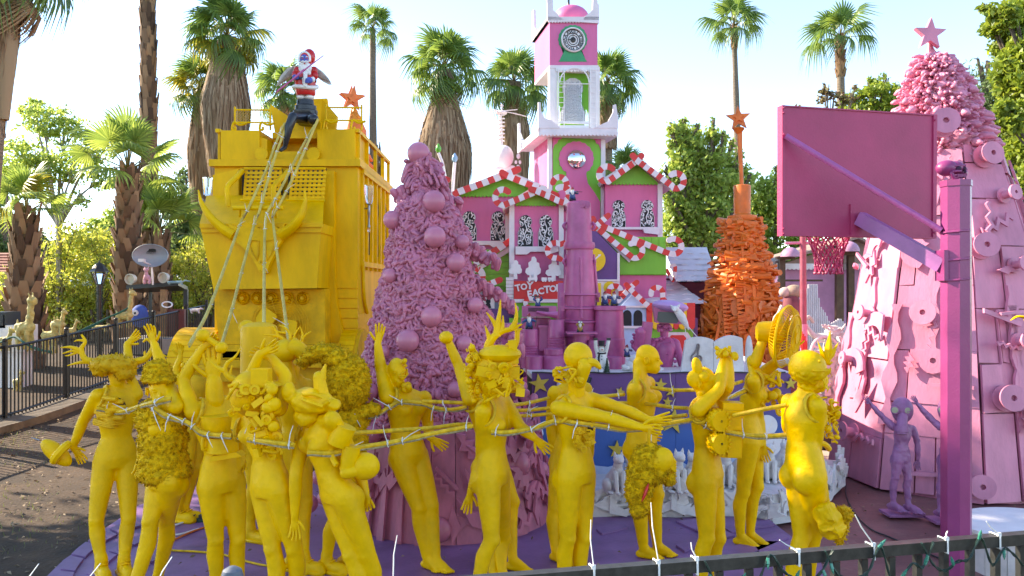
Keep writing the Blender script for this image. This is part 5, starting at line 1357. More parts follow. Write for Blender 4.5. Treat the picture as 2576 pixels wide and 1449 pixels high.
# seated plaster cats
def cat_proto():
 t = thing('cat_statue', '', 'cat statue', V((0, 0, 0)), 'white plaster cats seated on the ledge')
 mb = MB()
 mb.ell((0, .06, .10), (.085, .11, .10)); mb.capsule((0, .05, .12), (0, -.03, .23), .085, .058, 12); mb.capsule((0, -.03, .24), (0, -.05, .30), .05, .045, 10)
 mb.ell((0, -.06, .335), (.056, .058, .05)); mb.ell((0, -.11, .322), (.028, .025, .022))
 for s in (-1, 1):
  mb.capsule((s * .04, -.07, .2), (s * .035, -.10, .02), .03, .02, 8); mb.ell((s * .035, -.12, .015), (.022, .035, .016)); mb.ell((s * .085, .03, .07), (.045, .09, .07)); mb.ell((s * .09, -.06, .015), (.025, .05, .017))
  mb.tube([V((s * .033, -.05, .365)), V((s * .038, -.055, .39)), V((s * .042, -.055, .418))], [.022, .014, .002], 6)
 mb.tube(spline([(.03, .15, .03), (.12, .12, .025), (.15, .02, .022), (.11, -.06, .02)], 5), [.022] * 15 + [.012], 8)
 o = part('cat_body', mb, WHITEC, t); return t
cats = [(1550, 1238, .3, 1.0), (1588, 1235, -.3, .95), (1700, 1235, .4, 1.05), (1738, 1232, .1, 1.0), (1826, 1222, -.2, 1.05), (1858, 1222, .5, 1.05), (1934, 1210, -.1, 1.05), (1965, 1205, .6, 1.1), (2010, 1180, -.4, .95), (1648, 1232, .2, 1)]
clab = ['white cat statue farthest left on the ledge below the lone star', 'white cat statue second from the left, behind the hanging fuzzy toy', 'white cat statue directly right of the hanging fuzzy toy', 'white cat statue just left of the figure with the toy truck chest', 'white cat statue just right of the figure with the toy truck chest', 'white cat statue left of the leg of the fan carrying figure', 'white cat statue right of the leg of the fan carrying figure', 'white cat statue with curled tail left of the rightmost yellow figure', 'white cat statue rearmost, peeking beside the waist of the rightmost figure', 'white cat statue mostly hidden behind the hanging fuzzy toy']
proto = cat_proto()
for i, (x, y, rz, s) in enumerate(cats):
 d_ = gd(y, .26); p = P(x, y, d_); p.z = .262
 if i == 0: proto.location = p; proto.rotation_euler.z = rz; proto['label'] = clab[0]; c = proto
 else: c = place_copy(proto, p, rz, s, clab[i])
# ---------------------------------------------------------------- painted cans and buckets on the stage
def lath(x, prof, d, n=22, name=None):
 """lathe from pixel profile [(y, half width)]"""
 mb = MB(); c = P(x, CY, d); mb.lathe([(hw * d / F, P(x, y, d).z - c.z) for y, hw in prof], c, n); return mb
CANG = 'pink painted cans and buckets heaped on the stage'
def can(label, x, prof, d, cat='bucket', nm='painted_bucket', extra=None):
 o = solo(nm, lath(x, prof, d), PINKC, label, cat, group=CANG);
 if extra: extra(o)
 return o
def ribs(y0, y1, hw0, hw1, n):
 out = []
 for i in range(n): y = lerp(y0, y1, i / n); h = lerp(hw0, hw1, i / n); out += [(y, h), (y + (y1 - y0) / n * .35, h * .93), (y + (y1 - y0) / n * .7, h * .93)]
 return out + [(y1, hw1)]
tb = P(1462, 912, 10.0); tw = thing('can_tower', 'tall tower of stacked upturned pink trash cans in the middle of the stage', 'can tower', (tb.x, 10.0, ZS), CANG)
for x, pr in ((1456, [(507, 25), (512, 30), (560, 31.5), (610, 34)]), (1457, [(610, 38), (618, 40), (627, 38)]), (1458, [(627, 33), (700, 37), (738, 40)])): part('trash_can', lath(x, pr, 10.0), PINKC, tw)
for i in range(4):
 y = 738 + i * 34; part('trash_can', lath(1460, [(y, 44), (y + 4, 45), (y + 6, 40), (y + 31, 38), (y + 33, 44)], 10.0), PINKC, tw)
part('trash_can', lath(1462, [(872, 40), (915, 36)], 10.0), PINKC, tw)
mb = MB()
for s in (-1, 1):
 for y in (560, 650): mb.tube(spline([P(1457 + s * 33, y, 9.99), P(1457 + s * 40, y + 8, 9.95), P(1457 + s * 34, y + 18, 9.97)], 4), .018, 6)
part('can_handle', mb, PINKC, tw)
for x0, y0, x1, y1 in ((1461, 648, 1463, 800), (1424, 640, 1421, 850), (1493, 640, 1504, 760)):
 mb = MB(); mb.tube([P(x0, y0, 9.83 if x0 == 1461 else 10), P(x1, y1, 9.8 if x0 == 1461 else 10)], .02, 8); part('strut', mb, PINKC, tw)
for s in (-1, 1):
 for y in (742, 776, 810, 845):
  mb = MB(); mb.box(P(1460 + s * 44, y, 9.95), (.05, .05, .06)); part('latch', mb, PINKC, tw)
for dx in (0, 12):
 mb = MB(); c = P(1465 + dx, 513 + dx * .2, 9.86); mb.lathe([(.045, 0), (.045, .02)], c, 14, (-.3, -1, 0)); mb.lathe([(.02, .02), (.02, .03)], c, 10, (-.3, -1, 0)); part('wheel', mb, PINKC, tw)
can('big pink trash can with round lid right of the can tower', 1532, [(769, 41), (770, 42), (779, 42), (780, 35), (850, 38), (852, 40), (905, 41), (922, 38)], 9.9, 'trash can', 'trash_can')
can('wide low pink barrel left of the can tower under the grille box', 1348, [(799, 36), (801, 38), (834, 37), (880, 35), (915, 34)], 10.2, 'barrel', 'painted_barrel')
can('pink bucket with ribbed rim tight against the left of the can tower', 1399, [(804, 18), (806, 19), (848, 21)] + ribs(848, 880, 22, 23, 5) + [(915, 20)], 9.8)
can('pink bucket carrying the gnome with spread arms', 1331, [(828, 19), (829, 21), (868, 22)] + ribs(868, 893, 22.5, 23.5, 4) + [(925, 21)], 9.4)
can('squat pink jar with screw lid left of the yellow ball head', 1392, [(877, 22), (877.5, 24), (891, 24), (892, 22), (896, 26), (905, 30), (940, 30)], 9.3, 'jar', 'painted_jar')
can('small pink bucket at the stage edge above the lone left star', 1344, [(895, 20), (896, 21.5), (938, 22)], 9.25)
can('narrow pink bucket behind the stage corner by the foam tree', 1300, [(897, 13), (898, 14), (960, 17)] + [(1000, 18)], 9.7)
can('upper small pink bucket beside the foam tree', 1297, [(870, 16), (871, 17), (905, 18), (1060, 18)], 10.1)
can('tall pink drum behind the grille box', 1414, [(712, 9), (715, 11), (800, 12), (915, 13)], 10.6, 'drum', 'painted_drum')
can('pink ribbed bucket standing behind the wooden snowman on its left', 1495, [(855, 14), (856, 15), (930, 17)], 9.5)
can('pink bin behind the wooden snowman on its right', 1543, [(897, 20), (899, 21), (935, 22)], 9.3)
mb = MB(); mb.box(P(1450 + 12, 837, 9.55), (.36, .30, .02)); mb.lathe([(.10, -.16), (.10, 0)], P(1462, 838, 9.6), 14)
solo('painted_spool', mb, PINKC, 'pink round shelf in front of the can tower carrying the gnome with binoculars', 'shelf', group=CANG)
gb = P(1358, 799, 10.0); gt = thing('grille_box', 'pink speaker box with perforated grille and horn lying over the low barrel', 'speaker', (gb.x, 10.0, gb.z), CANG)
mb = MB(); mb.box(P(1356, 783, 10.05), (.43, .3, .13)); part('cabinet', mb, PINKC, gt)
mb = MB()
for i in range(20): mb.box(P(1330 + i * 2.6, 779, 9.89), (.006, .004, .05))
part('grille', mb, BLACK, gt, kind='stuff')
mb = MB(); mb.tube([P(1350, 785, 9.8), P(1375, 790, 9.8), P(1402, 793, 9.8)], [.03, .045, .085], 10, flat=.6); part('horn', mb, PINKC, gt)
for (x, y, w_, h, d_), lb in zip(((1285, 850, .3, .35, 10.4), (1372, 850, .16, .3, 10.0), (1290, 925, .35, .2, 10.2)), ('pink crate behind the antlered figure', 'pink crate between two ribbed buckets', 'pink low crate at the left end of the can heap')):
 mb = MB(); mb.box(P(x, y, d_), (w_, .3, h)); mb.box(P(x, y, d_) + V((0, 0, h / 2)), (w_ + .03, .33, .03)); solo('painted_crate', mb, PINKC, lb, 'crate', group=CANG)
# ---------------------------------------------------------------- gnomes
GB = mat('gnome_blue', (.03, .07, .22), .4, .1, 20); GW = mat('gnome_beard', (.72, .70, .66), .5, .1, 30); GR = mat('gnome_red', (.35, .02, .025), .4, .1, 20); GS = mat('gnome_skin', (.55, .28, .18), .5, .1, 20); GY = mat('gnome_ochre', (.42, .26, .05), .5, .1, 20)
def gnome(label, x, y, hpx, d, pose, coat=GB, hat=True, gun=True):
 s = hpx * d / F / .40; b = P(x, y, d); t = thing('garden_gnome', label, 'garden gnome', b, 'armed garden gnomes')
 Q = lambda a: b + V(a) * s
 mb = MB(); mb.ell(Q((0, 0, .008)), (.11 * s, .09 * s, .012 * s));
 for k in (-1, 1): mb.capsule(Q((k * .045, 0, .09)), Q((k * .065, -.01, .03)), .042 * s, .038 * s, 8); mb.ell(Q((k * .07, -.035, .025)), (.035 * s, .055 * s, .025 * s))
 part('boots', mb, BLACKG, t)
 mb = MB(); mb.capsule(Q((0, 0, .11)), Q((0, 0, .2)), .085 * s, .07 * s, 12)
 hands = {'over': ((-.1, -.02, .34), (.1, -.02, .34)), 'aim': ((.09, -.08, .235), (.13, -.05, .225)), 'spread': ((-.16, -.03, .14), (.17, -.03, .19)), 'bino': ((-.05, -.09, .285), (.05, -.09, .285))}[pose]
 for k, h in zip((-1, 1), hands):
  h = V(h); sh = V((k * .07, 0, .22)); el = sh.lerp(h, .5) + V((k * .045, 0, -.02)); mb.capsule(Q(sh), Q(el), .034 * s, .03 * s, 8); mb.capsule(Q(el), Q(h), .03 * s, .024 * s, 8)
 part('coat', mb, coat, t)
 mb = MB(); mb.ell(Q((0, -.005, .285)), (.05 * s, .05 * s, .055 * s)); mb.ell(Q((0, -.055, .285)), .016 * s)
 for h in hands: mb.ell(Q(h), .024 * s, n=8, m=6)
 part('face', mb, GS, t)
 mb = MB(); mb.tube([Q((0, -.04, .275)), Q((0, -.055, .24)), Q((0, -.075, .19)), Q((0, -.08, .15))], [.05 * s, .055 * s, .04 * s, .008 * s], 10); mb.ell(Q((0, .01, .30)), (.056 * s, .05 * s, .045 * s)); part('beard', mb, GW, t)
 if hat: mb = MB(); mb.tube([Q((0, 0, .315)), Q((0, .01, .35)), Q((.02, .02, .40))], [.056 * s, .04 * s, .004 * s], 12); part('hat', mb, GR, t)
 if pose == 'bino':
  mb = MB()
  for k in (-1, 1): mb.lathe([(.02 * s, 0), (.034 * s, .05 * s), (.034 * s, .06 * s)], Q((k * .036, -.055, .31)), 12, (0, -1, .1))
  part('binoculars', mb, BLACKG, t)
  mb = MB();
  for k in (-1, 1): mb.lathe([(.029 * s, .061 * s), (.029 * s, .063 * s)], Q((k * .036, -.055, .31)), 12, (0, -1, .1))
  part('lens', mb, GW, t)
 elif gun:
  g = {'over': ((-.19, -.03, .35), (.19, -.03, .36)), 'aim': ((-.02, -.07, .25), (.27, -.06, .24)), 'spread': ((.155, -.04, .06), (.20, -.03, .33))}[pose]
  mb = MB(); a, c = Q(g[0]), Q(g[1]); mb.beam(a, a.lerp(c, .55), .02 * s, .035 * s); mb.tube([a.lerp(c, .4), c], .008 * s, 6); mb.beam(a.lerp(c, .4), a.lerp(c, .45) - V((0, 0, .05 * s)), .015 * s, .02 * s); part('gun', mb, BLACKG, t)
 return t
gnome('garden gnome aiming a gun from the very top of the can tower', 1440, 505, 36, 9.95, 'aim')
gnome('garden gnome holding a gun over his head below the red sign', 1353, 774, 32, 9.95, 'over')
gnome('garden gnome with spread arms and rifle in one hand on the ribbed bucket', 1331, 827, 40, 9.4, 'spread')
gnome('garden gnome in ochre looking through white lensed binoculars', 1459, 836, 33, 9.5, 'bino', GY, False)
gnome('left one of the pair of garden gnomes on the round lid', 1522, 769, 38, 9.95, 'aim')
gnome('right one of the pair of garden gnomes on the round lid, aiming right', 1545, 769, 38, 9.75, 'aim')
gnome('garden gnome half hidden behind the white cat by the pink arm', 1577, 898, 32, 9.5, 'aim', gun=False)
# ---------------------------------------------------------------- wooden snowman with clock
d = 8.98; q = d / F; sm = thing('wooden_snowman', 'slim wooden snowman with raised arms, black top hat, clock and little fir at his feet', 'snowman', P(1512, 941, d))
B_ = lambda x, y, k=0: P(x, y, d - k)
SNW = mat('snowman_white', (.70, .68, .62), .5, .1, 15, dirt=.3)
mb = MB(); mb.tube([B_(1513, y) for y in (938, 925, 910, 895, 885)], [x * q for x in (17, 20, 19, 13, 10)], 14); mb.ell(B_(1513, 878), 8.5 * q); part('snow_body', mb, SNW, sm)
for s, x in ((-1, 1498), (1, 1531)):
 mb = MB(); mb.tube([B_(1513 + s * 9, 895), B_(1513 + s * 13, 875), B_(x, 856)], [5 * q, 5.5 * q, 4.5 * q], 8); part('arm', mb, SNW, sm)
 mb = MB(); mb.box(B_(x, 853), (10 * q, 8 * q, 6 * q)); part('mitten', mb, BLACKG, sm)
mb = MB(); mb.lathe([(11 * q, 0), (11 * q, 2 * q), (7.5 * q, 2 * q), (8.5 * q, 13 * q)], B_(1513, 869.5), 14); part('top_hat', mb, BLACKG, sm)
mb = MB(); mb.tube([B_(1513 + 10 * math.cos(a), 887 + 2 * math.sin(a), 0) + V((0, -math.sin(a) * 10 * q, 0)) for a in [i * 6.283 / 12 for i in range(12)]], 2.8 * q, 6, closed=True); mb.tube([B_(1508, 889, 10 * q), B_(1506, 900, 13 * q), B_(1507, 915, 20 * q)], [2.6 * q, 3 * q, 2 * q], 6); part('scarf', mb, BLACK, sm)
for y in (896, 904):
 mb = MB(); mb.ell(B_(1514, y, 16 * q), 1.5 * q, n=8, m=6); part('button', mb, BLACKG, sm)
mb = MB(); mb.tube([B_(1514, 879, 8 * q), B_(1517, 880, 14 * q)], [1.6 * q, .3 * q], 6); part('nose', mb, ORANGE, sm)
FIR = mat('small_fir_green', (.02, .05, .025), .7, .2, 30)
mb = MB()
for i in range(5): mb.lathe([((9.5 - i * 1.6) * q, 0), (1.5 * q, 11 * q)], B_(1527, 938 - i * 6.5, 24 * q), 9)
part('little_fir', mb, FIR, sm)
mb = MB(); mb.lathe([(8 * q, 0), (8 * q, 5 * q), (6.8 * q, 6 * q), (6.5 * q, 3 * q)], B_(1512, 931, 22 * q), 18, (0, -1, 0)); part('alarm_clock', mb, GREYM, sm)
mb = MB(); mb.lathe([(6.4 * q, 3.2 * q), (6.4 * q, 3.6 * q)], B_(1512, 931, 22 * q), 18, (0, -1, 0)); part('clock_face', mb, WHITE, sm)
# ---------------------------------------------------------------- white song book
bk = thing('song_book', 'big white open book with a treble clef standing on the stage', 'book', P(1793, 938, 8.95)); BP = Plane(1793, 8.95, 0)
l = [(1713, 938), (1725, 857)] + [(lerp(1725, 1795, t), 857 - 13 * math.sin(math.pi * (t * .75 + .05)) + 6 * t) for t in [i / 8 for i in range(1, 9)]] + [(1795, 938)]
r = [(1796, 938), (1796, 862)] + [(lerp(1796, 1868, t), 861 - 17 * math.sin(math.pi * (t * .8 + .0)) + 0 * t) for t in [i / 8 for i in range(1, 9)]] + [(1872, 938)]
for pg in (l, r): mb = MB(); mb.panel(BP, pg, .06, 0); part('page', mb, WHITEC, bk)
mb = MB(); cl = spline([BP.pt(x, y, .012) for x, y in ((1746, 927), (1752, 930), (1757, 924), (1756, 905), (1756, 885), (1759, 870), (1755, 866), (1753, 876), (1748, 886), (1740, 896), (1741, 908), (1752, 912), (1763, 908), (1764, 898), (1756, 894), (1750, 900), (1753, 906))], 5); mb.tube(cl, .010, 6); part('treble_clef', mb, mat('grooved_grey', (.22, .18, .17), .7, .1), bk)
mb = MB(); mb.ell(BP.pt(1884, 890, -.05), (.045, .03, .21)); part('white_quill', mb, WHITEC, bk)
for x, y, w_, h in ((1600, 915, 30, 32), (1622, 932, 20, 14), (1580, 925, 18, 14), (1700, 936, 22, 8), (1655, 930, 14, 10)):
 mb = MB(); c = P(x, y, 9.05);
 for i in range(14): mb.ell(c + V((R.uniform(-.4, .4) * w_ * q * 1.6, R.uniform(-.06, .06), R.uniform(-.4, .4) * h * q * 1.2)), (w_ * q * .45, w_ * q * .4, h * q * .4), n=10, m=7)
 solo('plaster_rock', mb, WHITEC, 'white lumpy plaster rock on the stage ' + {1600: 'touching the bald figure from behind', 1622: 'in front of the television headed figure', 1580: 'lowest, beside the snowman', 1700: 'under the left corner of the song book', 1655: 'smallest, below the pink ribs'}[x], 'rock', group='white plaster rocks on the stage')
# ---------------------------------------------------------------- figure with a television head
d = 9.55; q = d / F; T_ = lambda x, y, k=0: P(x, y, d - k)
tv = thing('television_figure', 'drippy pink figure with a television set for a head and a lilac dome', 'statue', V((T_(1670, 0).x, d, ZS)))
mb = MB()
mb.capsule(T_(1671, 850), T_(1671, 812), 10 * q, 13 * q, 12); mb.ell(T_(1671, 872), (34 * q, 20 * q, 26 * q)); mb.capsule(T_(1671, 880), T_(1668, 935), 27 * q, 17 * q, 14); mb.capsule(T_(1699, 864), T_(1718, 925), 12 * q, 9 * q); mb.capsule(T_(1642, 866), T_(1606, 872, .1), 13 * q, 15 * q); mb.capsule(T_(1606, 872, .1), T_(1612, 835, .2), 14 * q, 13 * q)
for i in range(8): mb.tube([T_(1671 + 26 * (1 - i * .04) * math.cos(a), 888 + i * 5.5 + 1.5 * math.sin(a * 3), 18 * q * math.sin(a)) for a in [k * 6.283 / 16 for k in range(17)]], 2 * q, 6)
for i in range(90):
 x, y = R.choice(((1608 + R.uniform(-18, 18), 850 + R.uniform(-25, 28)), (1671 + R.uniform(-30, 30), 870 + R.uniform(-22, 60)), (1671 + R.uniform(-16, 16), 822 + R.uniform(-6, 10)))); mb.ell(T_(x, y, R.uniform(0, .12)), (R.uniform(3, 6) * q, 4 * q, R.uniform(3, 6) * q), n=7, m=5)
part('drippy_body', mb, PINKC, tv)
mb = MB(); mb.box(T_(1626, 840, .1), (24 * q, 18 * q, 60 * q), Matrix.Rotation(.12, 3, 'Y')); part('pink_block', mb, PINKC, tv)
TP = Plane(1680, d - .18, rad(-6))
mb = MB(); mb.panel(TP, [(1644, 768), (1722, 775), (1718, 816), (1650, 812)], .32, 0); part('television', mb, PINKC, tv)
mb = MB(); mb.panel(TP, [(1656, 784), (1705, 786), (1707, 808), (1703, 813), (1660, 811), (1653, 806)], .02, .015); part('screen', mb, mat('dull_grey_screen', (.07, .08, .08), .35, .08), tv)
mb = MB(); mb.ell(T_(1686, 770, .12), (45 * q, 40 * q, 15 * q), Matrix.Rotation(.12, 3, 'Y'), 24, 12); part('dome_lid', mb, mat('lilac_dome', (.50, .26, .52), .4, .06), tv)
# long white cat held up on a wire
wc = thing('cat_statue', 'slim white cat statue leaning diagonally in front of the television screen', 'cat statue', P(1733, 830, 9.2)); W_ = lambda x, y, k=0: P(x, y, 9.2 - k); q = 9.2 / F
mb = MB(); mb.tube([W_(1733, 830), W_(1725, 815), W_(1715, 798), W_(1706, 785), W_(1700, 778)], [1.5 * q, 7 * q, 11 * q, 9.5 * q, 7 * q], 12); mb.ell(W_(1699, 777, .02), (10 * q, 9 * q, 8 * q)); mb.ell(W_(1697, 781, .06), (4 * q, 4 * q, 3 * q))
for x, y, x2, y2 in ((1692, 773, 1686, 767), (1706, 771, 1711, 764)): mb.tube([W_(x, y), W_(x2, y2)], [4.5 * q, .4 * q], 7)
mb.tube([W_(1726, 815), W_(1756, 850)], .005, 5); mb.tube([W_(1722, 815), W_(1729, 862)], .005, 5)
part('cat_body', mb, WHITEC, wc)
# ---------------------------------------------------------------- orange stick cone
d = 13.6; q = d / F; oc = V((P(1862, 0, d).x, d, 0)); oc.z = gh(oc.x, oc.y)
og = thing('orange_cone_sculpture', 'tall orange cone of branches and scrap with canister, pole and star on top', 'sculpture', oc)
OZ = lambda y: P(0, y, d).z
def orad(z):
 tab = [(OZ(940), 130), (OZ(850), 108), (OZ(760), 90), (OZ(680), 74), (OZ(600), 51), (OZ(545), 37)]
 for (a, r), (b, s) in zip(tab, tab[1:]):
  if z <= b: return lerp(r, s, max(0, (z - a) / (b - a))) * q
 return 35 * q
mb = MB(); mb.tube([V((oc.x, d, oc.z)), V((oc.x, d, OZ(850))), V((oc.x, d, OZ(700))), V((oc.x, d, OZ(548)))], [orad(OZ(940)) * .8, orad(OZ(850)) * .82, orad(OZ(700)) * .75, orad(OZ(548)) * .6], 20); part('inner_frame', mb, ORANGE, og)
part('canister', lath(1867, [(466, 19), (467, 21), (470, 21.5), (538, 20.5), (541, 24), (543, 36), (549, 37), (556, 35)], d), ORANGE, og)
mb = MB(); mb.tube([P(1866, 468, d), P(1862, 380, d), P(1858, 322, d)], [5 * q, 5.5 * q, 5 * q], 10); mb.box(P(1863, 350, d), (7 * q, 9 * q, 45 * q)); part('pole', mb, ORANGE, og)
mb = MB(); mb.ell(P(1858, 324, d), (15 * q, 14 * q, 5 * q)); mb.lathe([(14 * q, 0), (6 * q, -10 * q)], P(1858, 326, d), 14); part('star_cup', mb, ORANGE, og)
op3 = Plane(1858, d - .05, -.15)
mb = MB(); mb.panel(op3, star(1858, 297, 32, -.08, .42), .06, 0); part('star', mb, ORANGE, og)
mb = MB(); mb.panel(op3, star(1858, 295, 14, -.08, .42), .03, .035); part('inner_star', mb, ORANGE, og)
rr = random.Random(12)
mb = MB(); n = 8
st_me = []
for k in range(4):
 m_ = MB(); pts = [V((lerp(-.5, .5, i / 5), rr.uniform(-.025, .025), rr.uniform(-.02, .02) - .09 * math.cos((i / 5 - .5) * math.pi) * 0)) for i in range(6)]; m_.tube(pts, [.055 * rr.uniform(.85, 1.15) for _ in pts], 7); st_me.append(mesh_of('branch', m_, ORANGE))
pl_me = []
for shp in (LEAFS, SHARD, CRES, BAR, [(-1, -.2), (.2, .6), (1, -.4)], [(-.6, -.6), (.7, -.5), (.1, .8)], [(-1, -.08), (1, -.14), (1, .1), (-1, .1)]):
 m_ = MB(); m_.prism([V((x * .5, 0, y * .5)) for x, y in shp], (0, .05, 0)); pl_me.append(mesh_of('scrap', m_, ORANGE, False))
def oplace(me, nm, z, a, out, rot, sc):
 r = orad(z) * out; inst(nm, me, og, V((r * math.cos(a), r * math.sin(a), z - oc.z)), rot, sc)
for i in range(250):                # branches wound round the upper half
 z = lerp(OZ(745), OZ(553), (i + rr.random()) / 200) if i < 200 else lerp(OZ(930), OZ(750), rr.random()); a = rr.uniform(-3.3, .2); L = max(.42, orad(z)) * rr.uniform(.7, 1.25); th = rr.choice((.3, .4, .45, .6, .75, 1.1)) * .85
 oplace(rr.choice(st_me), 'branch', z, a, rr.uniform(.88, 1.0), (rr.uniform(0, 6), rr.uniform(-.22, .22) if i < 200 else rr.uniform(-.7, .7), a + math.pi / 2 + rr.uniform(-.25, .25)), (L, th, th))
for i in range(290):                # flat scrap on the lower half
 z = lerp(OZ(945), OZ(735), rr.random() ** .9); a = rr.uniform(-3.3, .2); s = rr.uniform(.18, .42)
 oplace(rr.choice(pl_me), 'scrap', z, a, rr.uniform(.92, 1.06), (rr.uniform(-.35, .15), rr.uniform(0, 6.28), a + math.pi / 2 + rr.uniform(-.3, .3)), (s, 1, s))
for x0, y0, x1, y1, w_ in ((1842, 560, 1790, 800, 7), (1851, 600, 1848, 760, 6), (1872, 600, 1870, 790, 8), (1815, 690, 1775, 880, 7), (1818, 580, 1822, 690, 7)):
 mb = MB(); a, b = P(x0, y0, 0), P(x1, y1, 0)
 def onc(x, y):
  z = OZ(y); X = (x - CX) * q - oc.x; rr_ = orad(z) * 1.04; return V((oc.x + X, d - math.sqrt(max(.01, rr_ ** 2 - X ** 2)), z))
 mb.beam(onc(x0, y0), onc(x1, y1), w_ * q, .03, (0, 1, 0)); part('batten', mb, ORANGE, og)
mb = MB()
for i in range(11):
 y = 735 + i * 9.5; c = onc(1822 + 14 * math.sin(y * .01), y) - V((0, .05, 0)); mb.prism([c + V((-.06, 0, .025)), c + V((.075, -.02, 0)), c + V((-.06, 0, -.03))], (0, .03, 0)); c = onc(1805, y + 8) - V((0, .05, 0)); mb.prism([c + V((-.06, 0, .025)), c + V((.075, -.02, 0)), c + V((-.06, 0, -.03))], (0, .03, 0))
part('saw_teeth', mb, ORANGE, og, kind='stuff')
# ---------------------------------------------------------------- big pink tree on the right
d = 10.05; q = d / F; pc = V((P(2385, 0, d).x, d, GZ)); rr = random.Random(21)
pt_ = thing('pink_board_tree', 'huge pink tree of nailed boards and cable reels with rose foam crown and star', 'sculpture', pc)
PZ = lambda y: P(0, y, d).z
def prad(z):
 tab = [(GZ, 1.40), (PZ(923), 1.205), (PZ(600), .915), (PZ(392), .585)]
 for (a, r), (b, s) in zip(tab, tab[1:]):
  if z <= b: return lerp(r, s, max(0, (z - a) / (b - a)))
 return .585
NF = 8; A0 = rad(-90 - 14)
def fac_pt(i, u, z, o=0.0):
 """point on facet i: u across 0..1"""
 a0 = A0 + i * 2 * math.pi / NF; a1 = a0 + 2 * math.pi / NF; r = prad(z); am = (a0 + a1) / 2
 p = V((math.cos(a0), math.sin(a0), 0)).lerp(V((math.cos(a1), math.sin(a1), 0)), u) * r
 return V((pc.x, pc.y, 0)) + p + V((math.cos(am), math.sin(am), 0)) * o + V((0, 0, z))
mb = MB(); mb.tube([V((pc.x, pc.y, z)) for z in (GZ, PZ(923), PZ(600), PZ(392))], [prad(z) * .92 for z in (GZ, PZ(923), PZ(600), PZ(392))], 22); part('core', mb, PINKP, pt_)
zb, zt2 = GZ + .03, PZ(385)
for i in range(-3, 4):
 am = A0 + (i + .5) * 2 * math.pi / NF; n_ = V((math.cos(am), math.sin(am), 0)); z = zb
 while z < zt2 - .1:
  h = rr.uniform(.35, 1.1); z1 = min(zt2, z + h); k = rr.choice((1, 2, 2, 3, 4)); us = [0] + sorted(rr.uniform(.2, .8) for _ in range(k - 1)) + [1]
  for u0, u1 in zip(us, us[1:]):
   o = rr.uniform(.0, .05); j = lambda: rr.uniform(-.015, .015)
   mb = MB(); mb.prism([fac_pt(i, u0 + .008, z + .004 + j(), o), fac_pt(i, u1 - .008, z + .004 + j(), o), fac_pt(i, u1 - .008, z1 - .004 + j(), o), fac_pt(i, u0 + .008, z1 - .004 + j(), o)], -n_ * .035); part('board', mb, PINKR, pt_)
  z = z1
 for s in range(12):       # scrap shapes and slats nailed over the boards
  z = rr.uniform(zb + .2, zt2 - .3); u = rr.uniform(.15, .85); sz = rr.uniform(.12, .28); ro = rr.uniform(-.5, .5) + (1.57 if rr.random() < .6 else 0); shp = rr.choice((LEAFS, CRES, WAVE, SHARD, BAR, BAR, WAVE)); mb = MB(); pts = []
  for x, y in shp:
   X, Y = x * math.cos(ro) - y * math.sin(ro), x * math.sin(ro) + y * math.cos(ro); pts.append(fac_pt(i, max(0, min(1, u + X * sz / .85)), max(zb, min(zt2, z + Y * sz)), .085 + .008 * s))
  mb.prism(pts, -n_ * .03); part('scrap_shape', mb, PINKR, pt_)
 for s in range(2):       # wavy strips running up the seams
  u = rr.choice((.02, .5, .97)); z0 = rr.uniform(zb, 2); mb = MB(); A_ = []; B_2 = []
  for k in range(15):
   zz = z0 + k * .1
   if zz > zt2: break
   w_ = .05 + .03 * math.sin(k * 1.3 + s); A_.append(fac_pt(i, u - w_ * 1.2, zz, .075)); B_2.append(fac_pt(i, u + w_ * 1.2, zz, .075))
  if len(A_) > 3: mb.prism(A_ + B_2[::-1], -n_ * .04); part('wavy_strip', mb, PINKR, pt_)
def reel(x, y, rpx, ax=None, dd=None):
 if dd is None:
  dd = 8.2
  for k in range(260):
   p = P(x, y, dd)
   if math.hypot(p.x - pc.x, p.y - pc.y) < prad(max(GZ, min(PZ(392), p.z))): break
   dd += .01
 p = P(x, y, dd); n_ = V((p.x - pc.x, p.y - pc.y, 0)).normalized() if ax is None else V(ax).normalized(); n_ = (n_ + V((0, 0, .15))).normalized()
 r = rpx * dd / F; mb = MB(); mb.lathe([(r, 0), (r, .02), (r * .5, .021), (r * .5, .15), (r, .15), (r, .175), (r * .22, .176), (r * .20, .12), (.001, .12)], p, 26, n_); part('cable_reel', mb, PINKR, pt_)
for x, y, r in ((2473, 395, 29), (2523, 492, 20), (2467, 622, 31), (2330, 790, 31), (2352, 910, 32), (2528, 1002, 33), (2462, 1222, 30), (2147, 1088, 24), (2190, 790, 20), (2550, 668, 20), (2150, 905, 17), (2560, 860, 22)): reel(x, y, r)
reel(2370, 315, 33, (-.25, -1, 0), 9.42)
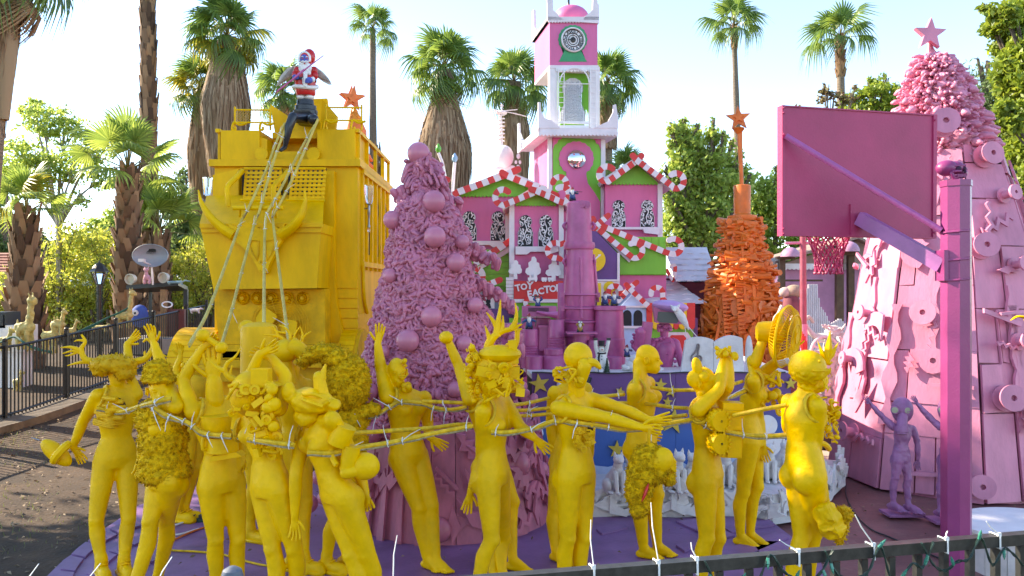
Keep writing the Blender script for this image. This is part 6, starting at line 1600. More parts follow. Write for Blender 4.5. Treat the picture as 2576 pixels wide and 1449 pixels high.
# foam crown
mb = MB()
def crad(z):
 tab = [(PZ(400), 112), (PZ(330), 102), (PZ(250), 78), (PZ(200), 56), (PZ(170), 38), (PZ(150), 18), (PZ(130), 8), (PZ(115), 4)]
 for (a, r), (b, s) in zip(tab, tab[1:]):
  if z <= b: return lerp(r, s, max(0, (z - a) / (b - a))) * q
 return 5 * q
ax_ = lambda z: lerp(P(2378, 0, d).x, P(2342, 0, d).x, (z - PZ(400)) / (PZ(115) - PZ(400)))
zz = [lerp(PZ(402), PZ(112), i / 30) for i in range(31)]
for j in range(91):
 z = lerp(PZ(402), PZ(112), j / 90)
 for k in range(110):
  a = 6.283 * k / 110; p = V((math.cos(a), math.sin(a), 0)) * crad(z) + V((0, 0, z)); w_ = p + noise.noise_vector(p * 5) * .1; h = .10 * max(0, 1 - (abs(noise.noise(w_ * V((9, 9, 15)))) * 4) ** 2) ** .5 + .09 * noise.noise(p * 4) - .05; mb.v.append(V((ax_(z), d, z)) + V((math.cos(a), math.sin(a), 0)) * (crad(z) * .95 + h * min(1, crad(z) / .15)))
mb.f = [(j * 110 + k, j * 110 + (k + 1) % 110, (j + 1) * 110 + (k + 1) % 110, (j + 1) * 110 + k) for j in range(90) for k in range(110)]; mb.m = [0] * len(mb.f)
part('crown_core', mb, PINKRF, pt_, sharp=0)
mb = MB()
for i in range(1500):
 t = rr.random(); z = lerp(PZ(402), PZ(140), t ** 1.25); a = rr.uniform(-3.6, .5); r = crad(z); dv = V((math.cos(a), math.sin(a), 0)); s = V((-dv.y, dv.x, 0)); c = V((ax_(z), d, z)) + dv * r * .75
 L = rr.uniform(.08, .2); dz = rr.uniform(-.5, .1); w_ = rr.uniform(.012, .026); e = c + dv * L + V((0, 0, dz * L)) + s * rr.uniform(-.05, .05)
 mb.tube([c, c.lerp(e, .35) + V((0, 0, rr.uniform(-.02, .02))), c.lerp(e, .7) + V((0, 0, rr.uniform(-.02, .02))), e, e + (e - c).normalized() * w_ * .6], [w_ * 1.2, w_ * 1.15, w_, w_ * .9, w_ * .3], 6)
part('foam_branch', mb, PINKRF, pt_, kind='stuff')
for i in range(110):
 t = (i + .5) / 110; z = lerp(PZ(380), PZ(150), t); a = i * 2.4; r = crad(z); dv = V((math.cos(a), math.sin(a), 0)); sd_ = V((-dv.y, dv.x, 0)); c = V((ax_(z), d, z)) + dv * r * .75; mb = MB(); L = rr.uniform(.2, .34) * (.6 + .4 * (1 - t)); w_ = rr.uniform(.03, .05)
 mb.tube([c + dv * L * k / 6 + sd_ * rr.uniform(-.02, .02) + V((0, 0, -.16 * L * (k / 6) ** 2 + rr.uniform(-.012, .012))) for k in range(7)], [w_ * rr.uniform(.75, 1.25) * (1 if k < 6 else .4) for k in range(7)], 8)
 part('foam_bough', mb, PINKRF, pt_, sharp=0)
sp_ = Plane(2343, d - .1, rad(-8))
mb = MB(); mb.panel(sp_, star(2342, 84, 41, .05, .42), .09, 0); part('star', mb, PINKR, pt_)
mb = MB(); mb.tube([P(2340, 100, d), P(2337, 135, d)], 5 * q, 8); part('star_pole', mb, PINKRF, pt_)
# ---------------------------------------------------------------- basketball hoop seen from behind
hb = V((P(2405, 0, 5.5).x, 5.5, GZ)); hp_ = thing('basketball_hoop', 'magenta basketball backboard seen from behind on a purple octagonal post', 'basketball hoop', hb)
q = 5.5 / F
def octa(y0, y1, hw, name, m, x=2405, dd=5.5, zbot=None):
 mb = MB(); za, zb_ = P(0, y0, dd).z, (zbot if zbot is not None else P(0, y1, dd).z); c = P(x, 0, dd); r = hw * dd / F / math.cos(math.pi / 8)
 mb.loft([[V((c.x + r * math.cos(a), dd + r * math.sin(a), z)) for a in [math.pi / 8 + k * math.pi / 4 + .12 for k in range(8)]] for z in (zb_, za)]); return part(name, mb, m, hp_, sharp=20)
octa(462, 0, 33, 'post', MAGP, zbot=GZ); octa(455, 470, 35, 'post_cap', MAGP)
HB = Plane(1968, 5.9, rad(12.6))
mb = MB(); bo = [(1969, 265), (2357, 288), (2355, 599), (1969, 592)]; mb.panel(HB, bo, .05, 0); part('backboard', mb, MAG, hp_)
for nm, pl in (('edge_flange', [(1968, 264), (1975, 264.5), (1975, 593), (1968, 593)]), ('edge_flange', [(2349, 288), (2358, 288), (2356, 600), (2347, 600)])):
 mb = MB(); mb.panel(HB, pl, .07, .012); part(nm, mb, MAG, hp_)
for pl in ([(1975, 264.8), (2349, 287.5), (2349, 291), (1975, 268)], [(1975, 589), (2347, 596), (2347, 600), (1975, 593)]): mb = MB(); mb.panel(HB, pl, .07, .01); part('edge_flange', mb, MAG, hp_)
for x, y in ((1971.5, 272), (1971.5, 284), (1971.5, 338), (1971.5, 575), (1971.5, 588), (2351, 585), (2352, 302)):
 mb = MB(); mb.ell(HB.pt(x, y, .014), .009, n=8, m=6); part('bolt', mb, MAG, hp_)
mb = MB(); mb.panel(HB, [(2140, 513), (2188, 515), (2188, 595), (2140, 594)], .012, .012); part('mount_plate', mb, MAG, hp_)
tp = P(2368, 580, 5.5)
mb = MB(); mb.tube([HB.pt(1977, 342, .03), P(2200, 478, 5.68), tp], 8.0 * q, 12); part('round_brace', mb, mat('worn_magenta_tube', (.46, .10, .30), .4, .1, 6), hp_)
mb = MB(); mb.beam(HB.pt(2163, 549, .02), P(2372, 668, 5.5), .075, .10, (0, 0, 1)); part('square_arm', mb, mat('worn_plum_arm', (.36, .10, .30), .4, .1, 6), hp_)
mb = MB(); mb.box(P(2369, 668, 5.5), (.03, .12, .21)); part('arm_bracket', mb, MAGP, hp_)
for y in (583, 653, 703):
 mb = MB(); c = P(2405, y, 5.5); mb.tube([c + V((.096 * math.cos(a) - .006, .1 * math.sin(a), .008 * math.cos(a))) for a in [k * math.pi / 4 + math.pi / 8 + .12 for k in range(8)]], .008, 6, closed=True); part('clamp', mb, MAGP, hp_)
rc = P(2084, 575, 6.45)
mb = MB(); mb.tube([rc + V((.2 * math.cos(a), .2 * math.sin(a), 0)) for a in [k * 6.283 / 24 for k in range(24)]], .011, 8, closed=True); part('rim', mb, MAG, hp_)
mb = MB(); ncord = 12; lev = 7; NR = [.195, .165, .14, .118, .105, .1, .105]; NZ_ = [0, -.06, -.12, -.18, -.24, -.30, -.36]
np_ = lambda k, l: rc + V((NR[l] * math.cos((k + .5 * l) * 2 * math.pi / ncord), NR[l] * math.sin((k + .5 * l) * 2 * math.pi / ncord), NZ_[l]))
for l in range(lev - 1):
 for k in range(ncord):
  mb.tube([np_(k, l), np_(k, l + 1)], .0075, 5); mb.tube([np_(k, l), np_(k - 1, l + 1)], .0075, 5); mb.ell(np_(k, l + 1), .013, n=6, m=4)
part('net', mb, MAG, hp_)
# skull on the post
sk = thing('skull', 'purple human skull grinning to the right on top of the hoop post', 'skull', P(2400, 456, 5.5)); S_ = lambda x, y, k=0: P(x, y, 5.5 - k)
mb = MB(); mb.ell(S_(2382, 423), (27 * q, 23 * q, 20 * q), n=20, m=14); mb.ell(S_(2402, 422), (22 * q, 20 * q, 17 * q), n=16, m=10); mb.ell(S_(2421, 436), (11 * q, 16 * q, 13 * q)); mb.capsule(S_(2425, 440, .02), S_(2400, 448, .045), 5 * q, 5 * q); mb.capsule(S_(2425, 440, -.02), S_(2400, 448, -.045), 5 * q, 5 * q); mb.capsule(S_(2400, 448, .045), S_(2394, 436, .05), 5 * q, 5 * q); mb.capsule(S_(2398, 431, .062), S_(2416, 430, .055), 3 * q, 3.4 * q); mb.capsule(S_(2402, 417, .055), S_(2428, 416, .035), 3.2 * q, 3 * q); mb.capsule(S_(2424, 418), S_(2432, 426), 3.5 * q, 2 * q)
part('cranium', mb, MAGP, sk)
SKD = mat('dark_socket', (.05, .008, .035), .8, .1)
for x, y, k, r in ((2411, 425, .050, 8), (2425, 424, .036, 6)): mb = MB(); mb.ell(S_(x, y, k), (r * q, r * q * .7, r * .95 * q)); part('eye_socket', mb, SKD, sk)
mb = MB(); mb.ell(S_(2428, 432, .045), (3 * q, 3 * q, 4 * q)); part('nose_hole', mb, SKD, sk)
mb = MB()
for i in range(8): mb.box(S_(2409 + i * 2.9, 441 + .3 * i * .5, .062 - .004 * i), (2.2 * q, 4 * q, 7 * q))
part('teeth', mb, MAGP, sk)
# ---------------------------------------------------------------- pink shed and white junk behind the hoop
SH = Plane(2080, 17.5, 0); sh = thing('pink_shed', 'pink garden shed with white scalloped eaves and brown posts behind the basketball net', 'shed', V((SH.pt(2080, 700).x, 18, gh(6.8, 18))))
def shp(name, pix, m, t, k=0): mb = MB(); mb.panel(SH, pix, t, k); return part(name, mb, m, sh)
zq = SH.pt(0, 1, 0)
shp('wall', [(1975, 675), (2260, 675), (2260, 990), (1975, 990)], mat('pale_shed_pink', (.62, .30, .50), .6, .08), 2.5)
shp('eaves_fascia', [(1950, 663), (2270, 663)] + scal(1950, 2270, 675, 30, 4), WHITE, .04, .35)
for (x0, y0), (x1, y1) in (((1950, 664), (2160, 600)), ((2160, 600), (2290, 664))):
 mb = MB(); a, b = SH.pt(x0, y0, .35), SH.pt(x1, y1, .35); mb.prism([a, b, b + V((0, 0, .06)), a + V((0, 0, .06))], V((0, 2.6, 0))); part('roof_slope', mb, mat('tan_roof_canvas', (.36, .25, .20), .8, .1), sh)
shp('gable', [(1965, 664), (2160, 605), (2275, 664)], mat('tan_gable_canvas', (.40, .28, .23), .8, .1), .1, .1)
for x0, x1, y0, y1, k in ((2105, 2123, 640, 960, .5), (2135, 2150, 640, 960, .5), (1962, 1976, 645, 740, .5), (2100, 2160, 632, 642, .6), (1955, 2000, 645, 652, .6), (1960, 2070, 703, 708, .45)): shp('brown_post', [(x0, y0), (x1, y0), (x1, y1), (x0, y1)], BROWNP, .12, k)
for x, y, r in ((1988, 646, 24), (2135, 633, 26)): mb = MB(); mb.tube([SH.pt(x, y, .7) + V((0, 0, r * 17 / F * math.sin(a))) for a in [i * math.pi / 16 for i in range(9)]], [max(.01, r * 17 / F * math.cos(a)) for a in [i * math.pi / 16 for i in range(9)]], 18); part('dome', mb, mat('pale_pink_dome', (.62, .30, .42), .5, .06) if x < 2000 else bpy.data.materials['pale_pink_dome'], sh)
CR = Plane(2090, 15.5, rad(4)); ct = thing('corrugated_screen', 'jagged white corrugated metal screen in front of the pink shed', 'screen', V((CR.pt(2090, 700).x, 15.5, gh(6.2, 15.5))))
topl = [(2010, 780), (2030, 715), (2052, 715), (2060, 770), (2075, 790), (2085, 815), (2110, 800), (2135, 830), (2150, 845), (2165, 830), (2190, 850), (2215, 850)]
def ty(x):
 for (a, b), (c, e) in zip(topl, topl[1:]):
  if x <= c: return lerp(b, e, (x - a) / (c - a))
 return 850
for i in range(40):
 x = 2012 + i * 5; mb = MB(); mb.tube([CR.pt(x + 2.5, ty(x), 0), CR.pt(x + 2.5, 1010, 0)], 2.6 * 15.5 / F, 6); part('corrugation', mb, WHITEP, ct)
# red and pink barber pole
d = 11.6; q = d / F; bp_ = thing('striped_pole', 'thick round pole, dull red above and candy striped below, behind the basketball net', 'pole', V((P(2021, 0, d).x, d, gh(4.2, d))))
mb = MB(); mb.tube([P(2020, 560, d), P(2021, 815, d)], [7.5 * q, 8.5 * q], 14); part('red_pipe', mb, mat('scuffed_red_pipe', (.42, .08, .12), .45, .2, 5, dirt=.5, dirtcol=(.5, .25, .3)), bp_)
mb = MB(); nn = 14
for j in range(44):
 for k in range(nn):
  mb.cur = 1 if ((k / nn - j * .055) % 1.0) < .45 else 0
  z0, z1 = lerp(815, 1080, j / 44), lerp(815, 1080, (j + 1) / 44); a0, a1 = 6.283 * k / nn, 6.283 * (k + 1) / nn; c0, c1 = P(2022, z0, d), P(2022, z1, d); r = 9 * q
  mb.add([c0 + V((r * math.cos(a0), r * math.sin(a0), 0)), c0 + V((r * math.cos(a1), r * math.sin(a1), 0)), c1 + V((r * math.cos(a1), r * math.sin(a1), 0)), c1 + V((r * math.cos(a0), r * math.sin(a0), 0))], [(0, 1, 2, 3)])
part('striped_shaft', mb, [PINKR, REDP], bp_)
mb = MB(); mb.tube([P(1975, 612, d), P(2075, 610, d)], .02, 8); part('cross_pipe', mb, PINKR, bp_)
# sack figure beside the pole
d = 12.4; q = d / F; sf = thing('sack_figure', 'weathered figure carrying a round sack with sprawling pale limbs beside the striped pole', 'statue', V((P(1990, 0, d).x, d, gh(4.2, d)))); K_ = lambda x, y, k=0: P(x, y, d - k)
TAN = mat('weathered_tan', (.42, .30, .22), .8, .2, 8, .5, 40); SKN = mat('pale_pinkish_plaster', (.62, .45, .40), .6, .12); WINE = mat('wine_cloth', (.25, .06, .08), .8, .2)
mb = MB(); mb.ell(K_(1998, 733), (24 * q, 20 * q, 17 * q), n=16, m=10); part('sack', mb, TAN, sf)
mb = MB(); mb.ell(K_(1975, 735), (16 * q, 14 * q, 13 * q)); part('head', mb, SKN, sf)
mb = MB(); mb.tube([K_(1990, 745), K_(1992, 775), K_(1990, 810), K_(1988, 880), K_(1988, 990)], [16 * q, 28 * q, 20 * q, 24 * q, 26 * q], 14); part('torso', mb, WINE, sf)
mb = MB()
for pts in ([(1975, 800), (1960, 812), (1952, 840), (1968, 850)], [(1990, 800), (2015, 810), (2035, 798), (2046, 812)], [(1985, 830), (2010, 845), (2035, 838), (2050, 852)], [(1970, 770), (1960, 790), (1950, 800), (1945, 820)]): mb.tube(spline([K_(x, y, .25) for x, y in pts], 5), [lerp(8, 4, i / 15) * q for i in range(16)], 8)
part('limb', mb, SKN, sf)
# white robot of painted junk
d = 11.8; q = d / F; rb_ = thing('white_robot', 'white painted robot of glued junk boxes and horn behind the rightmost yellow figure', 'robot', V((P(2080, 0, d).x, d, gh(4.7, d)))); N_ = lambda x, y, k=0: P(x, y, d - k)
rr = random.Random(5)
mb = MB(); mb.tube([N_(2080, 880), N_(2085, 930), N_(2095, 1010)], [34 * q, 40 * q, 44 * q], 10); part('junk_core', mb, WHITEC, rb_)
for i in range(90):
 x, y = rr.uniform(2045, 2140), rr.uniform(845, 1025); mb = MB(); mb.box(N_(x, y, rr.uniform(.1, .3)), (rr.uniform(5, 22) * q, rr.uniform(5, 16) * q, rr.uniform(4, 20) * q), Matrix.Rotation(rr.uniform(-.3, .3), 3, 'Y') @ Matrix.Rotation(rr.uniform(-.4, .4), 3, 'Z')); part('junk_piece', mb, WHITEC, rb_)
mb = MB(); mb.tube(spline([N_(2027, 812, .1), N_(2035, 830, .1), N_(2050, 845, .1), N_(2075, 848, .1)], 6), [lerp(3, 10, i / 18) * q for i in range(19)], 10); part('horn', mb, WHITEC, rb_)
mb = MB(); mb.tube([N_(2075 + 34 * math.cos(a), 885 - 38 * math.sin(a), .3) for a in [math.pi * i / 16 for i in range(17)]], 4 * q, 8); part('ring_arm', mb, WHITEC, rb_)
mb = MB(); mb.ell(N_(2098, 838, .1), (24 * q, 20 * q, 20 * q));
for i in range(26): mb.capsule(N_(2098 + rr.uniform(-24, 24), 838 + rr.uniform(-18, 18), .15), N_(2098 + rr.uniform(-32, 32), 838 + rr.uniform(-26, 26), .22), 3 * q, 2 * q, 6)
part('spiny_head', mb, WHITEC, rb_)
mb = MB()
for x in (2062, 2125): mb.lathe([(.09, -.04), (.09, .04)], V((N_(x, 0).x, d - .1, gh(4.7, d) + .09)), 14, (1, 0, 0))
mb.box(V((N_(2092, 0).x, d, gh(4.7, d) + .16)), (.5, .4, .1)); part('dark_trolley', mb, BLACKG, rb_)
# round white podium at the lower right corner
pd = V((P(2612, 0, 6.75).x, 6.75, GZ)); po = thing('round_podium', 'round white podium with board sides at the lower right corner', 'podium', pd)
mb = MB(); mb.lathe([(.60, .33), (.60, .36)], pd, 48); part('podium_top', mb, WHITE, po)
for i in range(20):
 a0, a1 = 6.283 * i / 20, 6.283 * (i + .96) / 20; mb = MB(); r = .585; mb.prism([pd + V((r * math.cos(a0), r * math.sin(a0), 0)), pd + V((r * math.cos(a1), r * math.sin(a1), 0)), pd + V((r * math.cos(a1), r * math.sin(a1), .325)), pd + V((r * math.cos(a0), r * math.sin(a0), .325))], -V((math.cos((a0 + a1) / 2), math.sin((a0 + a1) / 2), 0)) * .03); part('side_board', mb, WHITEC, po)
# ---------------------------------------------------------------- mannequins
def C1(X, Y): return (X / 2.2945, 817.6 + Y / 2.2945)
def C2(X, Y): return (440.3 + X / 2.2945, 817.6 + Y / 2.2945)
def C3(X, Y): return (966 + X / 2.2945, 817.6 + Y / 2.2945)
def C4(X, Y): return (1446.5 + X / 2.2945, 817.6 + Y / 2.2945)
def C5(X, Y): return (1932 + X / 2.2945, 817.6 + Y / 2.2945)
def CB_(X, Y): return (966 + X / 3, 440.3 + Y / 3)
UP = V((0, 0, 1))
def remesh(mb, vox, it=6):
 me = bpy.data.meshes.new('t'); me.from_pydata([tuple(v) for v in mb.v], [], mb.f); ob = bpy.data.objects.new('t', me); COL.objects.link(ob)
 m = ob.modifiers.new('r', 'REMESH'); m.mode = 'VOXEL'; m.voxel_size = vox
 s = ob.modifiers.new('s', 'SMOOTH'); s.factor = .5; s.iterations = it
 dg = bpy.context.evaluated_depsgraph_get(); ev = ob.evaluated_get(dg); r = ev.to_mesh(); out = MB(); n = len(r.vertices); co = np.empty(n * 3, np.float32); r.vertices.foreach_get('co', co)
 out.v = [V(c) for c in co.reshape(-1, 3)]; out.f = [tuple(p.vertices) for p in r.polygons]; out.m = [0] * len(out.f)
 ev.to_mesh_clear(); bpy.data.objects.remove(ob); return out
def hand(mb, fin, w, tip, nrm, s=1.0, curl=.25, thumb=1):
 """palm goes to the body mesh mb, five finger chains to fin"""
 t = (tip - w).normalized(); nrm = (nrm - t * nrm.dot(t)).normalized(); lat = t.cross(nrm)
 R3 = Matrix((lat, nrm, t)).transposed()
 mb.ell(w + t * .052 * s, (.036 * s, .017 * s, .056 * s), R3, 10, 8); mb.capsule(w - t * .02, w + t * .03, .023 * s, .022 * s, 8)
 for i, (o, L, sp) in enumerate(((-.027, .066, -.22), (-.009, .078, -.06), (.009, .074, .06), (.026, .058, .2))):
  b = w + t * .082 * s + lat * o * s; dd = (t + lat * sp * .8).normalized(); c = curl * (1 + .3 * i)
  p1 = b + dd * L * .45 * s; d2 = (dd + nrm * c).normalized(); p2 = p1 + d2 * L * .32 * s; d3 = (dd + nrm * c * 2.2).normalized(); p3 = p2 + d3 * L * .26 * s
  fin.tube([b - dd * .03, b, p1, p2, p3, p3 + d3 * .006 * s], [x * s for x in (.0085, .0095, .009, .0085, .0075, .003)], 7)
 b = w + t * .03 * s + lat * -.025 * thumb * s; dd = (t * .75 - lat * .8 * thumb + nrm * .25).normalized(); p1 = b + dd * .04 * s; d2 = (dd + t * .5 + nrm * .2).normalized(); p2 = p1 + d2 * .032 * s
 fin.tube([b - dd * .01, b + dd * .015, p1, p2, p2 + d2 * .006], [x * s for x in (.012, .0125, .0105, .009, .003)], 7)
def foot_(mb, fin, a, dr, shoe, s=1.0):
 d_ = V((dr.x, dr.y, 0)).normalized(); l = V((-d_.y, d_.x, 0)); g = V((a.x, a.y, 0)); h = a.z
 if shoe:
  mb.capsule(g - d_ * .05 + UP * .05, g + d_ * .15 + UP * .045, .05, .05); mb.capsule(g - d_ * .05 + UP * .025, g + d_ * .17 + UP * .022, .045, .045); mb.capsule(g + UP * .05, g + UP * .14, .055, .05)
  for k in range(4): fin.tube([g + d_ * (.04 + .025 * k) + l * .035 + UP * (.105 - .012 * k), g + d_ * (.05 + .025 * k) + UP * (.118 - .014 * k), g + d_ * (.04 + .025 * k) - l * .035 + UP * (.105 - .012 * k)], .006, 5)
  fin.box(g + d_ * .055 + UP * .012, (.27, .105, .024), Matrix((d_, l, UP)).transposed())
 else:
  mb.capsule(a, g + d_ * .11 + UP * .035, .04, .028); mb.capsule(g - d_ * .04 + UP * .035, g + d_ * .1 + UP * .025, .034, .03); mb.ell(g + d_ * .13 + UP * .02, (.042, .042, .02))
  for k in range(5): p = g + d_ * (.155 - .012 * abs(k - 1)) + l * (.034 - .017 * k) + UP * .014; fin.capsule(p - d_ * .03, p + d_ * .012, .0105, .009, 6, 2)
YG = 'yellow mannequins harnessed to the sleigh'
FIG = {}
def figure(key, label, d, neck, SL, SR, waist, pelvis, KL, KR, AL, AR, sgn=1, front=1, armL=None, armR=None, head=None, hdir=None, male=False, shoe=False, sc=1.0, toes=None, bust=True, legs=True, m=None, group=YG, name='mannequin', vox=.0085, crunch=.13, hands=(1, 1), hipw=1.0, neckhead=True):
 m = m or YEL
 def J(p, dd=0.0): return P(p[0], p[1], d + dd + (p[2] if len(p) > 2 else 0))
 W = .36 * sc if not male else .41 * sc
 s = (SR[0] - SL[0]) * d / F; dy = sgn * math.sqrt(max(0, W * W - s * s)) / 2
 sl, sr = J(SL, -dy), J(SR, dy); ax = (sr - sl).normalized(); axh = V((ax.x, ax.y, 0)).normalized()
 fr = axh.cross(UP) * front; N = J(neck); Wp = J(waist); Pv = J(pelvis); S = (sl + sr) / 2
 mb = MB(); fin = MB(); k = 1.12 if male else 1.0
 def ring(c, hw, hd, al):
  a = axh.lerp(ax, al); f = fr
  return [c + a * hw * k * sc * math.cos(t) + f * hd * k * sc * math.sin(t) for t in [2 * math.pi * i / 20 for i in range(20)]]
 crot = Pv - UP * .085 * sc
 st_ = [(S + UP * .035 * sc, .07, .05, 1), (S, .135, .07, 1), (S.lerp(Wp, .2), .162, .098, .9), (S.lerp(Wp, .45), .158, .11, .7), (S.lerp(Wp, .72), .136, .098, .4), (Wp, .114, .088, 0), (Wp.lerp(Pv, .45), .148, .10, 0), (Pv, .172, .118, 0), (crot, .154, .106, 0)]
 if male: st_ = [(c, w_ * (1.0 if i < 4 else .92 if i > 5 else 1.02), h, a) for i, (c, w_, h, a) in enumerate(st_)]
 mb.loft([ring(*q) for q in st_])
 for p in (sl, sr): mb.ell(p, .056 * sc * k); mb.capsule(S + UP * .02, p, .055 * sc, .048 * sc)
 if neckhead:
  mb.capsule(S + UP * .03 - fr * .01, N + UP * .05 * sc, .056 * sc * k, .048 * sc * k, 12)
  for p in (sl, sr): mb.capsule(N, p + UP * .01, .04 * sc, .03 * sc)
 if bust and not male:
  for o in (-1, 1): mb.ell(S.lerp(Wp, .42) + axh * o * .07 * sc + fr * .083 * sc, (.056 * sc, .05 * sc, .058 * sc))
 if male:
  for o in (-1, 1): mb.ell(S.lerp(Wp, .33) + axh * o * .075 * sc + fr * .08 * sc, (.08, .045, .065))
 for o in (-1, 1): mb.ell(Pv + axh * o * .075 * sc - fr * .055 * sc - UP * .06 * sc, (.09 * sc, .08 * sc, .10 * sc))
 if legs:
  for o, K, A in ((-1, KL, AL), (1, KR, AR)):
   h = Pv + axh * o * .082 * sc * hipw - UP * .03 * sc
   if len(A) == 2 and A[1] > 20: a = P(A[0], A[1], 2.21 * F / (A[1] - CY))
   else: a = P(A[0], CY, d + A[1])
   a.z = .09 * sc
   if K is None: kn = h.lerp(a, .5) + fr * .03
   else: kn = P(K[0], K[1], (h.y + a.y) / 2 + (K[2] if len(K) > 2 else -.02))
   mb.capsule(h, h.lerp(kn, .45), .097 * sc * k, .083 * sc * k, 14); mb.capsule(h.lerp(kn, .45), kn, .083 * sc * k, .058 * sc * k, 14); mb.ell(kn + fr * .012, (.056 * sc * k, .056 * sc * k, .06 * sc))
   cf = kn.lerp(a, .3) - fr * .022 * sc; mb.capsule(kn, cf, .057 * sc * k, .062 * sc * k, 12); mb.capsule(cf, a, .062 * sc * k, .039 * sc * k, 12)
   foot_(mb, fin, a, V(toes[0 if o < 0 else 1]) if toes else fr, shoe, sc)
 for arm, sh, hv, o in ((armL, sl, hands[0], -1), (armR, sr, hands[1], 1)):
  if not arm: continue
  nrm = V((0, -1, .1))
  e, w_ = J(arm[0]), J(arm[1])
  mb.capsule(sh, sh.lerp(e, .4), .060 * sc * k, .056 * sc * k, 12); mb.capsule(sh.lerp(e, .4), e, .056 * sc * k, .045 * sc * k, 12); mb.capsule(e, e.lerp(w_, .3), .045 * sc * k, .047 * sc * k, 12); mb.capsule(e.lerp(w_, .3), w_, .047 * sc * k, .031 * sc * k, 12)
  if hv and len(arm) > 2:
   tp_ = J(arm[2]); hand(mb, fin, w_, tp_, nrm, sc * 1.0 * k, arm[3] if len(arm) > 3 else .25, arm[4] if len(arm) > 4 else -o)
 H = None
 if head:
  hd = V(hdir).normalized() if hdir else fr; H = J(head); hl = hd.cross(UP); R3 = Matrix((hl, hd, UP)).transposed(); q = sc * (1.05 if male else 1.0)
  mb.ell(H + UP * .02 * q, (.074 * q, .096 * q, .098 * q), R3, 18, 12); mb.ell(H + hd * .035 * q - UP * .05 * q, (.056 * q, .064 * q, .068 * q), R3, 14, 10); mb.capsule(H + hd * .065 * q - UP * .095 * q, H + hd * .05 * q - UP * .085 * q, .026 * q, .03 * q); mb.capsule(N, H - UP * .04 * q, .05 * sc * k, .05 * q)
  mb.capsule(H + hd * .09 * q + UP * .005, H + hd * .118 * q - UP * .03 * q, .010 * q, .014 * q, 8); mb.capsule(H + hd * .082 * q + hl * .045 * q + UP * .022 * q, H + hd * .09 * q - hl * .045 * q + UP * .022 * q, .014 * q, .014 * q, 8)
  mb.capsule(H + hd * .098 * q + hl * .018 * q - UP * .064 * q, H + hd * .098 * q - hl * .018 * q - UP * .064 * q, .009 * q, .009 * q, 8); mb.capsule(H + hd * .094 * q + hl * .014 * q - UP * .078 * q, H + hd * .094 * q - hl * .014 * q - UP * .078 * q, .010 * q, .010 * q, 8)
  for o in (-1, 1): fin.ell(H + hl * o * .034 * q + hd * .081 * q + UP * .002, (.015 * q, .010 * q, .009 * q), R3, 10, 6); fin.ell(H + hl * o * .077 * q - hd * .01 * q - UP * .012 * q, (.010 * q, .022 * q, .033 * q), R3 @ Matrix.Rotation(.2, 3, 'X'), 10, 8); fin.tube([H + hl * o * .088 * q + hd * x * q + UP * z * q for x, z in ((.002, -.03), (.008, -.005), (.0, .018), (-.018, .018), (-.026, 0))], .005 * q, 5)
 body = remesh(mb, vox, 20); body.add(fin.v, fin.f)
 if crunch:
  for i, v in enumerate(body.v): body.v[i] = v + (noise.noise_vector(v * 30) * .012 + noise.noise_vector(v * 12) * .014) * crunch
 base = V((Pv.x, Pv.y, 0))
 o = thing(name, label, 'mannequin' if name == 'mannequin' else 'statue', base, group)
 part('body', body, m, o, sharp=0)
 r = dict(o=o, d=d, N=N, S=S, W=Wp, Pv=Pv, sl=sl, sr=sr, fr=fr, ax=axh, H=H, J=J); FIG[key] = r; return r
def tubes(f, name, paths, m=None, n=8, sub=5, dd=0):
 """branching tubes in pixels: paths of (points, r0, r1)"""
 mb = MB(); d = f['d'] + dd
 for pts, r0, r1 in paths:
  q = spline([P(p[0], p[1], d + (p[2] if len(p) > 2 else 0)) for p in pts], sub); k = len(q) - 1
  mb.tube(q, [lerp(r0, r1, i / k) for i in range(k + 1)], n)
 return part(name, mb, m or YEL, f['o'])
def greeble(f, name, c, rx, ry, n, m=None, rz=.06, seed=0, size=(.01, .04), kinds='bct'):
 """clutter of glued toy parts around a point"""
 rr = random.Random(seed); mb = MB(); c = V(c)
 for i in range(n):
  p = c + V((rr.uniform(-rx, rx), rr.uniform(-rz, rz * .4), rr.uniform(-ry, ry))); s = rr.uniform(*size); k = rr.choice(kinds)
  Rm = Matrix.Rotation(rr.uniform(0, 3), 3, 'Y') @ Matrix.Rotation(rr.uniform(-.6, .6), 3, 'X')
  if k == 'b': mb.box(p, (s * 2, s, s * rr.uniform(.6, 2)), Rm)
  elif k == 'c': mb.lathe([(s, 0), (s, s * .6), (s * .5, s * .7), (s * .4, s * .4)], p, 12, Rm @ V((0, -1, 0)))
  elif k == 't': mb.tube(spline([p + V((rr.uniform(-1, 1), rr.uniform(-.5, .2), rr.uniform(-1, 1))) * s * 1.8 for _ in range(4)], 4), s * .28, 7)
  else: mb.ell(p, (s, s * .8, s * rr.uniform(.7, 1.3)), Rm, 9, 6)
 return part(name, mb, m or YEL, f['o'])
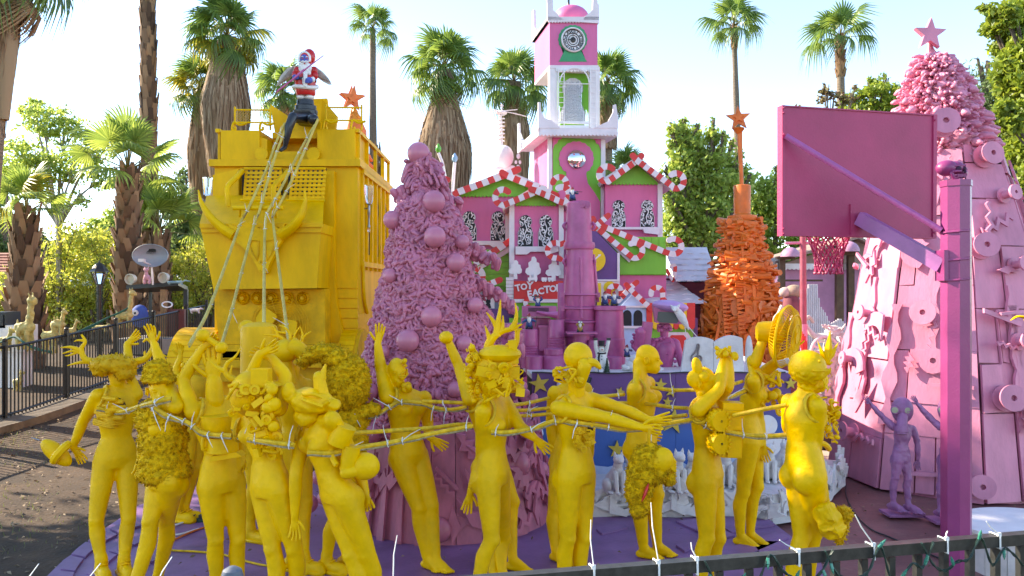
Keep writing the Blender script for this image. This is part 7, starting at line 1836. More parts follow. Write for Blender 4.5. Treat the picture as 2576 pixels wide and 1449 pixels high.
def fur(f, name, shapes, m=None, n=900, L=.03, seed=0):
 """shaggy surface: ellipsoids (centre, radii) covered with small tufts"""
 rr = random.Random(seed); mb = MB(); base = MB()
 for c, r in shapes: base.ell(c, r, n=16, m=12)
 b = remesh(base, .012, 3)
 for i, v in enumerate(b.v): b.v[i] = v + noise.noise_vector(v * 26) * .016
 bm_c = len(b.f)
 for i in range(n):
  fc = b.f[rr.randrange(bm_c)]; p = b.v[fc[0]]; nn = (b.v[fc[1]] - p).cross(b.v[fc[2]] - p)
  if nn.length < 1e-9: continue
  nn.normalize(); L_ = L * .7; t = (nn + V((rr.uniform(-.8, .8), rr.uniform(-.8, .8), rr.uniform(-1.1, .3)))).normalized(); s = t.orthogonal() * .006
  b.add([p - s, p + s, p + t.cross(s), p + t * L_ * rr.uniform(.5, 1.3)], [(0, 1, 3), (1, 2, 3), (2, 0, 3)])
 return part(name, b, m or YELF, f['o'], sharp=0)
def pot(f, name, x, y, w_, h, dd, tilt=0, ax=None):
 mb = MB(); c = P(x, y, f['d'] + dd); q = f['d'] / F; a = V((math.sin(tilt), 0, math.cos(tilt)))
 mb.lathe([(w_ * q, -h * q), (w_ * q * 1.04, -h * .9 * q), (w_ * q, h * q), (w_ * q * 1.06, h * q), (w_ * q * 1.06, h * q * 1.12), (w_ * q * .9, h * q * 1.13)], c, 24, a); return part(name, mb, YEL, f['o'])
def stump(f, name, a, b, r): mb = MB(); mb.capsule(a, b, r, r); return part(name, mb, YEL, f['o'])
# M1: antler crown, open chest, slipper in hand
f = figure('m1', 'far left yellow mannequin with antler crown and gutted open chest', 6.6, C1(690, 345), C1(565, 405), C1(785, 400), C1(672, 640), C1(670, 760), C1(555, 1130), C1(742, 1120), C1(585, 1378), C1(716, 1372), armL=[C1(478, 560), C1(422, 705), C1(465, 765), .1], armR=[(*C1(745, 300), .12), (*C1(735, 110), .3), (*C1(850, 5), .3)], shoe=True, bust=False)
tubes(f, 'antler', [([C1(545, 215), C1(490, 195), C1(470, 140), C1(492, 95), C1(470, 55)], .032, .008), ([C1(472, 150), C1(410, 128), C1(350, 130)], .022, .004), ([C1(478, 165), C1(420, 150), C1(360, 165)], .018, .004), ([C1(440, 160), C1(400, 175), C1(375, 178)], .012, .003), ([C1(520, 212), C1(450, 218), C1(388, 235)], .02, .004), ([C1(490, 90), C1(450, 88), C1(428, 95)], .012, .004)])
tubes(f, 'antler', [([C1(770, 215), C1(838, 195), C1(872, 152), C1(880, 110), C1(850, 82), C1(826, 98)], .032, .008), ([C1(868, 152), C1(910, 158), C1(962, 182)], .02, .004), ([C1(845, 190), C1(835, 160), C1(838, 148)], .018, .003), ([C1(875, 115), C1(905, 105), C1(918, 112)], .012, .003)])
hc = P(*C1(655, 225), 6.55); fur(f, 'hair_cap', [(hc, (.19, .14, .075)), (hc + V((-.09, 0, -.05)), (.08, .1, .05)), (hc + V((.1, 0, -.06)), (.08, .1, .08))], YELD, 300, .03, 1)
stump(f, 'neck_stub', P(*C1(680, 330), 6.6), P(*C1(660, 250), 6.6), .06)
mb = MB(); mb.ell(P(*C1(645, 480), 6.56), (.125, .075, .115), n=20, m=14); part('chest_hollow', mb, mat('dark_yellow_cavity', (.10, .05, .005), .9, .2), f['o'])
tubes(f, 'gut_coil', [([(*C1(580 + R.uniform(0, 130), 420 + i * 15), -.15), (*C1(590 + R.uniform(0, 130), 430 + i * 15), -.19), (*C1(600 + R.uniform(0, 120), 425 + i * 16), -.17), (*C1(570 + R.uniform(0, 150), 440 + i * 14), -.15)], .016, .02) for i in range(8)], YELD)
tubes(f, 'leaf_shred', [([(*C1(560 + R.uniform(-20, 30), 480 + i * 11), -.12), (*C1(640, 520 + i * 9), -.18), (*C1(700 + R.uniform(-20, 30), 500 + i * 11), -.12)], .016, .003) for i in range(9)], YELD)
sp_ob = thing('slipper', 'yellow slide slipper with a drill bit dangling from the far left mannequin hand', 'slipper', P(*C1(330, 750), 6.5)); g_ = dict(d=6.5, o=sp_ob)
mb = MB(); a, b = P(*C1(250, 675), 6.5), P(*C1(400, 800), 6.5); ux = (b - a).normalized(); R3 = Matrix((ux, V((0, 1, 0)), ux.cross(V((0, 1, 0))))).transposed()
mb.ell((a + b) / 2, ((b - a).length * .56, .06, .07), R3, 20, 10); part('sole', mb, YEL, sp_ob)
mb = MB(); c = P(*C1(345, 740), 6.42); mb.tube([c + R3 @ V((0, .03 - .05 * math.sin(t), .085 * math.cos(t))) for t in [math.pi * i / 10 for i in range(11)]], .035, 8); part('strap', mb, YEL, sp_ob)
tubes(g_, 'drill_bit', [([C1(228, 665), C1(180, 650)], .006, .003)], GREYM)
# M2: plain masked head under a shaggy hat, shaggy vest
f = figure('m2', 'yellow mannequin in shaggy hat and shaggy vest with one arm raised behind', 5.8, C1(905, 425), C1(860, 470), C1(1015, 470), C1(945, 745), C1(955, 870), C1(870, 1130), (*C1(962, 1130), .05), (330, -.12), (396, .25), sgn=-1, armL=[(*C1(835, 620), .1), (*C1(812, 750), .05), C1(800, 850)], armR=[(*C1(940, 260), .25), (*C1(890, 110), .3), (*C1(868, 10), .3)], head=C1(920, 375), hdir=(.45, -.9, -.05), sc=1.0)
H = f['H']; fur(f, 'shaggy_hat', [(H + V((-.02, .02, .10)), (.105, .12, .06)), (H + V((-.03, .03, .14)), (.09, .10, .075)), (H + V((.0, 0, .075)), (.115, .13, .03))], YELF, 600, .025, 2)
fur(f, 'shaggy_vest', [(f['S'].lerp(f['W'], .25), (.19, .145, .16)), (f['S'].lerp(f['W'], .7), (.175, .145, .18)), (f['W'] - UP * .05, (.18, .15, .14)), (f['W'] - UP * .13, (.195, .16, .10))], YELF, 2200, .03, 3)
# M2b: sunlit figure in the rear
f = figure('m2b', 'sunlit headless yellow mannequin standing far back before the sleigh with raised hand', 8.15, C1(1120, 270), C1(1070, 330), C1(1180, 325), C1(1120, 500), C1(1110, 600), C1(1085, 830), C1(1130, 830), (445, 1289), (464, 1284), sgn=1, armL=[C1(1010, 290), C1(1040, 190), C1(1040, 90)], armR=[C1(1195, 420), C1(1170, 520)], shoe=True)
greeble(f, 'ear_flap', P(*C1(1090, 225), 8.1), .1, .04, 7, seed=3, kinds='e')
mb = MB(); mb.ell(P(*C1(1130, 380), 8.0), (.12, .06, .16)); part('chest_plate', mb, YELD, f['o'])
# M3: hand for a head, pots for a chest
f = figure('m3', 'yellow mannequin with an upright hand for a head and enamel pots in the chest', 5.78, C1(1238, 425), C1(1110, 500), C1(1345, 445), C1(1272, 735), C1(1280, 890), C1(1245, 1235), C1(1372, 1240), (549, 0), (601, .03), sgn=1, armL=[C1(1055, 315), C1(1168, 135), C1(1255, 70), .5], armR=[(*C1(1385, 600), .15), (*C1(1400, 760), .12), C1(1400, 860)], bust=False)
mb = MB(); fn = MB(); a = P(*C1(1240, 440), 5.78); b = P(*C1(1235, 330), 5.78); mb.capsule(a, b, .068, .058, 14); tp_ = P(*C1(1222, 190), 5.78); hand(mb, fn, b, tp_, V((0, -1, 0)), 1.75, -.1, 1); x = remesh(mb, .008); x.add(fn.v, fn.f); part('hand_head', x, YEL, f['o'], sharp=0)
pot(f, 'pot', *C1(1250, 575), 37, 21, -.1, .0); pot(f, 'pot', *C1(1285, 690), 37, 18, -.1, .0)
mb = MB(); mb.tube(spline([P(*C1(1195, 650), 5.62), P(*C1(1172, 660), 5.6), P(*C1(1172, 715), 5.6), P(*C1(1198, 715), 5.62)], 5), .014, 8); part('pot_handle', mb, YEL, f['o'])
mb = MB(); mb.prism([P(*C1(*p), 5.60) for p in ((1215, 760), (1365, 735), (1395, 760), (1210, 790))], V((0, .1, 0))); part('tray', mb, YEL, f['o'])
mr = thing('maraca', 'yellow double ended rattle ball held aloft by the hand headed mannequin', 'rattle', P(*C1(1225, 100), 5.7))
mb = MB(); mb.ell(P(*C1(1172, 60), 5.72), .048, n=18, m=12); mb.ell(P(*C1(1278, 130), 5.72), .043, n=18, m=12); mb.tube([P(*C1(1172, 60), 5.72), P(*C1(1278, 130), 5.72)], .022, 8); part('rattle_body', mb, YEL, mr)
# M4: gas mask, both hands joined above
f = figure('m4', 'yellow mannequin in a gas mask helmet with antler, hands clasped overhead', 5.42, C2(488, 545), C2(372, 590), C2(600, 480), C2(535, 770), C2(555, 915), C2(565, 1290), C2(690, 1290), (695, -.05), (742, .05), sgn=-1, armL=[C2(390, 385), (*C2(488, 168), -.05), (*C2(600, 110), -.05), .4], armR=[C2(640, 300), (*C2(560, 190), .05), (*C2(450, 148), .05), .4], bust=True)
hc = P(*C2(480, 420), 5.38); mb = MB(); mb.ell(hc + V((-.03, 0, .03)), (.16, .15, .16), n=20, m=14); mb.ell(hc + V((.0, -.02, .09)), (.185, .17, .03)); mb.capsule(hc + V((.09, -.08, -.02)), hc + V((.1, -.1, -.22)), .055, .05); mb.box(hc + V((.06, -.12, .15)), (.11, .10, .12)); part('helmet', mb, YEL, f['o'])
greeble(f, 'mask_parts', hc + V((0, -.15, -.02)), .13, .12, 26, seed=4, size=(.015, .045)); greeble(f, 'chest_clutter', P(*C2(530, 640), 5.28), .08, .12, 22, seed=5, size=(.015, .05)); greeble(f, 'snout_hose', P(*C2(560, 470), 5.22), .04, .13, 12, seed=6, size=(.03, .05), kinds='e')
tubes(f, 'antler', [([C2(385, 335), C2(315, 300), C2(288, 262), C2(302, 220), C2(345, 185), C2(378, 138)], .026, .005), ([C2(290, 265), C2(240, 245), C2(180, 190)], .022, .004), ([C2(320, 310), C2(318, 280), C2(330, 232)], .018, .004)])
# M4b bird skull head with antlers, M4c tank head behind
f = figure('m4b', 'yellow mannequin with a beaked bird skull head and branching antlers, behind the gas mask one', 6.75, C2(690, 290), C2(610, 350), C2(760, 345), C2(690, 580), C2(690, 700), None, None, (735, 1406), (766, 1409), sgn=1, armL=None, armR=[(*C2(760, 520), .05), (*C2(745, 640), .05), C2(740, 720)], hands=(0, 1), shoe=True)
mb = MB(); hh = P(*C2(635, 150), 6.7); mb.ell(hh, (.115, .12, .10), n=18, m=12); mb.tube(spline([hh + V((.06, -.02, .03)), hh + V((.14, -.03, 0)), hh + V((.18, -.03, -.10)), hh + V((.16, -.03, -.15))], 5), [lerp(.09, .012, i / 15) for i in range(16)], 10); mb.tube([hh + V((.0, 0, -.08)), hh + V((.05, 0, -.28))], .06, 12); part('bird_skull', mb, YEL, f['o'])
tubes(f, 'antler', [([C2(680, 140), C2(725, 105), C2(740, 70), C2(785, 36)], .02, .004), ([C2(735, 80), C2(735, 50), C2(722, 8)], .015, .003), ([C2(650, 110), C2(610, 70), C2(560, 60), C2(510, 55)], .02, .004), ([C2(600, 70), C2(580, 30), C2(560, 5)], .014, .003), ([C2(660, 110), C2(665, 60), C2(640, 20), C2(600, 0)], .018, .004), ([C2(640, 45), C2(600, 40), C2(570, 20)], .012, .003), ([C2(700, 130), C2(650, 100), C2(620, 90)], .014, .004), ([C2(680, 120), C2(690, 60), C2(720, 10)], .014, .004)])
f = figure('m4c', 'yellow mannequin with a domed tank for a head standing rearmost in front of the sleigh', 7.4, C2(490, 300), C2(420, 345), C2(560, 345), C2(490, 520), C2(480, 640), None, None, (630, 1335), (668, 1330), sgn=1, shoe=True)
mb = MB(); c = P(*C2(485, 170), 7.3); mb.lathe([(.15, -.30), (.165, -.29), (.165, .22), (.155, .26), (.10, .29), (.001, .30)], c, 28); part('tank', mb, YELB, f['o'])
mb = MB(); mb.tube([P(*C2(430, 25), 7.3), P(*C2(520, 40), 7.3)], .018, 7); mb.ell(P(*C2(415, 15), 7.3), (.08, .05, .07)); part('tank_tap', mb, YEL, f['o'])
# M5: animal head bent forward, pots, leaning
f = figure('m5', 'yellow mannequin leaning right with a stitched animal sack head and a small bird on top', 5.3, C2(800, 545), C2(742, 625), C2(905, 545), C2(888, 830), C2(945, 945), C2(1018, 1325), C2(1112, 1320), (918, -.05), (946, .06), sgn=-1, armL=[C2(697, 860), C2(692, 1105), C2(692, 1250), .35], armR=[(*C2(1050, 800), .15), (*C2(1100, 980), .1), C2(1125, 1070), .35], hipw=1.0)
hh = P(*C2(790, 440), 5.25); mb = MB(); mb.ell(hh, (.15, .13, .09), Matrix.Rotation(.12, 3, 'Y'), 18, 12); mb.ell(hh + V((-.03, 0, -.10)), (.085, .08, .07)); mb.ell(hh + V((.13, -.03, -.02)), (.07, .07, .045)); mb.ell(hh + V((-.15, -.02, .06)), (.05, .04, .07)); mb.capsule(hh + V((-.02, 0, -.08)), f['N'], .07, .06); x = remesh(mb, .009, 3)
for i, v in enumerate(x.v): x.v[i] = v + noise.noise_vector(v * 22) * .012
part('sack_head', x, YEL, f['o'], sharp=0)
tubes(f, 'stitch_fold', [([(*C2(735, 430), -.17), (*C2(790, 450), -.2), (*C2(850, 470), -.18)], .012, .012), ([(*C2(740, 400), -.16), (*C2(800, 400), -.18), (*C2(850, 420), -.17)], .014, .01), ([(*C2(725, 480), -.1), (*C2(800, 490), -.14), (*C2(890, 440), -.14)], .016, .012)])
mb = MB(); hb_ = P(*C2(830, 305), 5.25); mb.ell(hb_, (.04, .04, .045)); mb.tube([hb_ + V((.02, 0, .0)), hb_ + V((.045, 0, .09))], [.03, .006], 8); mb.tube([hb_, P(*C2(845, 400), 5.25)], [.04, .05], 8); part('small_bird', mb, YEL, f['o'])
pot(f, 'mug', *C2(960, 640), 27, 24, -.12, .4); pot(f, 'mug', *C2(1010, 770), 22, 28, -.12, .15)
mb = MB(); mb.ell(P(*C2(1095, 815), 5.2), (.10, .08, .09), n=16, m=12); mb.capsule(P(*C2(1060, 830), 5.18), P(*C2(990, 850), 5.15), .05, .045); part('boxing_glove', mb, YEL, f['o'])
tubes(f, 'strap', [([(*C2(845, 505), -.05), (*C2(890, 490), -.1), (*C2(930, 540), -.13), (*C2(950, 610), -.16)], .022, .022), ([(*C2(900, 720), -.12), (*C2(915, 780), -.14), (*C2(935, 810), -.16)], .02, .02)])
# M6: shaggy masked giant hat
f = figure('m6', 'yellow mannequin swallowed by a huge shaggy drooping hood, fur covered down to the waist', 6.5, C2(985, 480), C2(905, 520), C2(1060, 520), C2(985, 740), C2(975, 850), None, None, (822, 1410), (873, 1402), sgn=1, armL=None, armR=[C2(1080, 560), C2(1150, 495), C2(1190, 470)], hands=(0, 0), shoe=True, bust=False)
cc = lambda X, Y, k=0: P(*C2(X, Y), 6.45 - k)
fur(f, 'shaggy_hood', [(cc(985, 360), (.19, .19, .20)), (cc(1000, 270), (.16, .17, .13)), (cc(930, 190), (.12, .14, .08)), (cc(860, 150), (.11, .12, .055)), (cc(800, 175), (.09, .1, .05)), (cc(750, 205), (.06, .07, .045)), (cc(1040, 330), (.12, .15, .16)), (cc(980, 430), (.13, .14, .10))], YELF, 2600, .04, 7)
fur(f, 'shaggy_sleeve', [(cc(1080, 500), (.10, .1, .07)), (cc(1140, 490), (.07, .08, .06)), (cc(990, 560), (.18, .14, .16)), (cc(1000, 680), (.16, .13, .15))], YELF, 900, .035, 8)
# M7: male with half a face
f = figure('m7', 'bald yellow male mannequin with half torn face waving one straight arm up', 6.65, C2(1275, 350), C2(1222, 415), C2(1440, 420), C3(120, 590), C3(140, 735), C3(200, 1055), C3(275, 1040), C3(250, 1345), C3(300, 1352), sgn=1, armL=[C2(1190, 270), C2(1170, 110), C2(1188, 0), .1], armR=[(*C3(255, 590), .15), (*C3(265, 650), .0), C3(330, 690)], head=C2(1280, 270), hdir=(.35, -.9, -.05), male=True, sc=.96, toes=((.75, -.6, 0), (.8, -.5, 0)))
greeble(f, 'torn_skin', P(*C2(1328, 280), 6.58), .02, .12, 10, seed=8, size=(.01, .03), kinds='te'); greeble(f, 'shoulder_shells', P(*C2(1355, 355), 6.6), .05, .03, 6, seed=9, size=(.02, .03), kinds='e')
# M8: central antlered mechanical face
f = figure('m8', 'central yellow mannequin with big antlers and mechanical mask striding right', 5.88, C3(615, 385), C3(572, 500), C3(690, 435), C3(628, 705), C3(625, 850), C3(622, 1240), (*C3(690, 1235), .2), (1195, -.15), (1262, .3), sgn=1, armL=[C3(562, 760), C3(500, 965), C3(470, 1090), .25], armR=[(*C3(790, 595), -.05), (*C3(868, 650), -.1), (*C3(935, 712), -.1), .15], bust=True)
hh = P(*C3(645, 245), 5.85); mb = MB(); mb.ell(hh, (.165, .14, .165), n=20, m=14); mb.ell(hh + V((.03, -.03, .10)), (.16, .15, .07)); mb.box(hh + V((.13, -.05, .12)), (.06, .10, .17), Matrix.Rotation(-.12, 3, 'Y')); mb.box(hh + V((.12, -.06, -.03)), (.11, .16, .09)); mb.ell(hh + V((.10, -.03, -.14)), (.11, .10, .045)); mb.box(hh + V((-.05, -.15, -.02)), (.17, .05, .07), Matrix.Rotation(.2, 3, 'Y')); mb.capsule(hh + V((-.03, 0, -.1)), f['N'], .10, .075); part('helmet', mb, YEL, f['o'])
greeble(f, 'mask_parts', hh + V((.06, -.16, -.05)), .13, .12, 30, seed=10, size=(.012, .04)); greeble(f, 'mane_shells', hh + V((-.17, -.03, -.02)), .03, .17, 34, seed=11, size=(.012, .03), kinds='et'); greeble(f, 'mane_shells', P(*C3(525, 360), 5.85), .05, .10, 22, seed=12, size=(.01, .028), kinds='et')
tubes(f, 'antler', [([CB_(832, 1400), CB_(800, 1345), CB_(790, 1285), CB_(830, 1220), CB_(890, 1180), CB_(965, 1162), CB_(1010, 1140), CB_(1042, 1125)], .046, .006), ([CB_(850, 1215), CB_(860, 1120), CB_(872, 1040), CB_(880, 940)], .032, .004), ([CB_(880, 1185), CB_(895, 1130), CB_(898, 1060)], .026, .004), ([CB_(805, 1250), CB_(785, 1200), CB_(762, 1135)], .026, .004), ([CB_(858, 1160), CB_(820, 1095), CB_(772, 1035)], .024, .004), ([CB_(960, 1165), CB_(990, 1110), CB_(1000, 1040), CB_(990, 965)], .026, .004)])
tubes(f, 'antler', [([CB_(905, 1370), CB_(940, 1320), CB_(985, 1290), CB_(1005, 1230), CB_(1000, 1160), CB_(985, 1140)], .032, .012), ([CB_(1004, 1210), CB_(1020, 1170), CB_(1042, 1160)], .02, .004), ([CB_(920, 1340), CB_(925, 1290), CB_(945, 1265)], .024, .006)], dd=.15)
# M8b: stump arm behind
f = figure('m8b', 'yellow mannequin mostly hidden behind the central antlered one, raising a handless stump', 6.6, C3(560, 330), C3(492, 430), C3(620, 400), C3(600, 640), C3(620, 780), None, (*C3(742, 1020), .0), (1240, 1440), (1290, 1408), sgn=1, armL=[C3(430, 230), C3(362, 75)], armR=[(*C3(560, 330), .1), (*C3(510, 280), .1), (*C3(525, 180), .1)], hands=(0, 1), toes=((.6, -.8, 0), (.95, -.3, 0)))
stump(f, 'wrist_knob', P(*C3(355, 72), 6.6), P(*C3(362, 72), 6.58), .055)
# M9: ball head with bird skull, arms held out
f = figure('m9', 'yellow mannequin with a ball for a head holding both arms out right', 5.72, C3(1112, 385), C3(1003, 480), C3(1195, 430), C3(1105, 690), C3(1108, 840), C3(1060, 1230), C3(1150, 1222), (1420, 0), (1460, .05), sgn=1, armL=[(*C4(190, 535), -.15), (*C4(372, 588), -.2), (*C4(465, 605), -.2), .5], armR=[(*C4(285, 490), .02), (*C4(430, 552), -.05), (*C4(515, 540), -.05), .3], bust=False)
mb = MB(); mb.ell(P(*C3(1120, 182), 5.68), .103, n=32, m=20); part('ball_head', mb, YEL, f['o'], sharp=0)
mb = MB(); h2 = P(*C3(1160, 220), 5.56); mb.ell(h2, (.05, .04, .036)); mb.tube(spline([h2 + V((.02, 0, .005)), h2 + V((.07, 0, .0)), h2 + V((.10, 0, -.03)), h2 + V((.10, 0, -.045))], 4), [lerp(.038, .006, i / 12) for i in range(13)], 8); mb.capsule(h2 + V((-.0, 0, -.02)), P(*C3(1130, 330), 5.6), .05, .045); mb.tube([P(*C3(1110, 400), 5.72), P(*C3(1110, 320), 5.7), P(*C3(1115, 260), 5.68)], [.065, .06, .05], 12); part('bird_skull', mb, YEL, f['o'])
greeble(f, 'claw_bones', P(*C3(1080, 285), 5.6), .09, .05, 18, seed=13, size=(.012, .035), kinds='te'); greeble(f, 'claw_bones', P(*C3(1010, 290), 5.66), .03, .03, 6, seed=14, size=(.015, .03), kinds='te')
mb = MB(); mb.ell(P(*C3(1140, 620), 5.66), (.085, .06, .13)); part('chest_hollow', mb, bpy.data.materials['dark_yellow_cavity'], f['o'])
tubes(f, 'rib_rope', [([(*C3(1090 + i * 14, 540), -.1), (*C3(1100 + i * 13, 620), -.13), (*C3(1120 + i * 8, 700), -.12)], .014, .01) for i in range(6)], YELD); greeble(f, 'chest_clutter', P(*C3(1150, 650), 5.57), .06, .10, 26, seed=15, size=(.01, .03), m=YELD)
# M9b
f = figure('m9b', 'yellow mannequin standing straight directly behind the ball headed one', 6.95, C3(1085, 320), C3(985, 390), C3(1165, 370), C3(1070, 620), C3(1060, 760), C3(985, 1060), C3(1075, 1060), (1398, 1386), (1432, 1395), sgn=1, armL=[C3(962, 570), C3(983, 760), C3(985, 850)], armR=[C3(1190, 560), C3(1190, 760), C3(1180, 850)], male=True, sc=.95)
# M10: bald male in profile
f = figure('m10', 'bald yellow male mannequin in clean profile facing right', 6.72, C4(368, 255), C4(345, 375), C4(425, 335), C4(385, 540), C4(382, 670), C4(385, 985), C4(470, 975), C4(395, 1285), C4(475, 1270), sgn=1, armL=[C4(335, 560), (*C4(420, 640), -.1), C4(470, 640), .4], armR=None, head=C4(418, 195), hdir=(1, -.12, -.08), male=True, toes=((.9, -.35, 0), (.95, -.3, 0)))
# hanging fuzzy toy carried by M9
ht = thing('fuzzy_toy', 'yellow shaggy stuffed animal with red wound hanging upside down from the outstretched hands', 'stuffed toy', P(*C4(440, 1095), 5.5)); g_ = dict(d=5.5, o=ht); e = lambda X, Y, k=0: P(*C4(X, Y), 5.5 - k)
fur(g_, 'shaggy_body', [(e(430, 770), (.12, .11, .10)), (e(395, 860), (.115, .1, .12)), (e(365, 950), (.09, .09, .12)), (e(372, 1040), (.065, .07, .09)), (e(470, 830), (.10, .1, .10))], YELF, 1700, .03, 9)
fur(g_, 'fuzzy_paw', [(e(540, 880), (.045, .05, .06))], YELF, 200, .015, 10)
mb = MB(); mb.ell(e(500, 780, .06), (.08, .06, .09), Matrix.Rotation(.5, 3, 'Y'), 14, 10); mb.ell(e(430, 725), (.055, .05, .055));
for i in range(4): mb.capsule(e(555, 770 + i * 17, .05), e(575, 790 + i * 17, .05), .018, .014, 7)
part('smooth_mask', mb, YEL, ht)
mb = MB(); mb.tube(spline([e(425, 915, .11), e(405, 970, .11), e(385, 1020, .10)], 5), [.006, .012, .018, .022, .022, .022, .02, .018, .014, .01, .004], 8, flat=.5); part('red_wound', mb, REDP, ht)
tubes(g_, 'hanging_cord', [([(*C4(430, 600), -.02), (*C4(428, 660), -.02), (*C4(428, 730), 0)], .012, .012)], YELD)
# M11: mouse-eared head, toy truck chest
f = figure('m11', 'yellow mannequin with round petal ears and a toy truck in its chest', 6.0, C4(735, 395), C4(712, 490), C4(795, 440), C4(760, 700), C4(765, 860), C4(760, 1230), C4(825, 1230), (1766, -.05), (1800, .1), sgn=1, armL=[(*C4(830, 375), -.12), C4(862, 185)], armR=[(*C4(885, 360), -.05), (*C4(890, 200), .0)], head=C4(735, 330), hdir=(1, -.4, .1), bust=True, hands=(0, 0))
mb = MB()
for (X, Y), r in ((C4(692, 312), (.062, .03, .068)), (C4(705, 243), (.04, .03, .075)), (C4(740, 300), (.05, .05, .05))): mb.ell(P(X, Y, 5.95), r, Matrix.Rotation(-.2, 3, 'Y'), 14, 10)
part('petal_ear', mb, YEL, f['o'])
greeble(f, 'wrist_wreath', P(*C4(868, 162), 5.97), .07, .02, 16, seed=16, size=(.012, .03), kinds='te'); tubes(f, 'finger_stub', [([C4(835, 160), C4(820, 135), C4(808, 128)], .02, .014), ([C4(890, 150), C4(893, 120)], .016, .012)])
tk = thing('toy_truck', 'yellow toy truck with knobbly tyres stuck nose up in a mannequin chest', 'toy truck', P(*C4(870, 740), 5.9)); u = lambda X, Y, k=0: P(*C4(X, Y), 5.88 - k)
mb = MB(); mb.box(u(895, 600), (.15, .14, .40), Matrix.Rotation(.04, 3, 'Y')); mb.box(u(880, 540, .02), (.16, .16, .14)); mb.box(u(905, 680, .02), (.10, .15, .18)); mb.box(u(850, 490), (.14, .12, .02)); part('truck_body', mb, YEL, tk)
for X, Y in ((828, 552), (830, 682)):
 mb = MB(); c = u(X, Y, .10); mb.lathe([(.035, -.04), (.075, -.04), (.08, -.02), (.08, .02), (.075, .04), (.035, .04)], c, 20, (.35, -1, 0));
 for i in range(16): a = i * 6.283 / 16; mb.box(c + V((.078 * math.cos(a), -.0, .078 * math.sin(a))), (.018, .07, .014), Matrix.Rotation(-a, 3, 'Y'))
 tw_ = part('tyre', mb, YEL, tk); mb = MB(); mb.lathe([(.034, .02), (.03, .03), (.012, .025), (.01, .04)], c, 14, (.35, -1, 0)); part('rim', mb, BLACKG, tw_)
mb = MB(); mb.box(u(868, 620, .085), (.05, .02, .09)); part('window', mb, BLACK, tk)
# M12: neck stump carrying a fan
f = figure('m12', 'headless yellow mannequin hoisting an electric fan on its neck with one raised arm', 7.05, C4(1020, 235), C4(1030, 325), C4(1072, 290), C4(1000, 520), C4(1015, 640), C4(968, 965), C4(1050, 930), C4(955, 1215), C4(1010, 1205), sgn=1, armL=[C4(1062, 530), C4(1085, 690), C4(1098, 770), .3], armR=[C4(1175, 205), (*C4(1262, 135), .0), (*C4(1272, 85), 0), .5], toes=((.9, -.5, 0), (.9, -.45, 0)))
fa = thing('electric_fan', 'yellow electric fan with wire cage held above the headless mannequin', 'fan', P(*C4(1060, 190), 7.0)); fd = 7.0; fq = fd / F
mb = MB(); mb.capsule(P(*C4(1040, 215), fd), P(*C4(1085, 90), fd), .055, .04, 14); part('stalk', mb, YEL, fa)
mb = MB(); a, b = P(*C4(1055, 40), fd + .02), P(*C4(1165, 42), fd - .02); mb.lathe([(.05, -.02), (.085, .0), (.095, .05), (.10, .16), (.09, .2), (.05, .24)], a, 24, (b - a)); part('motor', mb, YEL, fa)
fax = V((.80, -.58, -.12)).normalized(); fc = P(*C4(1205, 65), fd - .05); s1 = fax.cross(UP).normalized(); s2 = s1.cross(fax); RF_ = .27
cp = lambda a, r, o: fc + (s1 * math.cos(a) + s2 * math.sin(a)) * r + fax * o
mb = MB()
for i in range(56):
 a = 6.283 * i / 56; mb.tube([cp(a, .04, .11), cp(a + .1, .15, .10), cp(a + .18, .24, .07), cp(a + .2, RF_, .02)], .0032, 4); mb.tube([cp(a, .05, -.06), cp(a, .2, -.06), cp(a, RF_, .0)], .0032, 4)
for r, o, w_ in ((RF_, .01, .011), (.2, .09, .005), (.12, .105, .005), (.2, -.06, .005)): mb.tube([cp(6.283 * i / 40, r, o) for i in range(40)], w_, 6, closed=True)
mb.lathe([(.05, .11), (.05, .12)], fc, 16, fax); part('cage', mb, YEL, fa)
for i in range(3):
 mb = MB(); a = 2.09 * i; mb.loft([[cp(a + t, r, .03 * t + .02), cp(a + t + .9, r, .05 + .03 * t), cp(a + t + .9, r, .056 + .03 * t), cp(a + t, r, .026 + .03 * t)] for r, t in ((.04, 0), (.12, .05), (.2, .05), (.235, .15))]); part('fan_blade', mb, YELD, fa)
mb = MB()
for i in range(18): mb.tube([cp(4.2 + i * .07, .26, .02) , cp(4.15 + i * .07, .21, .1)], .006, 4)
part('white_wrap', mb, WHITE, fa)
greeble(f, 'bread_clutter', P(*C4(1135, 400), 6.98), .09, .16, 26, seed=17, size=(.02, .05), kinds='te')
# M13: rightmost, from behind
f = figure('m13', 'rightmost yellow mannequin seen from behind in a cap with leaf spikes', 5.45, C5(222, 375), C5(125, 440), C5(290, 470), C5(195, 660), C5(215, 830), C5(195, 1220), C5(265, 1200), (1985, 0), (2030, .25), sgn=-1, front=-1, armL=[(*C5(112, 560), .2), (*C5(120, 640), .25), C5(125, 700)], armR=[C5(272, 720), C5(328, 975), C5(338, 1060), .4], bust=True)
hh = P(*C5(235, 270), 5.42); mb = MB(); mb.ell(hh + V((-.01, 0, .03)), (.125, .135, .12), n=22, m=14); mb.ell(hh + V((.07, .05, -.07)), (.08, .08, .085)); mb.capsule(hh + V((.0, .02, -.1)), f['N'], .07, .055); mb.prism([hh + V(p) for p in ((.03, -.12, -.02), (.11, -.11, .05), (.14, -.05, -.08), (.10, -.08, -.14))], V((.01, .02, 0))); x = remesh(mb, .009, 3)
for i, v in enumerate(x.v):
 if v.z < hh.z + .0: x.v[i] = v + noise.noise_vector(v * 30) * .014
part('cap_and_mask', x, YEL, f['o'], sharp=0)
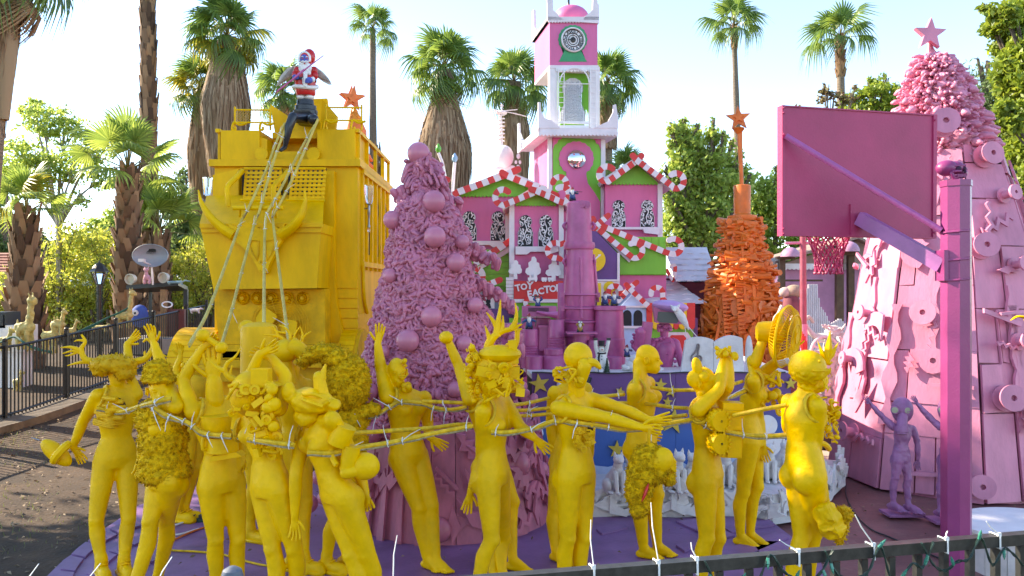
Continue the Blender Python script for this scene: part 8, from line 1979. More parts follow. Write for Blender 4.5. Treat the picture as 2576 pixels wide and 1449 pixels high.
mb = MB(); mb.ell(hh + V((.03, -.115, .08)), (.012, .008, .012)); mb.tube([hh + V((.125 * math.sin(t), -.14 * math.cos(t) * 1.0, .02)) for t in [lerp(-.2, 1.9, i / 14) for i in range(15)]], .006, 6); part('cap_seam', mb, YEL, f['o'])
for (X, Y), w_ in ((C5(360, 28), 17), (C5(284, 88), 10), (C5(408, 98), 12), (C5(376, 214), 10)):
 b = P(*C5(338, 225), 5.42); t_ = P(X, Y, 5.42); mid = b.lerp(t_, .45); l_ = (t_ - b).normalized().cross(V((0, 1, 0))); q = 5.42 / F; mb = MB(); mb.add([b - l_ * 3 * q, b + l_ * 3 * q, mid + l_ * w_ * q / 1.6, t_, mid - l_ * w_ * q / 1.6, mid + V((0, -.02, 0)), b + V((0, -.01, 0)), mid + V((0, .02, 0))], [(6, 1, 2, 5), (5, 2, 3), (6, 5, 4, 0), (5, 3, 4), (1, 0, 4, 7, 2), (7, 4, 3), (7, 3, 2)]); part('leaf_spike', mb, YEL, f['o'], smooth=False)
greeble(f, 'breast_clutter', P(*C5(345, 545), 5.5), .05, .13, 40, seed=18, size=(.012, .03), kinds='et', rz=.08); tubes(f, 'strap', [([(*C5(300, 680), -.05), (*C5(330, 690), -.02), (*C5(352, 715), .05)], .02, .02), ([C5(285, 440), C5(310, 470), C5(330, 520)], .02, .015)])
bg_ = thing('crumpled_bag', 'yellow crumpled bag with frilly ends hanging from the rightmost mannequin hand', 'bag', P(*C5(370, 1240), 5.3)); g_ = dict(d=5.3, o=bg_); e = lambda X, Y, k=0: P(*C5(X, Y), 5.3 - k)
mb = MB(); mb.ell(e(345, 1110), (.085, .09, .11), Matrix.Rotation(-.4, 3, 'Y'), 16, 12); mb.ell(e(370, 1150), (.09, .08, .09)); mb.capsule(e(330, 1060), e(345, 1110), .04, .07); x = remesh(mb, .01, 2)
for i, v in enumerate(x.v): x.v[i] = v + noise.noise_vector(v * 14) * .03 + noise.noise_vector(v * 40) * .008
part('bag_cloth', x, YEL, bg_, sharp=30)
fur(g_, 'frill', [(e(435, 1085), (.05, .05, .045)), (e(425, 1150), (.04, .04, .08)), (e(415, 1220), (.03, .035, .06))], YELD, 500, .035, 12)
# purple gas mask children in front of the pink tree
def child(key, label, dx, d, tone, lh):
 q = lambda X, Y, k=0: (*[a + b for a, b in zip(C5(X, Y), (dx, 0))], k)
 f = figure(key, label, d, q(775, 570)[:2], q(722, 590)[:2], q(835, 595)[:2], q(770, 690)[:2], q(770, 760)[:2], q(735, 880)[:2], q(805, 880)[:2], (C5(722, 1020)[0] + dx, 0.0), (C5(812, 1030)[0] + dx, -.04), sgn=1, armL=[q(640, 510)[:2], q(592, 455)[:2], q(560, 410)[:2]], armR=[q(865, 690)[:2], q(865, 780)[:2], q(862, 835)[:2]], sc=.66, bust=False, m=tone, group='purple gas mask children by the pink tree', name='child_statue', crunch=.55, vox=.009)
 c = P(*q(775, 490)[:2], d - .02); mb = MB(); mb.ell(c, (.105, .11, .135), n=20, m=14); mb.capsule(c + V((-.03, -.07, -.05)), c + V((-.06, -.11, -.17)), .05, .055); mb.lathe([(.068, 0), (.068, .06), (.06, .065), (.06, .08)], c + V((-.06, -.11, -.15)), 16, (-.1, -.2, -1)); part('gas_mask', mb, tone, f['o'])
 for o in (-.085, .02):
  mb = MB(); mb.lathe([(.042, 0), (.042, .02), (.034, .022)], c + V((o - .02, -.085 if o > -.05 else -.06, .01)), 16, (o * 6, -1, 0)); g = part('goggle_rim', mb, tone, f['o']); mb = MB(); mb.lathe([(.034, .018), (.03, .023), (.001, .025)], c + V((o - .02, -.085 if o > -.05 else -.06, .01)), 16, (o * 6, -1, 0)); part('lens', mb, mat('pale_lens', (.38, .40, .27), .15, .05), g)
 mb = MB(); mb.box(V((f['Pv'].x, f['Pv'].y, -.03)), (.36, .24, .025)); part('foot_board', mb, CH, f['o'])
CH = mat('mauve_drippy_paint', (.36, .13, .28), .45, .12, 10, .5, 60)
child('c1', 'purple gas mask child statue with one arm raised, in full view left of the post', 0, 8.25, CH, 0)
child('c2', 'purple gas mask child statue mostly hidden behind the hoop post', 118, 8.0, CH, 0)
# ---------------------------------------------------------------- hoses and cable ties
def hose(label, pts, r=.0155, rope=True, ties=(), cat='hose', name='yellow_hose', m=HOSE, group='yellow hoses tying the mannequins together', n=6):
 q = spline([P(*p) for p in pts], n); base = V(q[0])
 t = thing(name, label, cat, base, group); mb = MB(); mb.tube(q, r, 8); part('hose', mb, m, t)
 if rope: mb = MB(); mb.tube([p + V((.004 * math.sin(i), -.007, -.017 + .003 * math.sin(i * .7))) for i, p in enumerate(q)], .0075, 6); part('rope', mb, ROPE, t)
 for i, (u, an, L) in enumerate(ties):
  k = min(len(q) - 2, int(u * (len(q) - 1))); p = q[k]; d_ = (q[k + 1] - p).normalized(); s1 = d_.cross(V((0, 1, 0))).normalized(); mb = MB()
  mb.tube([p + (s1 * math.cos(a) + V((0, 1, 0)) * math.sin(a)) * (r + .009) - UP * .006 for a in [j * 6.283 / 10 for j in range(10)]], .0035, 5, closed=True)
  e_ = V((math.sin(an), -.25, math.cos(an))); p0 = p + V((0, -r - .008, 0)); mb.tube([p0, p0 + e_ * L * .5, p0 + e_ * L + V((.01, 0, -.008))], [.0035, .0032, .0015], 5); mb.box(p0, (.011, .009, .011)); part('cable_tie', mb, TIE, t)
 return t
def dtab(tab, pts):
 out = []
 for x, y in pts:
  for (a, b), (c, e_) in zip(tab, tab[1:]):
   if x <= c: break
  out.append((x, y, lerp(b, e_, max(0, min(1, (x - a) / (c - a))))))
 return out
D1 = [(200, 6.4), (300, 6.4), (372, 5.6), (490, 5.56), (600, 5.5), (620, 5.2), (771, 5.08), (900, 5.25), (1188, 5.72), (1240, 5.66), (1400, 5.62), (1441, 5.55), (1577, 5.6), (1747, 5.88), (1791, 5.82), (1869, 5.75), (2030, 5.42)]
tt = lambda *us: [(u, R.choice((-.25, .2, .9, -1.0, 2.7, 3.4, .1, -2.7)), R.uniform(.07, .16)) for u in us]
hose('front yellow hose run across the left half of the procession', dtab(D1, [C1(560, 480), C1(690, 500), C1(850, 455), C1(990, 425)]) , ties=tt(.2, .45, .8))
hose('lower yellow hose dipping from the shaggy vest to the pot chested and gas mask mannequins', dtab(D1, [C1(850, 450), C1(960, 520), C1(1080, 560), C2(170, 625), C2(330, 638)]), ties=tt(.12, .3, .48, .6, .82, .95))
hose('yellow hose from the gas mask mannequin to the leaning one', dtab(D1, [C2(330, 585), C2(370, 640), C2(520, 672), C2(690, 693)]), ties=tt(.45, .6, .95))
hose('longest front hose from the leaning mannequin to the central antlered one', dtab(D1, [C2(765, 735), C2(900, 738), C2(1040, 710), C2(1230, 680), C3(150, 655), C3(300, 622), C3(510, 582)]), ties=tt(.33, .5, .62, .98))
hose('upper front hose parallel to the longest one before the foam tree', dtab([(880, 5.5), (1190, 5.95)], [C2(1020, 625), C2(1250, 610), C2(1478, 595), C3(400, 578), C3(500, 572)]), rope=False)
hose('front hose from the central antlered mannequin to the ball headed one', dtab(D1, [C3(620, 615), C3(700, 620), C3(850, 598), C3(990, 553), C3(1090, 560)]), ties=tt(.1, .5, .78))
hose('front hose under the outstretched arms to the truck chested mannequin', dtab(D1, [C3(1080, 560), C3(1270, 582), C4(300, 602), C4(520, 572), C4(690, 540)]), ties=tt(.05, .3, .7))
hose('front hose from the truck chested mannequin to the rightmost one', dtab(D1, [C4(690, 540), C4(790, 590), C4(970, 630), C4(1100, 640), C4(1230, 632), C4(1340, 610)]), ties=tt(.15, .42, .62, .84))
D3 = [(780, 6.3), (980, 6.45), (1084, 6.5), (1190, 6.45)]
hose('rear hose past the shaggy hood and the waving bald mannequin', dtab(D3, [C2(880, 455), C2(960, 490), C2(1040, 512), C2(1150, 522), C2(1240, 470), C2(1310, 442), C2(1440, 450)]), ties=tt(.35, .55, .68, .85))
hose('rear hose sagging between the waving mannequin and the stump arm', dtab(D3, [C3(220, 450), C3(300, 478), C3(390, 488), C3(480, 470)]), ties=tt(.3, .6)); hose('straight upper rear hose toward the stump arm', dtab(D3, [C3(220, 440), C3(340, 445), C3(470, 450)]), rope=False, ties=tt(.5))
D4 = [(1260, 6.4), (1380, 6.75), (1480, 6.8), (1573, 6.55), (1640, 6.6), (1747, 6.2), (1800, 6.3), (1870, 6.95)]
hose('highest rear hose between the central mannequin and the figure behind the ball head', dtab(D4, [C3(690, 468), C3(820, 452), C3(950, 422)]), rope=False, ties=tt(.6)); hose('middle rear hose between the central mannequin and the figure behind the ball head', dtab(D4, [C3(695, 490), C3(820, 492), C3(950, 480)]), rope=False, ties=tt(.2, .62)); hose('low rear hose ending under the ball headed mannequin shoulder', dtab(D4, [C3(715, 525), C3(850, 522), C3(975, 510)]), rope=False, ties=tt(.5))
hose('hose from behind the ball head to the profile male shoulder', dtab(D4, [C4(75, 412), C4(180, 410), C4(285, 400)]), rope=False, ties=tt(.1, .9)); hose('lower hose crossing the chest of the profile male', dtab(D4, [C4(100, 450), C4(250, 450), C4(390, 452), C4(560, 475), C4(650, 480)]), rope=False, ties=tt(.75))
hose('hose from the profile male chin level to the petal eared mannequin', dtab(D4, [C4(440, 360), C4(560, 375), C4(695, 375)]), rope=False, ties=tt(.5)); hose('hose behind the folded arms to the fan carrier', dtab(D4, [C4(840, 432), C4(900, 410), C4(990, 378)]), ties=tt(.4)); hose('short high hose above the folded arms to the fan carrier', dtab(D4, [C4(880, 352), C4(965, 325)]), rope=False)
hose('hose at the profile male waist running to the truck chest', [(*C4(310, 545), 6.4), (*C4(480, 540), 6.3), (*C4(645, 520), 6.1)], rope=False); hose('hose from the toy truck to the nape of the rightmost mannequin', [(*C4(915, 522), 5.75), (*C4(1060, 492), 5.6), (*C4(1220, 462), 5.5)], rope=False)
for nm, k, w_ in (('the far left mannequin', 'm1', 'sl'), ('the pot chested mannequin', 'm3', 'sl'), ('the gas mask mannequin', 'm4', 'sl'), ('the leaning mannequin', 'm5', 'sl'), ('the waving bald mannequin', 'm7', 'sl'), ('the central antlered mannequin', 'm8', 'sl'), ('the stump armed mannequin', 'm8b', 'sl'), ('the ball headed mannequin', 'm9', 'sl'), ('the profile male', 'm10', 'sl'), ('the truck chested mannequin', 'm11', 'sl'), ('the fan carrier', 'm12', 'sl'), ('the rightmost mannequin', 'm13', 'sr')):
 f = FIG[k]; c = f[w_] + (f['S'] - f[w_]) * .22 - UP * .012; oo = (f[w_] - f['S']).normalized(); q = [c + f['fr'] * .073 * math.cos(a) + UP * .088 * math.sin(a) + oo * .035 * math.sin(-a) for a in [i * 6.283 / 24 for i in range(24)]]; mb = MB(); mb.tube(q, .012, 7, closed=True); mb.tube([c + (p - c) * 1.0 - oo * .016 for p in q], .006, 5, closed=True); solo('shoulder_loop', mb, HOSE, 'yellow hose loop round the shoulder of ' + nm, 'hose loop', group='hose loops round mannequin shoulders')
# reins from the procession up over the sleigh front to Santa
RG = 'reins running from the mannequins up to Santa'
for lb, pts in (('leftmost rein, slanting farthest left down to the raised rattle', [(477, 867, 6.2), (530, 767, 7.6), (603, 567, 9.72), (622, 530, 9.78), (644, 484, 9.9), (674, 417, 10.15), (694, 360, 10.3), (717, 310, 10.4)]), ('second rein from the left, ending behind the hand head', [(547, 904, 6.9), (584, 777, 8.0), (607, 687, 8.8), (640, 563, 9.7), (653, 530, 9.78), (673, 457, 9.95), (697, 380, 10.25), (724, 310, 10.4)]), ('third rein, hanging almost straight down over the skull nose', [(664, 832, 7.2), (665, 640, 9.2), (668, 553, 9.72), (677, 527, 9.78), (705, 478, 9.9), (753, 383, 10.25), (793, 313, 10.4)]), ('rightmost rein, running right behind the bird skull head', [(734, 907, 7.0), (717, 790, 8.2), (688, 567, 9.7), (688, 540, 9.78), (707, 507, 9.85), (740, 440, 10.0), (800, 300, 10.45)])):
 hose(lb, pts, .0165, True, tt(.15, .3, .45, .62, .75, .86, .93), 'rein', 'rein', mat('faded_yellow_hose', (.64, .46, .09), .6, .15), RG)
# ---------------------------------------------------------------- iron fence on its kerb, left
def CL(X, Y): return (X / 3.544, 660.4 + Y / 3.544)
FX = -8.05
fz = lambda y: gh(FX, y) + .06
fn = thing('iron_fence', 'dark iron picket fence on a concrete kerb along the left bank', 'fence', V((FX, 15.5, fz(15.5))))
for h in (1.18, .10): mb = MB(); mb.tube([V((FX, y, fz(y) + h)) for y in range(9, 22)], .022, 4); part('fence_rail', mb, STEELB, fn)
mb = MB(); mb.box((0, 0, .57), (.018, .018, 1.18)); pk = mesh_of('picket', mb, STEELB, False)
for i in range(120): y = 9.1 + i * .1; inst('picket', pk, fn, V((0, y - 15.5, fz(y) - fz(15.5))))
for y in (10.9, 12.65, 14.4, 16.2, 17.9, 19.7, 21):
 mb = MB(); mb.box((FX, y, fz(y) + .6), (.06, .06, 1.34)); mb.ell((FX, y, fz(y) + 1.29), (.04, .04, .03)); part('fence_post', mb, STEELB, fn)
mb = MB(); n = 14; A = [V((-7.62 - .1 * 0, 8.5 + i, gh(-7.7, 8.5 + i) + .10)) for i in range(n)]
for i in range(n - 1): mb.beam(A[i] + V((-.30, 0, -.12)), A[i + 1] + V((-.30, 0, -.12)), .62, .26)
o = bpy.data.objects.new('kerb', mesh_of('kerb', mb, CONC, False)); COL.objects.link(o); props(o, kind='structure')
# wooden boundary fence, roof and wall behind the hedge
bf = thing('board_fence', 'brown wooden board fence in the gloom behind the hedge', 'fence', V((-12, 25, gh(-12, 25))))
for i in range(70):
 x = -19.5 + i * .19; mb = MB(); z = gh(x, 25); mb.box((x, 25, z + .8), (.175, .03, 1.6 + .04 * (i % 3))); part('board', mb, WOODP, bf, smooth=False)
hs_ = thing('house', 'pale house with red tiled roof peeping in at the left edge', 'house', V((-21.5, 30, gh(-21, 30)))); mb = MB(); mb.box((-22.3, 31, 1.2), (6, 4, 3.0)); part('wall', mb, mat('pale_stucco', (.55, .42, .33), .8), hs_)
for i in range(9): mb = MB(); mb.prism([V((-25.5, 29 + i * .3, 2.62 + i * .12)), V((-18.75, 29 + i * .3, 2.62 + i * .12)), V((-18.75, 29.34 + i * .3, 2.68 + i * .12)), V((-25.5, 29.34 + i * .3, 2.68 + i * .12))], (0, 0, .06)); part('tile_row', mb, mat('red_roof_tile', (.42, .17, .11), .8, .2) if i == 0 else bpy.data.materials['red_roof_tile'], hs_)
# lamp post
d = 17.6; q = d / F; lp_ = thing('lamp_post', 'black lantern lamp post wrapped in green garland behind the fence', 'street lamp', V((P(250, 0, d).x, d, gh(-9, d)))); L_ = lambda x, y, k=0: P(x, y, d - k)
mb = MB(); z0 = lp_.location.z; mb.tube([V((L_(250, 0).x, d, z0)), L_(250, 716)], 6.5 * q, 10); part('post', mb, STEELB, lp_)
mb = MB(); rr = random.Random(3)
for i in range(900): z = rr.uniform(z0 + .5, L_(250, 722).z); a = rr.uniform(0, 6.28); p = V((L_(250, 0).x + 7 * q * math.cos(a), d + 7 * q * math.sin(a), z)); dv = V((math.cos(a) + rr.uniform(-.5, .5), math.sin(a), rr.uniform(-.6, .6))) * .04; s = V((0, 0, .005)); mb.add([p - s, p + s, p + dv], [(0, 1, 2)])
part('garland', mb, FIR, lp_, kind='stuff')
mb = MB(); mb.loft([[L_(250, y) + V((r * q * math.cos(a), r * q * math.sin(a), 0)) for a in [math.pi / 6 + k * math.pi / 3 for k in range(6)]] for y, r in ((684, 22), (682, 22), (664, 9), (660, 2), (655, 1))]); part('lantern_roof', mb, STEELB, lp_)
mb = MB()
for k in range(6): a = math.pi / 6 + k * math.pi / 3; e = V((math.cos(a), math.sin(a), 0)); mb.beam(L_(250, 684) + e * 19 * q, L_(250, 716) + e * 8 * q, .02, .02)
part('lantern_frame', mb, STEELB, lp_)
mb = MB(); mb.loft([[L_(250, y) + V((r * q * math.cos(a), r * q * math.sin(a), 0)) for a in [math.pi / 6 + k * math.pi / 3 for k in range(6)]] for y, r in ((714, 7), (686, 16))]); part('lantern_glass', mb, GLASS, lp_)
# toy covered cart
d = 19.3; q = d / F; ca = thing('toy_cart', 'timber framed cart with dark roof, lamps and dash behind the iron fence', 'cart', V((P(400, 0, d).x, d, gh(-9, d)))); K = lambda X, Y, k=0: P(*CL(X, Y), d - k); cz = ca.location.z
mb = MB(); mb.prism([K(1125, 240, .2), K(1590, 205, .2), K(1675, 250, -1.2), K(1250, 270, -1.2)], (0, 0, .10)); part('roof', mb, BLACKG, ca)
for X0, X1, k, dp in ((1140, 1188, .1, .12), (1437, 1484, .1, .12), (1640, 1675, -.8, .08), (1330, 1352, -1, .06)): mb = MB(); a, b = K(X0, 240, k), K(X1, 560, k); mb.box(((a.x + b.x) / 2, a.y, (a.z + cz + .3) / 2), (b.x - a.x, dp, a.z - cz - .3)); part('timber_post', mb, WOODP if dp > .1 else BLACKG, ca)
mb = MB(); a, b = K(1495, 415, .0), K(1650, 560, .0); mb.box(((a.x + b.x) / 2, a.y - .0, (a.z + cz) / 2 + .1), (b.x - a.x, .1, a.z - cz - .2)); part('maroon_dash', mb, mat('maroon_leatherette', (.16, .04, .035), .5), ca)
mb = MB(); a, b = K(1140, 555, .3), K(1800, 640, .3); mb.box(((a.x + b.x) / 2, d - .2, cz + .45), (b.x - a.x, 1.6, .35)); part('body', mb, mat('faded_cart_body', (.30, .27, .25), .6), ca)
mb = MB(); mb.tube([K(1490 + 45 * math.cos(t), 375 + 25 * math.sin(t), .3 + .08 * math.sin(t)) for t in [i * 6.283 / 20 for i in range(20)]], .018, 6, closed=True); part('steering_wheel', mb, WHITE, ca)
for X in (1240, 1740):
 mb = MB(); c = V((K(X, 0).x, d - .9, cz + .22)); mb.lathe([(.12, -.09), (.24, -.08), (.24, .08), (.12, .09)], c, 20, (0, -1, 0)); part('wheel', mb, BLACK, ca)
for X, Y in ((1160, 148), (1455, 135)): mb = MB(); c = K(X, Y, .2); mb.lathe([(.10, -.12), (.13, 0), (.13, .03), (.11, .03), (.09, -.04)], c, 20, (-.2, -1, -.1)); mb.tube([c + V((0, .05, -.1)), c + V((0, .08, -.22))], .02, 6); part('spot_lamp', mb, mat('cream_lamp', (.62, .58, .48), .4) if X == 1160 else bpy.data.materials['cream_lamp'], ca)
sd = P(378, 643, 19); st_d = thing('satellite_dish', 'grey oval satellite dish lettered in black over the cart roof', 'satellite dish', V((sd.x, 19, K(1300, 200).z))); q = 19 / F
mb = MB(); rows = []
for i in range(7): rows.append([sd + V((45 * q * i / 6 * math.cos(t), -.16 * (1 - (i / 6) ** 2) * -1, 28.5 * q * i / 6 * math.sin(t))) if i else sd + V((.001 * math.cos(t), .16, .001 * math.sin(t))) for t in [k * 6.283 / 32 for k in range(32)]])
mb.loft(rows[:]); mb.f = mb.f[:-1]; part('dish', mb, mat('dish_grey', (.30, .31, .36), .45, .05), st_d, sharp=0)
mb = MB(); mb.tube([sd + V((45 * q * math.cos(t), 0, 28.5 * q * math.sin(t))) for t in [k * 6.283 / 40 for k in range(40)]], .012, 6, closed=True); part('dish_rim', mb, GREYM, st_d)
DP = Plane(378, 19, 0)
text_part('DIRECTV', DP, 380, 636.5, 4.2, -.10, BLACKG, st_d, name='lettering', depth=.002, bold=.012)
mb = MB(); mb.panel(DP, [(369, 620), (384, 620), (378, 627), (391, 621), (392, 633.5), (384, 633.5), (369, 633.5), (375, 628)], .004, -.095); part('logo_block', mb, BLACK, st_d)
mb = MB(); mb.tube([sd + V((-.05, -.2, -.16)), sd + V((-.02, .12, -.22)), V((sd.x + .02, 19.1, K(1300, 200).z))], .022, 8); mb.box(sd + V((-.08, -.25, -.12)), (.13, .12, .07)); part('feed_arm', mb, WHITE, st_d)
# painted toys
CREAM = mat('cream_yellow_toy_paint', (.58, .46, .16), .6, .2, 14, .5, 50, dirt=.4, dirtcol=(.3, .22, .06)); TW_ = mat('toy_white_plush', (.66, .60, .60), .8, .1); TPK = mat('toy_pink_plush', (.66, .34, .40), .8, .1); TBL = mat('toy_blue_plush', (.05, .10, .36), .8, .1)
def toy(label, x, y, d, L, H, m=CREAM, neck=.3, rz=0, cat='toy animal', leg=.5, name='toy_animal', grp='painted toy animals strung along the fence'):
 q = d / F; b = P(x, y, d); t = thing(name, label, cat, b, grp); L *= q; H *= q; mb = MB(); zb = H * leg; Rz = Matrix.Rotation(rz, 3, 'Z'); Q = lambda X, Y, Z: b + Rz @ V((X, Y, Z))
 mb.capsule(Q(-L * .25, 0, zb + H * .15), Q(L * .25, 0, zb + H * .17), H * .17, H * .17); hz = zb + H * (.2 + neck); mb.capsule(Q(L * .28, 0, zb + H * .2), Q(L * .42, 0, hz), H * .11, H * .08); mb.ell(Q(L * .47, 0, hz + H * .03), (H * .15, H * .11, H * .11)); mb.capsule(Q(L * .5, 0, hz + H * .02), Q(L * .64, 0, hz - H * .03), H * .08, H * .06)
 for s in (-1, 1):
  mb.capsule(Q(L * .42, s * H * .07, hz + H * .1), Q(L * .38, s * H * .1, hz + H * .24), H * .04, H * .02, 6)
  for e in (-.27, .27): mb.capsule(Q(L * e, s * H * .1, zb + H * .1), Q(L * (e + .04), s * H * .12, .02), H * .07, H * .06, 8)
 mb.tube([Q(-L * .32, 0, zb + H * .2), Q(-L * .45, 0, zb + H * .4)], [H * .05, H * .02], 6); x_ = remesh(mb, max(.012, H * .02), 2)
 for i, v in enumerate(x_.v): x_.v[i] = v + noise.noise_vector(v * 14) * H * .03
 part('toy_body', x_, m, t, sharp=0); return t
for lb, x, y, L, H, nk, lg_ in (('cream yellow long necked toy rearing highest beside the cart', 312, 826, 46, 62, .85, .35), ('cream yellow toy lamb lying left of the long necked one', 250, 836, 52, 34, .1, .2), ('cream yellow toy with a raised arm directly over the fence post', 175, 850, 40, 40, .5, .3), ('cream yellow toy nearest the gap under the lamp post', 145, 848, 36, 56, .5, .4), ('tall cream yellow toy with splayed antlers at the far left', 62, 880, 40, 90, .7, .45), ('cream yellow toy at the left edge by the white box', 10, 885, 40, 52, .4, .4), ('cream yellow toy standing low behind the pickets', 125, 890, 42, 70, .4, .5), ('cream yellow small toy seated in the dirt behind the pickets', 45, 985, 22, 46, .4, .4)): toy(lb, x, y, 17.2 if x > 150 else 15.6, L, H, neck=nk, leg=lg_)
toy('white plush pig on the cart bonnet at its right end', 490, 790, 18.6, 34, 24, TW_, .1, leg=.25, name='plush_toy', grp='plush toys on the cart'); toy('pink eared plush rabbit seated on the cart roof under the dish', 370, 714, 18.9, 26, 46, TPK, .35, rz=-1.3, leg=.2, name='plush_toy', grp='plush toys on the cart'); toy('pale blue plush heap on the right of the cart roof', 440, 718, 19, 60, 22, mat('toy_pale_blue', (.24, .40, .46), .8, .2), .1, leg=.2, name='plush_toy', grp='plush toys on the cart')
bm = thing('plush_toy', 'round blue toy with one ringed white eye at the cart front', 'plush toy', P(352, 812, 18.8), 'plush toys on the cart'); c = P(352, 792, 18.8); mb = MB(); mb.capsule(c + V((0, 0, -.1)), c + V((0, 0, .06)), .2, .18, 14); part('plush_body', mb, TBL, bm); mb = MB(); mb.lathe([(.07, .17), (.07, .2), (.045, .21)], c + V((-.02, 0, .05)), 16, (0, -1, 0)); part('eye_ring', mb, TW_, bm); mb = MB(); mb.ell(c + V((-.02, -.2, .05)), .03); part('pupil', mb, BLACK, bm)
for nm, lb, x, y, w_, h, d_, m in (('white_cabinet', 'white painted cabinet at the left edge behind the fence', 32, 850, 90, 66, 16.2, WHITE), ('old_monitor', 'black old monitor on the white cabinet at the left edge', 14, 804, 38, 40, 16.2, BLACKG)):
 mb = MB(); q = d_ / F; c = P(x, y, d_); mb.box(c, (w_ * q, .5, h * q)); mb.box(c + V((0, -.26, 0)), (w_ * q * .8, .03, h * q * .7)); mb.box(c + V((0, 0, -h * q / 2 - .4)), (w_ * q * .8, .4, .8)) if h > 50 else None; solo(nm, mb, m, lb, nm.split('_')[1])
for lb, pts in (('green cord garland slung over the toy animals on the right', [(330, 770, 17.2), (305, 785, 17.1), (270, 800, 17), (225, 825, 16.8), (172, 842, 16.2)]), ('green cord garland slung over the toys at the far left', [(0, 862, 15.5), (35, 848, 15.5), (60, 862, 15.4), (90, 875, 15.4), (130, 888, 15.4)])):
 mb = MB();
 for k in range(2): mb.tube(spline([P(x, y + 4 * k * math.sin(x), d_) for x, y, d_ in pts], 6), .018, 6)
 solo('cord_garland', mb, mat('green_cord', (.02, .12, .08), .5), lb, 'garland', smooth=True)
# ---------------------------------------------------------------- white helicopter sculpture and bulbs on sticks
d = 15.6; q = d / F; hc_ = thing('helicopter_sculpture', 'white toy helicopter sculpture on a coil above the left gable', 'sculpture', P(1262, 440, d)); Hh = lambda x, y, k=0: P(x, y, d - k)
mb = MB(); mb.ell(Hh(1268, 395), (24 * q, 26 * q, 30 * q), n=18, m=12); mb.capsule(Hh(1250, 425), Hh(1290, 422), 8 * q, 6 * q); part('cabin', mb, WHITEP, hc_)
mb = MB(); mb.tube([Hh(1262 + 7 * math.cos(i * .6), 355 - i * .9) + V((0, 7 * q * math.sin(i * .6), 0)) for i in range(76)], 1.6 * q, 6); mb.tube([Hh(1262, 370), Hh(1258, 285)], 4 * q, 8); part('coil_mast', mb, WHITEP, hc_)
mb = MB(); mb.ell(Hh(1262, 284), (14 * q, 14 * q, 6 * q)); mb.tube([Hh(1262, 280), Hh(1262, 262)], 2.5 * q, 6); mb.tube([Hh(1258, 266), Hh(1267, 266)], 1.5 * q, 5); part('rotor_hub', mb, WHITEP, hc_)
for x, y, k in ((1222, 283, .2), (1324, 293, .1), (1300, 276, -.4), (1238, 276, -.3)): mb = MB(); mb.tube([Hh(1262, 279), Hh(lerp(1262, x, .5), lerp(279, y, .45), k / 2), Hh(x, y, k)], [3 * q, 4 * q, 3.5 * q], 6, flat=.3); part('rotor_blade', mb, WHITEP, hc_)
for x, y, r in ((1304, 393, 7), (1298, 408, 5), (1308, 408, 5), (1303, 420, 6)): mb = MB(); mb.ell(Hh(x, y), (r * .7 * q, r * .3 * q, r * q)); part('tail_petal', mb, WHITE, hc_)
for c_, x, y, x2, lb in (((.10, .42, .05), 1103, 373, 1129, 'green'), ((.25, .45, .62), 1144, 397, 1138, 'pale blue')):
 b = thing('stick_bulb', lb + ' giant bulb on a white stick above the left eave of the toy factory', 'light bulb', P(x2, 490, 15)); mb = MB(); mb.tube([P(x2, 490, 15), P(lerp(x, x2, .35), y + 35, 15), P(x, y + 12, 15)], .03, 8); part('stick', mb, WHITE, b); mb = MB(); c = P(x, y + 10, 15); mb.lathe([(.03, 0), (.055, .04), (.05, .09), (.02, .15), (.001, .17)], c, 12); part('bulb', mb, mat(lb.replace(' ', '_') + '_bulb', c_, .25), b)
# ---------------------------------------------------------------- front railing with cable ties and string lights
RA, RB = P(1230, 1452, 2.77), P(2576, 1342, 3.26); ru = (RB - RA); ru.z = 0; Lr = ru.length; ru.normalize(); RZ = 1.30
rpt = lambda s, z=RZ, o=0: V((RA.x, RA.y, 0)) + ru * s + V((ru.y, -ru.x, 0)) * o + V((0, 0, z))
def rs(x):
 """run along the rail at pixel column x"""
 t = (x - CX) / F; return (RA.x - t * RA.y) / (t * ru.y - ru.x)
rl = thing('front_railing', 'grey metal railing running across the bottom right corner', 'railing', rpt(Lr, GZ))
mb = MB(); mb.beam(rpt(-2.6, RZ - .022), rpt(Lr + 1.2, RZ - .022), .044, .044); part('top_rail', mb, RAILM, rl, smooth=False)
mb = MB(); mb.beam(rpt(-2.6, .1), rpt(Lr + 1.2, .1), .03, .03); part('bottom_rail', mb, RAILM, rl, smooth=False)
mb = MB(); mb.box((0, 0, 0), (.026, .026, RZ - .05 - GZ)); pkm = mesh_of('picket', mb, RAILM, False)
s0 = rs(2189 + 0)
for i in range(-30, 14):
 s = rs(2240) + i * .122
 if -2.6 < s < Lr + 1.2: inst('picket', pkm, rl, rpt(s, (RZ - .05 + GZ) / 2) - rpt(Lr, GZ), (0, 0, math.atan2(ru.y, ru.x)))
cpm = P(584, 1450, 2.45); mb = MB(); mb.lathe([(.028, -1.2), (.028, -.03), (.033, -.02), (.034, .0), (.028, .02), (.012, .03), (.001, .031)], cpm, 16); part('post_cap', mb, mat('slate_grey_cap', (.09, .11, .15), .5), rl)
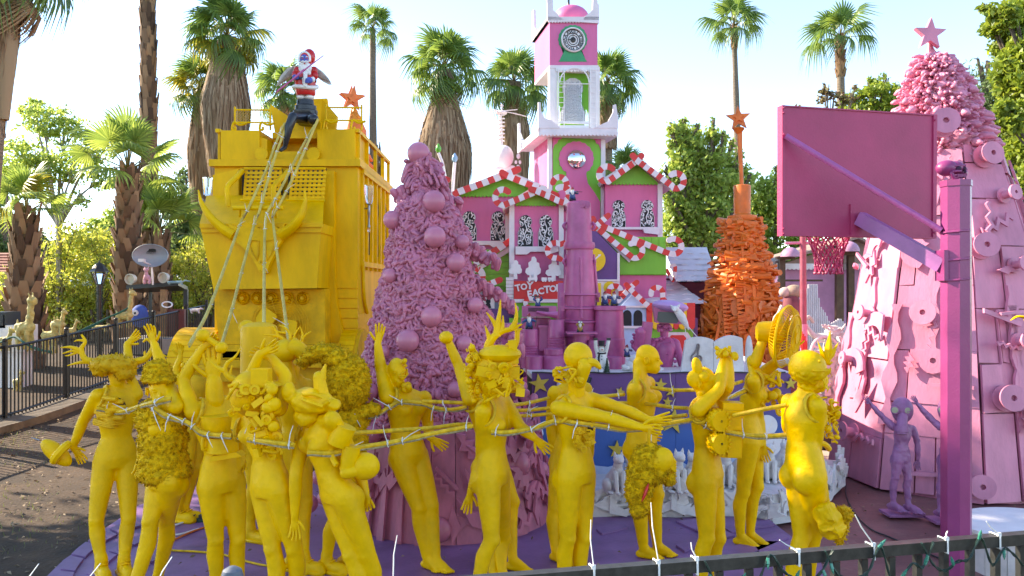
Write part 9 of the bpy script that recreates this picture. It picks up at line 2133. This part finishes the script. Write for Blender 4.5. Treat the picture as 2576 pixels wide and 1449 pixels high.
for x, an, L in ((43, .45, .10), (198, .5, .09), (388, .4, .09), (988, .02, .16), (1489, -.12, .17), (1651, -.18, .22), (1747, -.5, .07), (2001, -1.1, .10), (2189, -.65, .15), (2372, -.2, .03), (2503, -.9, .09)):
 s = rs(x); mb = MB(); c = rpt(s, RZ - .022); nv = V((ru.y, -ru.x, 0))
 mb.tube([c + nv * X + V((0, 0, Z)) for X, Z in ((.026, .026), (.027, -.026), (-.026, -.026), (-.026, .026))], .0042, 6, closed=True); p = c + nv * .02 + V((0, 0, .03)); e = ru * math.sin(an) + V((0, 0, 1)) * math.cos(an)
 if x < 900: p = p + V((0, 0, .03)); L += .03
 mb.tube([p, p + e * L * .6, p + e * L + ru * .01], [.0045, .0045, .003], 6, flat=.5); mb.box(p, (.014, .012, .014)); part('cable_tie', mb, TIE, rl)
GC = mat('dark_green_wire', (.012, .035, .025), .45); GBLB = mat('green_mini_bulb', (.03, .22, .15), .25)
for lb, x0, x1, sag, seed in (('twisted green string light wire drooping under the railing, left run', 1760, 2080, .05, 1), ('twisted green string light wire looping under the railing, middle run', 2060, 2330, .07, 2), ('twisted green string light wire looping under the railing, right run', 2300, 2590, .06, 3)):
 rr = random.Random(seed); t = thing('string_lights', lb, 'string lights', rpt(rs(x0)), 'string lights on the front railing'); pts = []
 n = 10
 for i in range(n + 1): s = lerp(rs(x0), rs(x1), i / n); pts.append(rpt(s, RZ - .035 - sag * abs(math.sin(i * .9 + seed)) - rr.uniform(0, .03) if i % 5 else RZ + .006, .04))
 q = spline(pts, 6); mb = MB()
 for ph in (0, math.pi): mb.tube([p + V((0, .004 * math.cos(i * .9 + ph), .004 * math.sin(i * .9 + ph))) for i, p in enumerate(q)], .0034, 5)
 part('wire', mb, GC, t)
 for i in range(3, len(q) - 3, 13):
  mb = MB(); a = V((rr.uniform(-.7, .7), -.3, rr.choice((-1, 1)))).normalized(); mb.lathe([(.006, 0), (.007, .022), (.005, .024), (.005, .03), (.001, .042)], q[i], 8, a); part('mini_bulb', mb, GBLB, t)
# cords and power strip on the deck
ps = G(478, 1312, 0); pw = thing('power_strip', 'dark green power strip with plugs on the purple deck between the mannequin legs', 'power strip', ps); mb = MB(); mb.box(ps + V((0, 0, .02)), (.30, .07, .04), Matrix.Rotation(.1, 3, 'Z')); part('strip', mb, mat('dark_green_plastic', (.015, .06, .045), .4), pw)
for i in range(4): mb = MB(); mb.box(ps + V((-.12 + .08 * i, -.02, .055)), (.04, .05, .04)); part('plug', mb, BLACKG, pw)
for lb, m, pts in (('white flex coiled beside the power strip', TIE, [(430, 1300), (470, 1290), (500, 1300), (450, 1318), (410, 1335), (445, 1345), (500, 1330)]), ('orange flex lying across the deck behind the gas mask mannequin legs', ORANGE, [(405, 1375), (450, 1352), (490, 1335), (520, 1325)]), ('long yellowish flex snaking over the deck', HOSE, [(405, 1378), (430, 1384), (500, 1388), (560, 1395), (620, 1412), (680, 1424), (790, 1432), (850, 1428)]), ('dark hose lying on the maroon ground near the hoop post', BLACKG, [(2123, 1200), (2130, 1250), (2150, 1290), (2190, 1330), (2240, 1352), (2330, 1390), (2400, 1420)])):
 mb = MB(); mb.tube(spline([G(x, y, .012 if x < 2000 else GZ + .02) for x, y in pts], 6), .009, 6); solo('flex', mb, m, lb, 'cable', group='cables on the ground')
hp2 = spline([P(2585, 800, 5), P(2560, 796, 5), P(2542, 806, 5)], 5); mb = MB(); mb.tube(hp2, [lerp(.03, .004, i / 10) for i in range(11)], 8, flat=.4); mb.tube([P(2580, 803, 5.02), P(2600, 850, 5.05), V((3.3, 5.05, GZ))], .012, 6); solo('yellow_plume', mb, YEL, 'yellow plume on a thin stem poking in at the right edge', 'ornament')
bpy.context.view_layer.update()
